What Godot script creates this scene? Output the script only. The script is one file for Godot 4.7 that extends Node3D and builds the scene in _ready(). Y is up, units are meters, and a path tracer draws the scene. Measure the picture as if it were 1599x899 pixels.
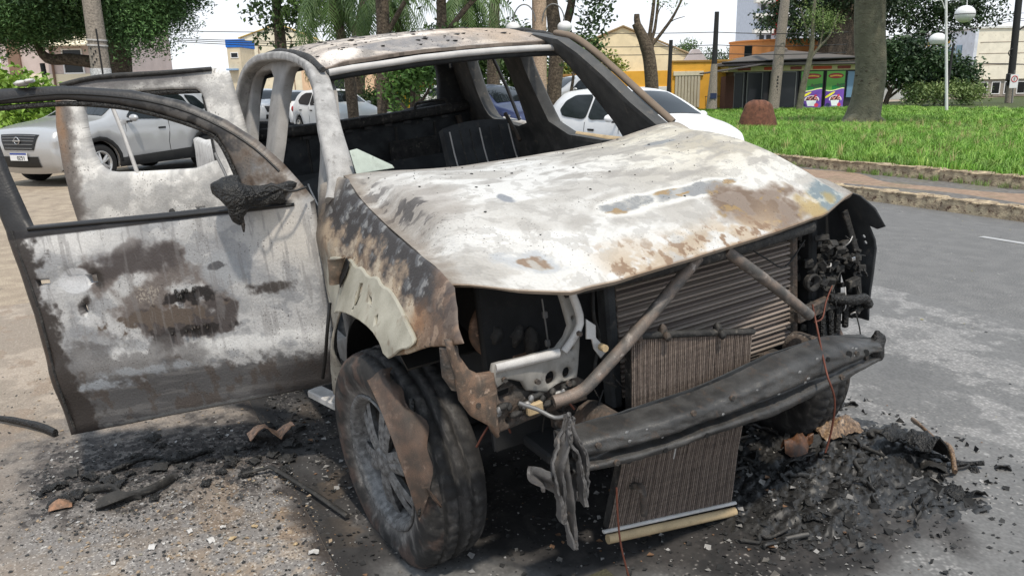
extends Node3D
# A burnt-out pickup at the kerb of a leafy square. Metres, y up. The road runs along RD, SD points across it towards the near pavement.
const TX := Vector3(0.46011, 0.00965, 0.88781)
const TY := Vector3(-0.08341, 0.99599, 0.03241)
const TZ := Vector3(-0.88394, -0.08897, 0.45907)
const TO := Vector3(0.364, 0.0054, -2.9263)
const RD := Vector2(0.4607, 0.8875)
const SD := Vector2(-0.8875, 0.4607)

var rng := RandomNumberGenerator.new()
var nA := FastNoiseLite.new()   # smooth, several octaves
var nB := FastNoiseLite.new()   # fine speckle
var nC := FastNoiseLite.new()   # cells
var names := {}
var M := {}
var truck: Node3D
var boxy := 0.0   # above 0: tubes get a squarish section


class MB:
	var st := SurfaceTool.new()

	func _init() -> void:
		st.begin(Mesh.PRIMITIVE_TRIANGLES)

	func vv(p: Vector3, uv: Vector2) -> void:
		st.set_uv(uv)
		st.add_vertex(p)

	func tri(a: Vector3, b: Vector3, c: Vector3, g := 0, ua := Vector2.ZERO, ub := Vector2.ZERO, uc := Vector2.ZERO) -> void:  # anticlockwise from outside
		st.set_smooth_group(g)
		vv(a, ua)
		vv(c, uc)
		vv(b, ub)

	func quad(a: Vector3, b: Vector3, c: Vector3, d: Vector3, g := 0, ua := Vector2.ZERO, ub := Vector2.ZERO, uc := Vector2.ZERO, ud := Vector2.ZERO) -> void:
		tri(a, b, c, g, ua, ub, uc)
		tri(a, c, d, g, ua, uc, ud)

	func face(pts: Array, mid: Vector3, g := -1) -> void:  # convex face, turned away from mid
		var n: Vector3 = (pts[1] - pts[0]).cross(pts[2] - pts[0])
		var c := Vector3.ZERO
		for p in pts:
			c += p
		if n.dot(c / pts.size() - mid) < 0.0:
			pts.reverse()
		for i in range(1, pts.size() - 1):
			tri(pts[0], pts[i], pts[i + 1], g)

	func done() -> ArrayMesh:
		st.generate_normals()
		st.index()
		return st.commit()


func ip(x: float, xs: Array, ys: Array) -> float:
	if x <= xs[0]:
		return ys[0]
	for i in range(1, xs.size()):
		if x <= xs[i]:
			return lerpf(ys[i - 1], ys[i], (x - xs[i - 1]) / (xs[i] - xs[i - 1]))
	return ys[-1]


func ss(a: float, b: float, x: float) -> float:
	var t := clampf((x - a) / (b - a), 0.0, 1.0)
	return t * t * (3.0 - 2.0 * t)


# ---------------------------------------------------------------- nodes
func numbered(called: String, under: Node = null) -> String:
	var key := called if under == null else "%d/%s" % [under.get_instance_id(), called]
	names[key] = names.get(key, -1) + 1
	return called if names[key] == 0 else "%s_%03d" % [called, names[key]]


func tag(o: Node, label := "", category := "", group := "", kind := "") -> Node:
	for kv in [["label", label], ["category", category], ["group", group], ["kind", kind]]:
		if kv[1]:
			o.set_meta(kv[0], kv[1])
	return o


func thing(called: String, label: String, category: String, group := "", at := Vector3.ZERO, turn := 0.0) -> Node3D:
	var o := Node3D.new()
	o.name = numbered(called)
	o.position = at
	o.rotation.y = turn
	tag(o, label, category, group)
	add_child(o)
	return o


func part(called: String, mesh: Mesh, m: Material, under: Node, label := "") -> MeshInstance3D:
	var o := MeshInstance3D.new()
	o.name = numbered(called, under)
	o.mesh = mesh
	o.material_override = m
	tag(o, label)
	under.add_child(o)
	return o


func one(called: String, mesh: Mesh, m: Material, label: String, category: String, group := "", at := Vector3.ZERO) -> MeshInstance3D:
	var o := MeshInstance3D.new()
	o.name = numbered(called)
	o.mesh = mesh
	o.material_override = m
	o.position = at
	tag(o, label, category, group)
	add_child(o)
	return o


func struct(called: String, mesh: Mesh, m: Material) -> MeshInstance3D:
	var o := MeshInstance3D.new()
	o.name = numbered(called)
	o.mesh = mesh
	o.material_override = m
	tag(o, "", "", "", "structure")
	add_child(o)
	return o


func scatter(called: String, mesh: Mesh, m: Material, where: Array, tints: Array, under: Node = null) -> MultiMeshInstance3D:
	var mm := MultiMesh.new()
	mm.transform_format = MultiMesh.TRANSFORM_3D
	mm.use_colors = true
	mm.mesh = mesh
	mm.instance_count = where.size()
	for i in where.size():
		mm.set_instance_transform(i, where[i])
		mm.set_instance_color(i, tints[i])
	var o := MultiMeshInstance3D.new()
	o.multimesh = mm
	o.material_override = m
	o.name = numbered(called, under)
	o.set_meta("kind", "stuff")
	if under:
		under.add_child(o)
	else:
		add_child(o)
	return o


# ---------------------------------------------------------------- shapes
func sheet(f: Callable, nu: int, nv: int, thick: float, out: Vector3, mb: MB = null) -> MB:  # a skin f(u, v) with thickness, its front turned to out
	if mb == null:
		mb = MB.new()
	var P := []
	var Q := []
	for i in nu + 1:
		var row := PackedVector3Array()
		for j in nv + 1:
			row.append(f.call(float(i) / nu, float(j) / nv))
		P.append(row)
	var s := 0.0
	for i in nu + 1:
		var row := PackedVector3Array()
		for j in nv + 1:
			var du: Vector3 = P[mini(i + 1, nu)][j] - P[maxi(i - 1, 0)][j]
			var dv: Vector3 = P[i][mini(j + 1, nv)] - P[i][maxi(j - 1, 0)]
			var n := du.cross(dv).normalized()
			s += n.dot(out)
			row.append(n)
		Q.append(row)
	var sg := 1.0 if s >= 0.0 else -1.0
	for i in nu + 1:
		for j in nv + 1:
			Q[i][j] = P[i][j] - Q[i][j] * sg * thick
	for i in nu:
		for j in nv:
			var uv := [Vector2(float(i) / nu, float(j) / nv), Vector2(float(i + 1) / nu, float(j) / nv), Vector2(float(i + 1) / nu, float(j + 1) / nv), Vector2(float(i) / nu, float(j + 1) / nv)]
			if sg > 0.0:
				mb.quad(P[i][j], P[i + 1][j], P[i + 1][j + 1], P[i][j + 1], 0, uv[0], uv[1], uv[2], uv[3])
				mb.quad(Q[i][j + 1], Q[i + 1][j + 1], Q[i + 1][j], Q[i][j], 1, uv[3], uv[2], uv[1], uv[0])
			else:
				mb.quad(P[i][j + 1], P[i + 1][j + 1], P[i + 1][j], P[i][j], 0, uv[3], uv[2], uv[1], uv[0])
				mb.quad(Q[i][j], Q[i + 1][j], Q[i + 1][j + 1], Q[i][j + 1], 1, uv[0], uv[1], uv[2], uv[3])
	for i in nu:
		for e in [[0, 1.0], [nv, -1.0]]:
			var j: int = e[0]
			var uv := Vector2((i + 0.5) / nu, float(j) / nv)
			if sg * e[1] > 0.0:
				mb.quad(P[i + 1][j], P[i][j], Q[i][j], Q[i + 1][j], 2, uv, uv, uv, uv)
			else:
				mb.quad(P[i][j], P[i + 1][j], Q[i + 1][j], Q[i][j], 2, uv, uv, uv, uv)
	for j in nv:
		for e in [[0, 1.0], [nu, -1.0]]:
			var i: int = e[0]
			var uv := Vector2(float(i) / nu, (j + 0.5) / nv)
			if sg * e[1] > 0.0:
				mb.quad(P[i][j], P[i][j + 1], Q[i][j + 1], Q[i][j], 2, uv, uv, uv, uv)
			else:
				mb.quad(P[i][j + 1], P[i][j], Q[i][j], Q[i][j + 1], 2, uv, uv, uv, uv)
	return mb


func dense(poly: Array, step: float) -> PackedVector2Array:
	var out := PackedVector2Array()
	for i in poly.size():
		var a: Vector2 = poly[i]
		var b: Vector2 = poly[(i + 1) % poly.size()]
		var n := maxi(1, int(round(a.distance_to(b) / step)))
		for k in n:
			out.append(a.lerp(b, float(k) / n))
	return out


func round_poly(poly: Array, times := 2, cut := 0.25) -> Array:  # cuts the corners
	for k in times:
		var out := []
		for i in poly.size():
			var a: Vector2 = poly[i]
			var b: Vector2 = poly[(i + 1) % poly.size()]
			out.append(a.lerp(b, cut))
			out.append(a.lerp(b, 1.0 - cut))
		poly = out
	return poly


func pl(flat: Array) -> Array:  # [x, y, x, y, ...] to points
	var out := []
	for i in range(0, flat.size(), 2):
		out.append(Vector2(flat[i], flat[i + 1]))
	return out


func circle(c: Vector2, rx: float, ry: float, n := 16) -> Array:
	var out := []
	for i in n:
		out.append(c + Vector2(cos(TAU * i / n) * rx, sin(TAU * i / n) * ry))
	return out


func panel(outline: Array, holes: Array, step: float, f: Callable, thick: float, bevel: float, box := Rect2(0, 0, 1, 1), inner := true, mb: MB = null) -> MB:
	# a plate with that outline and those holes; f(point, w) puts it in space, w metres proud of its surface
	if mb == null:
		mb = MB.new()
	var o: Vector2 = outline[0]
	var c0: Vector3 = f.call(o, 0.0)
	var turned: bool = ((f.call(o + Vector2(0.01, 0), 0.0) - c0) as Vector3).cross(f.call(o + Vector2(0, 0.01), 0.0) - c0).dot(f.call(o, 0.01) - c0) < 0.0
	var loops := []
	for k in holes.size() + 1:
		var d := dense(outline if k == 0 else holes[k - 1], step)
		if Geometry2D.is_polygon_clockwise(d) == (k == 0):
			d.reverse()
		loops.append(d)  # the outline anticlockwise, holes clockwise: the plate lies on the left
	var pts := PackedVector2Array()
	var insets := []
	for d: PackedVector2Array in loops:
		var at := pts.size()
		for i in d.size():
			var a := d[(i + d.size() - 1) % d.size()]
			var b := d[(i + 1) % d.size()]
			var t := (b - a).normalized()
			pts.append(d[i] + Vector2(-t.y, t.x) * bevel)
		insets.append(at)
	var ins := []
	for k in loops.size():
		ins.append(pts.slice(insets[k], insets[k] + loops[k].size()))
	if inner:
		var lo := o
		var hi := o
		for p: Vector2 in outline:
			lo = lo.min(p)
			hi = hi.max(p)
		var edge := pts.duplicate()
		var r := RandomNumberGenerator.new()
		r.seed = 7
		var y := lo.y + step * 0.5
		while y < hi.y:
			var x := lo.x + step * 0.5
			while x < hi.x:
				var p := Vector2(x + r.randf_range(-0.2, 0.2) * step, y + r.randf_range(-0.2, 0.2) * step)
				var ok := Geometry2D.is_point_in_polygon(p, ins[0])
				for k in range(1, ins.size()):
					ok = ok and not Geometry2D.is_point_in_polygon(p, ins[k])
				if ok:
					for e in edge:
						if absf(e.x - p.x) < step * 0.6 and e.distance_squared_to(p) < step * step * 0.36:
							ok = false
							break
				if ok:
					pts.append(p)
				x += step
			y += step
	var tris := Geometry2D.triangulate_delaunay(pts)
	var uvs := PackedVector2Array()
	var A := PackedVector3Array()
	var B := PackedVector3Array()
	for p in pts:
		uvs.append(Vector2((p.x - box.position.x) / box.size.x, (p.y - box.position.y) / box.size.y))
		A.append(f.call(p, 0.0))
		B.append(f.call(p, -thick))
	for i in range(0, tris.size(), 3):
		var a := tris[i]
		var b := tris[i + 1]
		var c := tris[i + 2]
		var m := (pts[a] + pts[b] + pts[c]) / 3.0
		var ok := Geometry2D.is_point_in_polygon(m, ins[0])
		for k in range(1, ins.size()):
			ok = ok and not Geometry2D.is_point_in_polygon(m, ins[k])
		if not ok:
			continue
		if ((pts[b] - pts[a]).cross(pts[c] - pts[a]) < 0.0) != turned:
			var h := b
			b = c
			c = h
		mb.tri(A[a], A[b], A[c], 0, uvs[a], uvs[b], uvs[c])
		mb.tri(B[a], B[c], B[b], 1, uvs[a], uvs[c], uvs[b])
	for k in loops.size():
		var d: PackedVector2Array = loops[k]
		for i in d.size():
			var j := (i + 1) % d.size()
			var a: int = insets[k] + i
			var b: int = insets[k] + j
			var e0: Vector3 = f.call(d[i], -bevel)
			var e1: Vector3 = f.call(d[j], -bevel)
			var g0: Vector3 = f.call(d[i], -thick + bevel * 0.3)
			var g1: Vector3 = f.call(d[j], -thick + bevel * 0.3)
			if turned:
				mb.quad(e1, e0, A[a], A[b], 0 if bevel > 0.004 else 3, uvs[b], uvs[a], uvs[a], uvs[b])
				mb.quad(g1, g0, e0, e1, 0 if bevel > 0.004 else 2, uvs[b], uvs[a], uvs[a], uvs[b])
				mb.quad(B[b], B[a], g0, g1, 2, uvs[b], uvs[a], uvs[a], uvs[b])
			else:
				mb.quad(e0, e1, A[b], A[a], 0 if bevel > 0.004 else 3, uvs[a], uvs[b], uvs[b], uvs[a])
				mb.quad(g0, g1, e1, e0, 0 if bevel > 0.004 else 2, uvs[a], uvs[b], uvs[b], uvs[a])
				mb.quad(B[a], B[b], g1, g0, 2, uvs[a], uvs[b], uvs[b], uvs[a])
	return mb


func plate(outline: Array, holes: Array, xf: Transform3D, thick: float, bevel := 0.003, step := 0.2) -> ArrayMesh:  # flat panel in the xy plane of xf, front towards +z
	return panel(outline, holes, step, func(p: Vector2, w: float) -> Vector3: return xf * Vector3(p.x, p.y, w), thick, bevel, Rect2(0, 0, 1, 1), false).done()


func tube(mb: MB, path: Array, radii: Variant, sides := 8, squash := 1.0, up := Vector3.UP, rough := 0.0) -> void:
	var n := path.size()
	var prev := up
	var rings := []
	var along := 0.0
	var lens := []
	for i in n:
		var t: Vector3 = (path[mini(i + 1, n - 1)] - path[maxi(i - 1, 0)]).normalized()
		var a := prev - t * prev.dot(t)
		if a.length() < 0.01:
			a = Vector3.RIGHT - t * t.x
			if a.length() < 0.01:
				a = Vector3.FORWARD - t * t.dot(Vector3.FORWARD)
		a = a.normalized()
		prev = a
		var b := t.cross(a)
		var r: float = radii[i] if radii is Array else radii
		var ring := PackedVector3Array()
		for k in sides + 1:
			var ang := TAU * (k % sides) / sides
			var rr := r
			if boxy > 0.0:
				rr /= pow(pow(absf(cos(ang)), boxy) + pow(absf(sin(ang)), boxy), 1.0 / boxy)
			if rough > 0.0:
				var q: Vector3 = path[i] + (a * cos(ang) + b * sin(ang)) * r
				rr *= 1.0 + rough * nA.get_noise_3dv(q * 60.0 / maxf(r * 20.0, 0.3))
			ring.append(path[i] + a * cos(ang) * rr + b * sin(ang) * rr * squash)
		rings.append(ring)
		if i > 0:
			along += path[i].distance_to(path[i - 1])
		lens.append(along)
	for i in n - 1:
		for k in sides:
			var u0 := float(k) / sides
			var u1 := float(k + 1) / sides
			mb.quad(rings[i][k], rings[i][k + 1], rings[i + 1][k + 1], rings[i + 1][k], 0, Vector2(u0, lens[i]), Vector2(u1, lens[i]), Vector2(u1, lens[i + 1]), Vector2(u0, lens[i + 1]))
	for k in sides:
		mb.tri(path[0], rings[0][k + 1], rings[0][k], 1)
		mb.tri(path[n - 1], rings[n - 1][k], rings[n - 1][k + 1], 2)


func pipe(path: Array, radii: Variant, sides := 8, squash := 1.0, up := Vector3.UP, rough := 0.0) -> ArrayMesh:
	var mb := MB.new()
	tube(mb, path, radii, sides, squash, up, rough)
	return mb.done()


func smooth_path(pts: Array, per := 4) -> Array:
	var c := Curve3D.new()
	for i in pts.size():
		var t: Vector3 = (pts[mini(i + 1, pts.size() - 1)] - pts[maxi(i - 1, 0)]) / 6.0
		c.add_point(pts[i], -t, t)
	var out := []
	for i in pts.size() - 1:
		for k in per:
			out.append(c.sample(i, float(k) / per))
	out.append(pts[-1])
	return out


func box(mb: MB, xf: Transform3D, size: Vector3, b := 0.004) -> void:
	var h := size * 0.5
	b = minf(b, minf(h.x, minf(h.y, h.z)) * 0.45)
	var mid := xf.origin
	var V := func(sx: float, sy: float, sz: float, ax: int) -> Vector3:
		var p := Vector3(sx * (h.x - b), sy * (h.y - b), sz * (h.z - b))
		p[ax] += b * signf(p[ax])
		return xf * p
	for ax in 3:
		var u := (ax + 1) % 3
		var w := (ax + 2) % 3
		for s in [-1.0, 1.0]:
			var q := []
			for c in [[-1, -1], [1, -1], [1, 1], [-1, 1]]:
				var k := Vector3.ZERO
				k[ax] = s
				k[u] = c[0]
				k[w] = c[1]
				q.append(V.call(k.x, k.y, k.z, ax))
			mb.face(q, mid)
			for s2 in [-1.0, 1.0]:
				var k0 := Vector3.ZERO
				k0[ax] = s
				k0[u] = s2
				k0[w] = -1
				var k1 := k0
				k1[w] = 1
				mb.face([V.call(k0.x, k0.y, k0.z, ax), V.call(k1.x, k1.y, k1.z, ax), V.call(k1.x, k1.y, k1.z, u), V.call(k0.x, k0.y, k0.z, u)], mid)
	for sx in [-1, 1]:
		for sy in [-1, 1]:
			for sz in [-1, 1]:
				mb.face([V.call(sx, sy, sz, 0), V.call(sx, sy, sz, 1), V.call(sx, sy, sz, 2)], mid)


func block(at: Vector3, size: Vector3, b := 0.004, basis := Basis.IDENTITY) -> ArrayMesh:
	var mb := MB.new()
	box(mb, Transform3D(basis, at), size, b)
	return mb.done()


func bar(mb: MB, a: Vector3, b: Vector3, w: float, h: float, bev := 0.003) -> void:
	var z := (b - a).normalized()
	var x := Vector3.UP.cross(z)
	x = x.normalized() if x.length() > 0.01 else Vector3.RIGHT
	box(mb, Transform3D(Basis(x, z.cross(x), z), (a + b) * 0.5), Vector3(w, h, a.distance_to(b)), bev)


func lathe(mb: MB, prof: Array, xf: Transform3D, n := 24, g := 0, ripple: Variant = null) -> void:  # profile (r, y) turned round the y axis of xf, listed so that its outside is on the right going up
	for i in prof.size() - 1:
		for k in n:
			var q := []
			for e in [[i, k], [i, k + 1], [i + 1, k + 1], [i + 1, k]]:
				var p: Vector2 = prof[e[0]]
				var a: float = TAU * (e[1] % n) / n
				var r := p.x
				if ripple != null:
					r += ripple.call(a, p, e[0])
				q.append(xf * Vector3(cos(a) * r, p.y, -sin(a) * r))
			mb.quad(q[0], q[1], q[2], q[3], g, Vector2(float(k) / n, float(i) / (prof.size() - 1)), Vector2(float(k + 1) / n, float(i) / (prof.size() - 1)), Vector2(float(k + 1) / n, float(i + 1) / (prof.size() - 1)), Vector2(float(k) / n, float(i + 1) / (prof.size() - 1)))


func ball(mb: MB, c: Vector3, r: Vector3, rough := 0.0, freq := 3.0, n := 8) -> void:
	var P := func(i: int, j: int) -> Vector3:
		var a := TAU * (j % (2 * n)) / (2.0 * n)
		var b := PI * i / n
		var d := Vector3(sin(b) * cos(a), cos(b), -sin(b) * sin(a))
		var k := 1.0 + rough * nA.get_noise_3dv(d * freq * 25.0 + c * 70.0)
		return c + d * r * k
	for i in n:
		for j in 2 * n:
			mb.quad(P.call(i + 1, j), P.call(i + 1, j + 1), P.call(i, j + 1), P.call(i, j), 0)


func field(bones: Array, cell: float, blend: float, rough := 0.0, freq := 1.0) -> ArrayMesh:  # bones [a, ra, b, rb]: joined smoothly, meshed as surface nets
	var lo: Vector3 = bones[0][0]
	var hi := lo
	for b in bones:
		for e in [[b[0], b[1]], [b[2], b[3]]]:
			lo = lo.min(e[0] - Vector3.ONE * (e[1] * 1.25 + blend + cell * 2))
			hi = hi.max(e[0] + Vector3.ONE * (e[1] * 1.25 + blend + cell * 2))
	var n := Vector3i(((hi - lo) / cell).ceil()) + Vector3i.ONE
	var d := PackedFloat32Array()
	d.resize(n.x * n.y * n.z)
	d.fill(1.0)
	for b in bones:
		var A: Vector3 = b[0]
		var B: Vector3 = b[2]
		var ra: float = b[1]
		var rb: float = b[3]
		var reach := maxf(ra, rb) * 1.25 + blend + cell * 2
		var i0 := Vector3i(((A.min(B) - Vector3.ONE * reach - lo) / cell).floor()).clamp(Vector3i.ZERO, n - Vector3i.ONE)
		var i1 := Vector3i(((A.max(B) + Vector3.ONE * reach - lo) / cell).ceil()).clamp(Vector3i.ZERO, n - Vector3i.ONE)
		var ab := B - A
		var l2 := maxf(ab.length_squared(), 1e-9)
		for z in range(i0.z, i1.z + 1):
			for y in range(i0.y, i1.y + 1):
				for x in range(i0.x, i1.x + 1):
					var p := lo + Vector3(x, y, z) * cell
					var t := clampf((p - A).dot(ab) / l2, 0.0, 1.0)
					var e := p.distance_to(A + ab * t) - lerpf(ra, rb, t)
					var k := (z * n.y + y) * n.x + x
					var o := d[k]
					var h := maxf(blend - absf(o - e), 0.0) / blend
					d[k] = minf(o, e) - h * h * blend * 0.25
	if rough > 0.0:
		for z in n.z:
			for y in n.y:
				for x in n.x:
					var k := (z * n.y + y) * n.x + x
					if absf(d[k]) < rough * 2.0 + cell * 2.0:
						d[k] += rough * nA.get_noise_3dv((lo + Vector3(x, y, z) * cell) * freq)
	var at := PackedInt32Array()
	at.resize(d.size())
	at.fill(-1)
	var V := PackedVector3Array()
	for z in n.z - 1:
		for y in n.y - 1:
			for x in n.x - 1:
				var s := Vector3.ZERO
				var c := 0
				var k0 := (z * n.y + y) * n.x + x
				var inside := 0
				for e in 8:
					if d[k0 + (e & 1) + ((e >> 1) & 1) * n.x + (e >> 2) * n.x * n.y] < 0.0:
						inside += 1
				if inside == 0 or inside == 8:
					continue
				for e in 8:
					for ax in 3:
						if not e & (1 << ax):
							var e2 := e | (1 << ax)
							var da := d[k0 + (e & 1) + ((e >> 1) & 1) * n.x + (e >> 2) * n.x * n.y]
							var db := d[k0 + (e2 & 1) + ((e2 >> 1) & 1) * n.x + (e2 >> 2) * n.x * n.y]
							if (da < 0.0) != (db < 0.0):
								var p := Vector3(e & 1, (e >> 1) & 1, e >> 2)
								p[ax] += da / (da - db)
								s += p
								c += 1
				at[k0] = V.size()
				V.append(lo + (Vector3(x, y, z) + s / c) * cell)
	var mb := MB.new()
	var stp := [1, n.x, n.x * n.y]
	for z in range(1, n.z - 1):
		for y in range(1, n.y - 1):
			for x in range(1, n.x - 1):
				var k := (z * n.y + y) * n.x + x
				for ax in 3:
					var k2: int = k + stp[ax]
					if (d[k] < 0.0) == (d[k2] < 0.0):
						continue
					var u: int = stp[(ax + 1) % 3]
					var w: int = stp[(ax + 2) % 3]
					var q := [at[k - u - w], at[k - w], at[k], at[k - u]]
					if q.min() < 0:
						continue
					if d[k] < 0.0:
						mb.quad(V[q[0]], V[q[1]], V[q[2]], V[q[3]])
					else:
						mb.quad(V[q[3]], V[q[2]], V[q[1]], V[q[0]])
	return mb.done()


# ---------------------------------------------------------------- paint
func paint(w: int, h: int, f: Callable) -> ImageTexture:
	var all := PackedByteArray()
	all.resize(w * h * 4)
	var i := 0
	for y in h:
		var v := (y + 0.5) / h
		for x in w:
			var c: Color = f.call((x + 0.5) / w, v)
			all.encode_u32(i, c.clamp().to_abgr32())
			i += 4
	return ImageTexture.create_from_image(Image.create_from_data(w, h, false, Image.FORMAT_RGBA8, all))


func fb(x: float, y: float) -> float:
	return nA.get_noise_2d(x, y)


func blob(u: float, v: float, cx: float, cy: float, rx: float, ry: float, soft: float, warp: float, wx: float, rot := 0.0) -> float:
	var dx := u - cx
	var dy := v - cy
	if absf(dx) > (rx + ry) * 1.7 or absf(dy) > (rx + ry) * 1.7:
		return 0.0
	var c := cos(rot)
	var s := sin(rot)
	var a := (dx * c + dy * s) / rx
	var b := (-dx * s + dy * c) / ry
	var d := sqrt(a * a + b * b) + warp * wx
	return 1.0 - ss(1.0 - soft, 1.0 + soft * 0.5, d)


func mat(color: Color, rough := 0.8, metal := 0.0) -> StandardMaterial3D:
	var m := StandardMaterial3D.new()
	m.albedo_color = color
	m.roughness = rough
	m.metallic = metal
	return m


func tmat(tex: Texture2D, rough := 0.8, scale := 0.0, tint := Color.WHITE, metal := 0.0) -> StandardMaterial3D:  # scale > 0: triplanar, repeats per metre
	var m := mat(tint, rough, metal)
	m.albedo_texture = tex
	if scale > 0.0:
		m.uv1_triplanar = true
		m.uv1_scale = Vector3.ONE * scale
	return m


func grey(v: float, warm := 0.0) -> Color:
	return Color(v + warm, v + warm * 0.3, v - warm * 0.6)


func gh(p: Vector2) -> float:  # height of the ground on the road, at world (x, z)
	var s := (p - Vector2(TO.x, TO.z)).dot(SD)
	return 0.1 * (1.0 - ss(-1.0, 0.9, s)) - 0.07 * (1.0 - ss(-7.0, -5.0, s))


func rs(r: float, s: float, y := 0.0) -> Vector3:
	var p := Vector2(TO.x, TO.z) + RD * r + SD * s
	return Vector3(p.x, y, p.y)


func tiles(side: int, k: float, z: float) -> PackedByteArray:  # seamless noise, 0 to 255, k / 100 waves across
	nA.frequency = k / 100.0 / side * 2.0
	nA.offset = Vector3(z * 13.0, z * 7.0, 0)
	var im := nA.get_seamless_image(side, side, false, false, 0.25)
	nA.frequency = 0.01
	nA.offset = Vector3.ZERO
	im.convert(Image.FORMAT_L8)
	return im.get_data()


func mottle(side: int, lo: Color, hi: Color, k: float, third := Color(0, 0, 0, 0), at := 0.25, speck := 0.12, z := 0.0) -> ImageTexture:  # cloudy mix of two colours, patches of a third, fine speckle
	var A := tiles(side, k, z)
	var B := tiles(side, k * 1.6, z + 77.0)
	var C := tiles(side, 9000.0, z + 5.0)
	var all := PackedByteArray()
	all.resize(side * side * 4)
	for i in side * side:
		var c := lo.lerp(hi, smoothstep(45.0, 212.0, A[i]))
		if third.a > 0.0:
			c = c.lerp(third, smoothstep(122.0 + at * 150.0, 178.0 + at * 150.0, B[i]))
		c *= 1.0 + speck * (C[i] - 128.0) / 90.0
		all.encode_u32(i * 4, c.clamp().to_abgr32() | 0xff000000)
	return ImageTexture.create_from_image(Image.create_from_data(side, side, false, Image.FORMAT_RGBA8, all))


func make_materials() -> void:
	nA.noise_type = FastNoiseLite.TYPE_SIMPLEX_SMOOTH
	nA.frequency = 0.01
	nA.fractal_octaves = 5
	nA.fractal_gain = 0.56
	nA.seed = 11
	nB.noise_type = FastNoiseLite.TYPE_VALUE
	nB.frequency = 0.45
	nB.fractal_type = FastNoiseLite.FRACTAL_FBM
	nB.fractal_octaves = 2
	nB.seed = 5
	nC.noise_type = FastNoiseLite.TYPE_CELLULAR
	nC.cellular_return_type = FastNoiseLite.RETURN_CELL_VALUE
	nC.frequency = 0.02
	nC.fractal_type = FastNoiseLite.FRACTAL_NONE
	nC.seed = 3
	var soot := mottle(512, grey(0.12), grey(0.21, 0.01), 420.0, grey(0.36, 0.03), 0.3, 0.35)
	var dark := mottle(512, Color(0.165, 0.175, 0.185), Color(0.245, 0.255, 0.265), 260.0, Color(0.33, 0.315, 0.30, 0.8), 0.36, 0.2, 40.0)
	var ash := mottle(512, grey(0.66, 0.012), grey(0.76, 0.012), 300.0, grey(0.53, 0.02), 0.34, 0.08, 90.0)
	var rust := mottle(512, grey(0.20, 0.01), Color(0.37, 0.315, 0.275), 380.0, Color(0.50, 0.465, 0.435), 0.3, 0.25, 130.0)
	var plain := mottle(512, grey(0.945), grey(1.0), 260.0, Color(0.9, 0.89, 0.88, 0.6), 0.36, 0.03, 200.0)
	var fine := mottle(512, grey(0.70), grey(1.0), 900.0, grey(0.55), 0.24, 0.4, 260.0)
	var bump := mottle(512, grey(0.2), grey(0.8), 1500.0, grey(0.9), 0.3, 0.12, 300.0)
	M.soot = tmat(soot, 0.75, 1.6)
	M.dark = tmat(dark, 0.85, 1.3)
	M.ash = tmat(ash, 0.75, 1.4)
	M.rust = tmat(rust, 0.8, 1.8)
	M.char = tmat(soot, 0.55, 2.5, grey(0.62))
	M.charbrown = tmat(rust, 0.6, 3.0, grey(0.6))
	for k in ["soot", "rust", "char", "charbrown"]:
		M[k].heightmap_enabled = true
		M[k].heightmap_texture = bump
		M[k].heightmap_scale = 0.35 if k == "rust" or k == "soot" else 0.9
	M.plain = plain
	var rel := Image.create_from_data(768, 768, false, Image.FORMAT_L8, tiles(768, 5200.0, 61.0))
	rel.convert(Image.FORMAT_RGBA8)
	rel.bump_map_to_normal_map(3.0)
	M.relief = ImageTexture.create_from_image(rel)
	M.wingbrown = tmat(rust, 0.8, 1.6, Color(0.9, 0.88, 0.86))
	M.fine = fine
	M.bumptex = bump
	M.tan = tmat(ash, 0.8, 1.0, Color(0.95, 0.85, 0.68))
	M.copper = mat(Color(0.42, 0.25, 0.2), 0.6, 0.4)
	M.steel = tmat(plain, 0.5, 2.0, grey(0.5), 0.5)
	M.black = mat(grey(0.07), 0.5)
	M.rubber = tmat(fine, 0.85, 2.0, grey(0.13))
	M.glass = mat(Color(0.09, 0.11, 0.12), 0.06)
	M.glass.metallic_specular = 0.4
	M.chrome = mat(grey(0.75), 0.2, 0.9)
	M.lens = mat(grey(0.72), 0.12, 0.4)
	M.redlens = mat(Color(0.6, 0.05, 0.06), 0.2)
	M.white = mat(grey(0.88), 0.3)
	M.concrete = tmat(fine, 0.9, 0.8, Color(0.66, 0.62, 0.57))
	M.kerb = tmat(mottle(512, Color(0.56, 0.50, 0.42), Color(0.76, 0.69, 0.57), 300.0, Color(0.34, 0.26, 0.21), 0.26, 0.2, 333.0), 0.9, 1.0)
	M.bark = tmat(mottle(512, Color(0.30, 0.26, 0.22), Color(0.47, 0.42, 0.36), 500.0, Color(0.20, 0.17, 0.14), 0.18, 0.3, 410.0), 0.95, 0.9)
	M.barkgreen = tmat(mottle(512, Color(0.37, 0.36, 0.30), Color(0.45, 0.44, 0.37), 300.0, Color(0.31, 0.28, 0.23), 0.34, 0.2, 500.0), 0.95, 0.5)
	for k in ["bark", "barkgreen", "concrete", "kerb"]:
		M[k].heightmap_enabled = true
		M[k].heightmap_texture = bump
		M[k].heightmap_scale = 0.8
	M.barkgreen.heightmap_scale = 2.5
	M.bark.heightmap_scale = 1.6
	M.asphalt = tmat(mottle(1024, grey(0.385, 0.004), grey(0.42, 0.006), 500.0, grey(0.45, 0.006), 0.36, 0.2, 600.0), 0.92, 0.4)
	M.pave = tmat(mottle(1024, Color(0.55, 0.495, 0.43), Color(0.63, 0.575, 0.50), 420.0, Color(0.48, 0.435, 0.385), 0.34, 0.2, 700.0), 0.95, 0.35)
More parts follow.
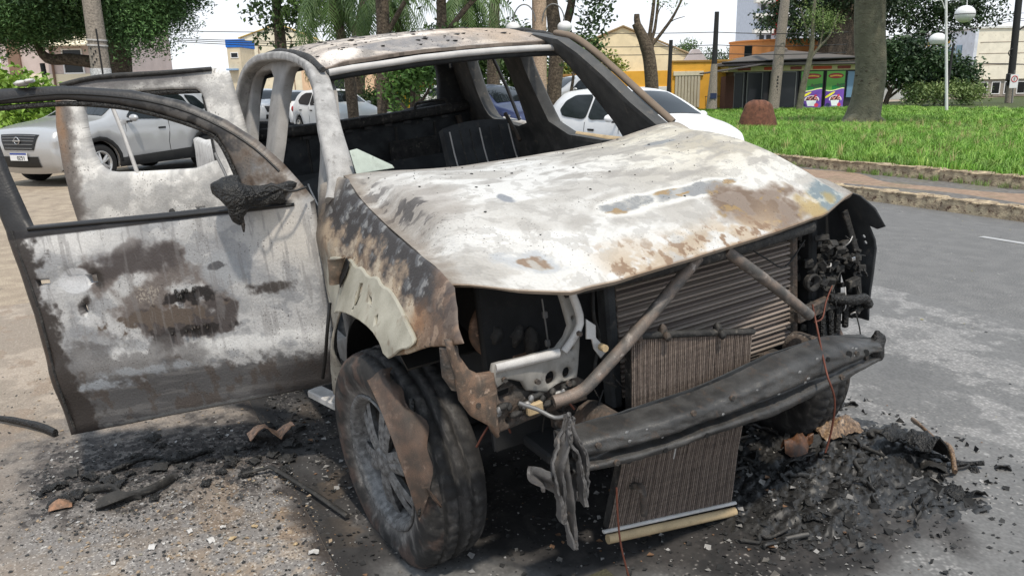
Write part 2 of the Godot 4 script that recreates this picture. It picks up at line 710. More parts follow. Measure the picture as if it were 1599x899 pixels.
	M.soil = tmat(mottle(512, Color(0.20, 0.24, 0.09), Color(0.27, 0.32, 0.12), 420.0, Color(0.32, 0.25, 0.17), 0.3, 0.3, 720.0), 0.95, 0.6)
	M.leaf = mat(Color.WHITE, 0.6)
	M.leaf.vertex_color_use_as_albedo = true
	M.leaf.backlight_enabled = true
	M.leaf.backlight = Color(0.35, 0.4, 0.2)
	M.tint = mat(Color.WHITE, 0.85)
	M.tint.vertex_color_use_as_albedo = true
	M.frond = mat(Color(0.075, 0.13, 0.035).linear_to_srgb(), 0.6)
	M.frond.backlight_enabled = true
	M.frond.backlight = Color(0.3, 0.4, 0.15)
	M.wire = mat(grey(0.12), 0.6)


func scaly(m: StandardMaterial3D, k := 0.6) -> StandardMaterial3D:  # blistered skin
	m.normal_enabled = true
	m.normal_texture = M.relief
	m.normal_scale = k
	return m


func wall_mat(c: Color) -> StandardMaterial3D:
	return tmat(M.plain, 0.9, 0.25, c)


func make_light() -> void:
	var cam := Camera3D.new()
	cam.name = "camera"
	cam.fov = 40.4
	cam.near = 0.05
	cam.far = 900.0
	var f := Basis(Vector3(0.9998, -0.01932, 0.00502), Vector3(0.01996, 0.96767, -0.25145), Vector3(0.0, 0.2515, 0.96786))
	cam.transform = Transform3D(f.orthonormalized(), Vector3(0, 1.559, 0))
	add_child(cam)
	cam.current = true
	var sky := ProceduralSkyMaterial.new()
	sky.sky_top_color = Color(0.80, 0.86, 0.93)
	sky.sky_horizon_color = Color(0.955, 0.965, 0.98)
	sky.sky_curve = 0.2
	sky.ground_bottom_color = Color(0.5, 0.47, 0.43)
	sky.ground_horizon_color = Color(0.75, 0.75, 0.74)
	sky.sun_angle_max = 20.0
	var e := Environment.new()
	e.background_mode = Environment.BG_SKY
	e.sky = Sky.new()
	e.sky.sky_material = sky
	e.background_energy_multiplier = 1.15
	e.tonemap_mode = Environment.TONE_MAPPER_LINEAR
	e.tonemap_exposure = 1.12
	e.sdfgi_enabled = true
	e.ssao_enabled = true
	e.ssil_enabled = true
	var w := WorldEnvironment.new()
	w.environment = e
	add_child(w)
	var sun := DirectionalLight3D.new()
	sun.name = "sun"
	sun.light_energy = 0.98
	sun.light_color = Color(1.0, 0.96, 0.9)
	sun.light_angular_distance = 2.5
	sun.shadow_enabled = true
	add_child(sun)
	sun.look_at_from_position(Vector3(0.14, 0.9, 0.42), Vector3.ZERO, Vector3.UP)


# ---------------------------------------------------------------- the burnt pickup, in its own axes: x forward from the front axle, y up, z towards the near side
func zs(x: float, y: float) -> float:  # flank of the cab above the belt
	return 0.85 - (0.47 - 0.21 * clampf((-1.0 - x) / 1.5, 0.0, 1.0)) * maxf(0.0, y - 1.22)


func hood_at(u: float, v: float) -> Vector3:
	var z := 0.765 - 1.545 * u
	var a := absf(z)
	var xf := ip(z, [-0.79, -0.562, -0.242, 0.118, 0.4, 0.533, 0.643, 0.72, 0.765], [0.545, 0.635, 0.70, 0.748, 0.768, 0.755, 0.66, 0.545, 0.50])
	var xr := -0.42 + 0.1 * (1.0 - minf(1.0, pow(a / 0.75, 2.0)))
	var yr := 1.29 + 0.028 * ss(0.3, 0.72, a)
	var yf := 1.066 + 0.02 * ss(0.5, 0.76, a)
	var y := yf + (yr - yf) * (1.0 - pow(v, 3.0))
	y -= ip(a, [0.0, 0.6, 0.69, 0.73, 0.77], [0.0, 0.0, 0.014, 0.04, 0.075]) * ss(0.0, 0.25, v) * (1.0 - ss(0.75, 1.0, v))
	var zc := 0.66 - 0.16 * v
	y += 0.013 * ss(zc + 0.02, zc - 0.03, a) * ss(0.0, 0.3, v) * (1.0 - 0.7 * ss(0.85, 1.0, v))
	y += 0.006 * fb(u * 130.0, v * 110.0)
	var wing := ip(xr + (xf - xr) * v, [-0.4, -0.3, -0.168, 0.018, 0.24, 0.436, 0.54], [1.335, 1.275, 1.228, 1.187, 1.149, 1.122, 1.09]) + 0.004
	y = lerpf(y, minf(y, wing), ss(0.68, 0.765, a))
	return Vector3(xr + (xf - xr) * v + 0.004 * fb(u * 500.0, 7.0), y, z)


func paint_hood() -> ImageTexture:
	return paint(800, 560, func(u: float, v: float) -> Color:
		var w := fb(u * 420.0, v * 380.0)
		var w2 := fb(u * 1300.0 + 50.0, v * 1100.0)
		var w3 := fb(u * 160.0 + 900.0, v * 260.0)
		var c := Color(0.715, 0.70, 0.675).lerp(Color(0.80, 0.79, 0.77), ss(-0.2, 0.25, w + 0.3 * w3))
		c = c.lerp(Color(0.86, 0.855, 0.84), ss(-0.02, 0.16, fb(u * 260.0 + 71.0, v * 330.0 + 500.0) + 0.12 * w2) * 0.8)
		c = c.lerp(c * Color(1.0, 0.975, 0.915), ss(0.35, 0.8, u) * ss(0.95, 0.5, v))
		# brushed warm-grey ash in bands across the panel
		var band := ss(0.05, 0.3, w3 + 0.25 * w - 0.25 * absf(v - 0.42))
		c = c.lerp(Color(0.63, 0.61, 0.58), band * 0.7)
		c = c.lerp(Color(0.57, 0.55, 0.525), ss(0.1, 0.34, fb(u * 380.0 + 300.0, v * 560.0 + 40.0)) * 0.55 * (1.0 - ss(0.7, 0.9, v)))
		c = c.lerp(Color(0.60, 0.585, 0.565), ss(0.12, 0.2, fb(u * 1700.0 + 12.0, v * 1200.0)) * 0.35)
		# tide line of one flow
		var tide := absf(fb(u * 210.0 + 33.0, v * 260.0 + 9.0) - 0.06)
		c = c.lerp(Color(0.73, 0.71, 0.68), (1.0 - ss(0.0, 0.012, tide)) * 0.5)
		# bare blue-grey streak with a pale halo
		for q in [[0.53, 0.765, 0.185, 0.032, 0.05], [0.40, 0.757, 0.075, 0.040, 0.04]]:
			var b := blob(u, v, q[0], q[1], q[2], q[3], 0.2, 0.6, w + 0.5 * w2, q[4])
			var halo := blob(u, v, q[0], q[1], q[2] * 1.16, q[3] * 1.5, 0.2, 0.35, w, q[4])
			c = c.lerp(Color(0.87, 0.86, 0.835), halo * 0.9)
			c = c.lerp(Color(0.52, 0.525, 0.53).lerp(Color(0.64, 0.635, 0.62), ss(-0.15, 0.25, w2)), b * 0.9)
			c = c.lerp(Color(0.62, 0.50, 0.33), b * ss(0.22, 0.32, fb(u * 900.0, v * 1500.0)) * 0.8)
		# rust towards the far front corner
		var r := blob(u, v, 0.70, 0.905, 0.13, 0.10, 0.35, 0.8, w, 0.2)
		c = c.lerp(Color(0.52, 0.46, 0.41), r)
		c = c.lerp(Color(0.45, 0.375, 0.31), r * ss(-0.05, 0.2, w2))
		c = c.lerp(Color(0.58, 0.48, 0.32), r * ss(0.16, 0.3, fb(u * 800.0 + 70.0, v * 900.0)))
		c = c.lerp(Color(0.66, 0.57, 0.38), blob(u, v, 0.83, 0.97, 0.05, 0.06, 0.5, 0.6, w2) * 0.9)
		# front lip: scaled orange and grey
		var lip := ss(0.86, 0.965, v + 0.05 * w) * ss(0.2, 0.28, u) * (1.0 - ss(0.66, 0.76, u))
		c = c.lerp(Color(0.70, 0.62, 0.52), lip * 0.75 * ss(-0.25, 0.15, w2))
		c = c.lerp(Color(0.53, 0.43, 0.34), lip * ss(0.12, 0.3, fb(u * 1900.0, v * 1300.0)) * 0.9)
		# blue round bare patch at the far corner
		var k := blob(u, v, 0.905, 0.955, 0.055, 0.065, 0.25, 0.5, w2)
		c = c.lerp(Color(0.47, 0.52, 0.54).lerp(Color(0.66, 0.68, 0.66), ss(0.0, 0.25, fb(u * 1500.0, v * 1100.0))), k)
		c = c.lerp(Color(0.60, 0.55, 0.40), blob(u, v, 0.905, 0.96, 0.022, 0.03, 0.6, 0.7, w2))
		# patch with a ring near the headlamp
		var p := blob(u, v, 0.125, 0.905, 0.026, 0.026, 0.2, 1.2, w2)
		c = c.lerp(Color(0.70, 0.71, 0.72), blob(u, v, 0.125, 0.905, 0.045, 0.045, 0.4, 0.9, w2) * 0.9)
		c = c.lerp(Color(0.55, 0.47, 0.40).lerp(Color(0.68, 0.66, 0.63), ss(-0.1, 0.25, fb(u * 2600.0, v * 2000.0))), p)
		c = c.lerp(Color(0.55, 0.56, 0.58), blob(u, v, 0.19, 0.60, 0.014, 0.035, 0.3, 0.6, w2))
		c = c.lerp(Color(0.52, 0.53, 0.54), blob(u, v, 0.73, 0.33, 0.05, 0.03, 0.3, 0.8, w2) * 0.8)
		# soot along the near edge
		var so := blob(u, v, 0.03, 0.50, 0.026, 0.17, 0.5, 1.0, w2, -0.10)
		so = maxf(so, blob(u, v, 0.02, 0.22, 0.03, 0.14, 0.6, 0.9, w2) * 0.7)
		c = c.lerp(Color(0.62, 0.59, 0.56), blob(u, v, 0.05, 0.5, 0.07, 0.3, 0.7, 0.7, w) * 0.6)
		c = c.lerp(Color(0.34, 0.325, 0.32), so * ss(0.0, 0.14, fb(u * 2200.0, v * 1300.0)) * 0.9)
		c = c.lerp(Color(0.46, 0.41, 0.36), ss(0.10, 0.0, v + 0.05 * w2) * 0.35 + ss(0.035, 0.0, u + 0.02 * w2) * 0.6)
		c = c.lerp(Color(0.42, 0.38, 0.34), ss(0.93, 1.0, u + 0.03 * w2) * 0.45)
		c = c.lerp(Color(0.45, 0.34, 0.24), ss(0.992, 1.0, v) * 0.7)
		# cinders
		var sp := nB.get_noise_2d(u * 700.0, v * 520.0)
		c *= 1.0 - 0.06 * absf(sp)
		c = c.lerp(Color(0.17, 0.15, 0.14), ss(0.63, 0.74, nB.get_noise_2d(u * 1500.0 + 900.0, v * 900.0)) * ss(-0.1, 0.35, fb(u * 500.0 + 5.0, v * 400.0)) * 0.9)
		return c
	)


func paint_roof() -> ImageTexture:
	return paint(540, 320, func(u: float, v: float) -> Color:
		var w := fb(u * 500.0, v * 300.0 + 40.0)
		var w2 := fb(u * 1500.0 + 50.0, v * 900.0)
		var c := Color(0.64, 0.60, 0.565).lerp(Color(0.53, 0.505, 0.48), ss(-0.2, 0.25, w2))
		c = c.lerp(Color(0.73, 0.69, 0.645), ss(0.05, 0.3, fb(u * 300.0, v * 1100.0)))
		var patch := blob(u, v, 0.36, 0.11, 0.24, 0.085, 0.1, 0.35, w)
		c = c.lerp(Color(0.49, 0.48, 0.48), patch * (0.75 + 0.5 * w2))
		c = c.lerp(Color(0.87, 0.83, 0.79), blob(u, v, 0.10, 0.10, 0.09, 0.09, 0.5, 0.7, w) + blob(u, v, 0.5, 0.25, 0.3, 0.035, 0.5, 0.6, w2) * 0.8)
		c = c.lerp(Color(0.66, 0.585, 0.51), blob(u, v, 0.78, 0.3, 0.25, 0.35, 0.6, 0.6, w) * 0.8)
		c = c.lerp(Color(0.36, 0.34, 0.33), ss(0.3, 0.62, v + 0.4 * w2) * 0.6 * ss(0.0, 0.25, w2))
		c = c.lerp(Color(0.30, 0.24, 0.19), ss(0.02, 0.0, v) * 0.8)
		c = c.lerp(Color(0.2, 0.18, 0.17), ss(0.6, 0.72, nB.get_noise_2d(u * 800.0, v * 500.0)))
		return c * (1.0 + 0.08 * nB.get_noise_2d(u * 900.0, v * 500.0))
	)


func paint_door(rear: bool) -> ImageTexture:  # u: 0 at the hinge, 1 at the latch over 1.16 m; v: 0 at 0.38 m, 1 at 1.80 m
	return paint(384 if rear else 640, 384 if rear else 640, func(u: float, v: float) -> Color:
		var s := u * 1.16
		var y := 0.38 + v * 1.42
		var w := fb(s * 420.0, y * 420.0 + (900.0 if rear else 0.0))
		var w2 := fb(s * 1400.0 + 50.0, y * 1400.0)
		var w3 := fb(s * 150.0 + 10.0, y * 300.0 + 500.0)
		var c := Color(0.61, 0.61, 0.61).lerp(Color(0.715, 0.71, 0.70), ss(-0.25, 0.25, w + 0.4 * w3))
		c = c.lerp(Color(0.78, 0.775, 0.765), ss(0.06, 0.2, fb(s * 520.0 + 20.0, y * 700.0 + 90.0)) * 0.6)
		c = c.lerp(Color(0.54, 0.545, 0.555), ss(0.08, 0.2, fb(s * 420.0 + 700.0, y * 560.0)) * 0.55)
		var tide := absf(fb(s * 330.0 + 60.0, y * 330.0) - 0.05)
		c = c.lerp(Color(0.50, 0.50, 0.51), (1.0 - ss(0.0, 0.014, tide)) * 0.5)
		if rear:
			c = c.lerp(Color(0.74, 0.72, 0.69), 0.4)
			c = c.lerp(Color(0.86, 0.85, 0.83), ss(-0.05, 0.2, w) * 0.6)
			c = c.lerp(Color(0.30, 0.27, 0.25), ss(0.80, 0.86, s + 0.03 * w2) * 0.85)
			c = c.lerp(Color(0.55, 0.42, 0.31), ss(0.855, 0.885, s + 0.02 * w) * ss(1.3, 1.6, y) * 0.8)
			c = c.lerp(Color(0.36, 0.35, 0.35), ss(1.70, 1.76, y + 0.02 * w2) * ss(0.1, 0.3, s))
			c = c.lerp(Color(0.50, 0.49, 0.48), ss(0.0, 0.3, w2) * 0.2)
		else:
			# great brown scorch in the middle of the door
			var b1 := blob(s, y, 0.62, 0.93, 0.21, 0.18, 0.35, 1.3, w)
			c = c.lerp(Color(0.42, 0.385, 0.365), b1 * 0.95)
			var b2 := maxf(blob(s, y, 0.66, 1.08, 0.14, 0.07, 0.45, 1.3, w), blob(s, y, 0.56, 0.83, 0.17, 0.075, 0.25, 1.4, w))
			c = c.lerp(Color(0.27, 0.245, 0.24), b2 * 0.9)
			c = c.lerp(Color(0.37, 0.325, 0.29), blob(s, y, 0.60, 0.86, 0.17, 0.045, 0.3, 1.3, w2))
			c = c.lerp(Color(0.13, 0.115, 0.115), maxf(blob(s, y, 0.50, 0.925, 0.11, 0.028, 0.35, 1.3, w2), blob(s, y, 0.55, 0.79, 0.13, 0.018, 0.5, 1.5, w2) * 0.9))
			c = c.lerp(Color(0.62, 0.585, 0.54), blob(s, y, 0.66, 0.95, 0.06, 0.035, 0.6, 0.9, w2) * ss(0.0, 0.2, nB.get_noise_2d(s * 500.0, y * 500.0)))
			# small scorch near the hinge and ring of the melted badge
			c = c.lerp(Color(0.25, 0.23, 0.22), blob(s, y, 0.19, 0.925, 0.09, 0.022, 0.5, 1.0, w2))
			c = c.lerp(Color(0.62, 0.63, 0.64), blob(s, y, 0.36, 1.01, 0.09, 0.075, 0.3, 0.6, w) * 0.8)
			c = c.lerp(Color(0.30, 0.30, 0.31), blob(s, y, 0.38, 1.03, 0.045, 0.013, 0.4, 1.4, w2) * 0.9)
			# whitewashed zone at the hinge, bare strip down the front
			c = c.lerp(Color(0.80, 0.775, 0.735), blob(s, y, 0.10, 1.12, 0.14, 0.16, 0.7, 0.5, w) * 0.85)
			c = c.lerp(Color(0.90, 0.89, 0.87), blob(s, y, 0.88, 1.19, 0.22, 0.06, 0.8, 0.5, w) * 0.8)
			c = c.lerp(Color(0.77, 0.77, 0.77), blob(s, y, 0.91, 1.035, 0.055, 0.045, 0.15, 0.5, w))
			c = c.lerp(Color(0.20, 0.18, 0.17), blob(s, y, 0.825, 1.045, 0.02, 0.035, 0.6, 1.0, w2) + blob(s, y, 0.90, 0.94, 0.018, 0.04, 0.5, 0.8, w2, 0.6))
			# pale sheen strip along the lower crease, then soot below
			var low := ss(0.675, 0.625, y + 0.07 * w + 0.06 * w2 + 0.10 * (s - 0.5) * -0.35)
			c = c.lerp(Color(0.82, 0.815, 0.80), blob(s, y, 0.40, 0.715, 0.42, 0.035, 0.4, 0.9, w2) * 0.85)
			c = c.lerp(Color(0.36, 0.35, 0.345), ss(0.785, 0.735, y + 0.07 * w + 0.06 * w2) * ss(0.45, 0.58, s + 0.15 * w) * 0.7)
			c = c.lerp(Color(0.34, 0.335, 0.335), low * 0.9)
			c = c.lerp(Color(0.47, 0.46, 0.45), low * ss(0.0, 0.22, fb(s * 260.0, y * 2200.0)) * 0.6)
			c = c.lerp(Color(0.31, 0.265, 0.235), low * ss(0.05, 0.3, fb(s * 900.0 + 80.0, y * 500.0)) * 0.55)
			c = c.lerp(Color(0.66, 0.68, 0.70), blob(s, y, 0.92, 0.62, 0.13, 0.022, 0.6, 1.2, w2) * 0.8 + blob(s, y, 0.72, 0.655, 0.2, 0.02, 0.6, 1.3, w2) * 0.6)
			c = c.lerp(Color(0.56, 0.56, 0.55), blob(s, y, 0.55, 0.455, 0.5, 0.012, 0.6, 0.6, w2, -0.06) * 0.8)
			c = c.lerp(Color(0.20, 0.185, 0.18), ss(0.60, 0.50, y - 0.25 * (0.35 - s)) * ss(0.42, 0.12, s) * 0.8)
			var drip := fb(s * 2600.0, y * 260.0 + 40.0)
			c = c.lerp(Color(0.50, 0.49, 0.485), ss(0.16, 0.34, drip) * ss(0.62, 0.8, y) * 0.4)
			# sooty rear edge
			c = c.lerp(Color(0.21, 0.19, 0.18), ss(0.995, 1.035, s + 0.05 * w + 0.05 * w2 + 0.06 * ss(0.7, 0.5, y)) * 0.95)
			c = c.lerp(Color(0.30, 0.235, 0.195), ss(1.05, 1.09, s) * ss(0.0, 0.3, w) * 0.6)
			# window frame: black towards the latch, grey where it comes down to the hinge
			var up := ss(1.235, 1.255, y) * ss(0.13, 0.3, s + 0.2 * (y - 1.3))
			c = c.lerp(Color(0.15, 0.145, 0.145).lerp(Color(0.36, 0.345, 0.33), ss(0.8, 0.25, s) * ss(-0.25, 0.2, w2)), up)
			c = c.lerp(Color(0.36, 0.31, 0.265), ss(1.23, 1.27, y) * ss(0.34, 0.2, s) * (0.75 + w2))
			c = c.lerp(Color(0.13, 0.12, 0.12), ss(1.215, 1.222, y) * ss(1.25, 1.24, y) * ss(0.05, 0.1, s))
		c = c.lerp(Color(0.16, 0.14, 0.13), ss(0.58, 0.7, nB.get_noise_2d(s * 620.0, y * 620.0)) * ss(-0.1, 0.3, w) * 0.8)
		return c * (1.0 + 0.07 * nB.get_noise_2d(s * 900.0, y * 900.0))
	)


func paint_fender() -> ImageTexture:  # u: x from -0.75 to 0.75, v: y from 0.4 to 1.4
	return paint(660, 440, func(u: float, v: float) -> Color:
		var x := -0.75 + 1.5 * u
		var y := 0.4 + v
		var w := fb(x * 330.0, y * 330.0 + 300.0)
		var w2 := fb(x * 1500.0 + 50.0, y * 1500.0)
		var w3 := fb(x * 700.0 + 150.0, y * 900.0)
		var top := ip(x, [-0.6, -0.4, -0.2, 0.0, 0.2, 0.4, 0.6], [1.33, 1.31, 1.22, 1.18, 1.14, 1.11, 1.08])
		var t := top - y
		# pale bare metal low down, smoked a little
		var c := Color(0.57, 0.55, 0.505).lerp(Color(0.66, 0.64, 0.59), ss(-0.2, 0.25, w))
		c = c.lerp(Color(0.49, 0.46, 0.42), ss(0.05, 0.3, w3) * 0.5)
		# tan scorch in the middle, cream where the skin peeled
		var mid := ss(0.25, 0.15, t + 0.16 * w)
		c = c.lerp(Color(0.54, 0.455, 0.37).lerp(Color(0.64, 0.565, 0.475), ss(-0.15, 0.15, w3)), mid * 0.9)
		c = c.lerp(Color(0.70, 0.65, 0.575), mid * ss(0.10, 0.15, fb(x * 520.0 + 40.0, y * 640.0 + 11.0)) * 0.85)
		c = c.lerp(Color(0.30, 0.25, 0.215), mid * (1.0 - ss(0.0, 0.012, absf(fb(x * 520.0 + 40.0, y * 640.0 + 11.0) - 0.105))) * 0.8)
		# crust of soot along the bonnet edge and the rear corner, with pale blue flakes
		var so := ss(0.085, 0.035, t + 0.13 * w3 - 0.075 * ss(-0.05, -0.38, x) - 0.02 * ss(0.25, 0.45, x))
		c = c.lerp(Color(0.33, 0.285, 0.255), ss(0.15, 0.05, t + 0.14 * w3 - 0.07 * ss(-0.05, -0.38, x)) * 0.7)
		c = c.lerp(Color(0.205, 0.195, 0.195), so * 0.93)
		c = c.lerp(Color(0.36, 0.365, 0.375), so * ss(0.05, 0.25, fb(x * 1500.0 + 70.0, y * 1500.0)) * 0.75)
		c = c.lerp(Color(0.55, 0.55, 0.545), so * ss(0.27, 0.36, w2) * 0.7)
		# brown strip down to the lamp, then soot at its corner
		c = c.lerp(Color(0.41, 0.325, 0.265), ss(0.40, 0.50, x + 0.12 * w3) * 0.8)
		c = c.lerp(Color(0.58, 0.50, 0.43), ss(0.44, 0.52, x) * ss(0.06, 0.16, fb(x * 1300.0, y * 1300.0 + 9.0)) * 0.75)
		c = c.lerp(Color(0.52, 0.35, 0.22), blob(x, y, 0.42, 0.98, 0.07, 0.05, 0.6, 0.8, w3) * 0.5)
		c = c.lerp(Color(0.19, 0.17, 0.165), ss(0.5, 0.60, x + 0.2 * w2) * ss(0.96, 1.02, y) * 0.55)
		# smoky rear strip against the door, pale cap under the pillar
		c = c.lerp(Color(0.36, 0.325, 0.29), ss(-0.42, -0.54, x + 0.12 * w) * ss(0.35, 0.8, y) * 0.7)
		c = c.lerp(Color(0.62, 0.58, 0.53), ss(1.21, 1.27, y + 0.05 * w) * ss(-0.34, -0.44, x) * 0.8)
		c = c.lerp(Color(0.15, 0.13, 0.12), ss(0.58, 0.68, nB.get_noise_2d(x * 600.0, y * 600.0)) * 0.7)
		return c * (1.0 + 0.05 * nB.get_noise_2d(x * 900.0, y * 900.0))
	)


func fender_z(x: float, y: float) -> float:
	var top := ip(x, [-0.6, -0.4, -0.2, 0.0, 0.2, 0.4, 0.6], [1.33, 1.31, 1.22, 1.18, 1.14, 1.11, 1.08])
	var z := 0.775 + 0.11 * pow(clampf((top - y) / 0.22, 0.0, 1.0), 0.8)
	var r := Vector2(x, y - 0.38).length()
	if y > 0.38:
		z += 0.05 * exp(-pow((r - 0.47) / 0.07, 2.0))
	return z + 0.006 * fb(x * 260.0, y * 260.0)


func door_frame(hx: float, hz: float, deg: float) -> Callable:
	var a := deg_to_rad(deg)
	var e := Vector3(-cos(a), 0, sin(a))
	var n := Vector3(sin(a), 0, cos(a))
	var p0 := Vector3(hx, 0, hz)
	return func(p: Vector2, w: float) -> Vector3:
		var o := w
		if p.y > 1.24:
			o -= 0.3 * (p.y - 1.24)
		else:
			o += 0.016 - 0.016 * pow((p.y - 0.9) / 0.36, 2.0)
			o += 0.011 * ss(0.74, 0.70, p.y) - 0.018 * ss(0.66, 0.5, p.y)
			o += 0.004 * fb(p.x * 300.0, p.y * 300.0)
		return p0 + e * p.x + Vector3(0, p.y, 0) + n * o


func wheel_meshes() -> Dictionary:
	var prof := []   # (radius, y across the width), outer face at +y
	for q in [[0.235, -0.085], [0.30, -0.112], [0.345, -0.113], [0.372, -0.098], [0.383, -0.075], [0.386, -0.05], [0.374, -0.046], [0.374, -0.036], [0.387, -0.032], [0.388, -0.006], [0.374, -0.001], [0.374, 0.010], [0.387, 0.015], [0.386, 0.048], [0.374, 0.052], [0.374, 0.061], [0.384, 0.065], [0.374, 0.092], [0.350, 0.112], [0.305, 0.114], [0.262, 0.102], [0.235, 0.088]]:
		prof.append(Vector2(q[0], q[1]))
	var tyre := MB.new()
	lathe(tyre, prof, Transform3D.IDENTITY, 216, 0, func(a: float, p: Vector2, i: int) -> float:
		var d := 0.002 * fb(cos(a) * 160.0, sin(a) * 160.0 + p.y * 900.0)
		if p.x > 0.381 and absf(p.y) > 0.01 and fmod(a * 216.0 / TAU + (0.5 if p.y > 0 else 2.0) + 0.01, 4.0) < 1.0:
			d -= 0.007
		return d)
	var rim := MB.new()
	lathe(rim, [Vector2(0.205, -0.06), Vector2(0.22, 0.05), Vector2(0.236, 0.085), Vector2(0.244, 0.096), Vector2(0.238, 0.102), Vector2(0.222, 0.09), Vector2(0.205, 0.04), Vector2(0.19, -0.06)], Transform3D.IDENTITY, 48)
	var spoke := MB.new()
	var sp := sheet(func(u: float, v: float) -> Vector3: return Vector3(lerpf(0.045, 0.225, v), 0.082 - 0.03 * v * v + 0.008 * sin(PI * u), (u - 0.5) * lerpf(0.05, 0.036, v)), 4, 6, 0.022, Vector3.UP)
	var hub := MB.new()
	lathe(hub, [Vector2(0.055, 0.02), Vector2(0.062, 0.07), Vector2(0.05, 0.09), Vector2(0.03, 0.096), Vector2(0.0, 0.097)], Transform3D.IDENTITY, 20)
	var disc := MB.new()
	lathe(disc, [Vector2(0.0, 0.0), Vector2(0.16, 0.0), Vector2(0.165, 0.012), Vector2(0.16, 0.022), Vector2(0.0, 0.022)], Transform3D.IDENTITY, 28)
	return {"tyre": tyre.done(), "rim": rim.done(), "spoke": sp.done(), "hub": hub.done(), "disc": disc.done()}


func truck_wheel(W: Dictionary, at: Vector3, steer: float, side: float, tyre_m: Material, rim_m: Material) -> void:
	var w := part("wheel", W.tyre, tyre_m, truck)
	var b := Basis(Vector3.UP, deg_to_rad(steer)) * Basis(Vector3.RIGHT, PI / 2 * side)
	w.transform = Transform3D(b, at)
	part("rim", W.rim, rim_m, w)
	part("hub", W.hub, rim_m, w)
	part("brake_disc", W.disc, M.rust, w)
	for k in 6:
		for s in [-1, 1]:
			var o := part("spoke", W.spoke, rim_m, w)
			o.rotation.y = TAU * k / 6.0 + 0.16 * s + 0.3


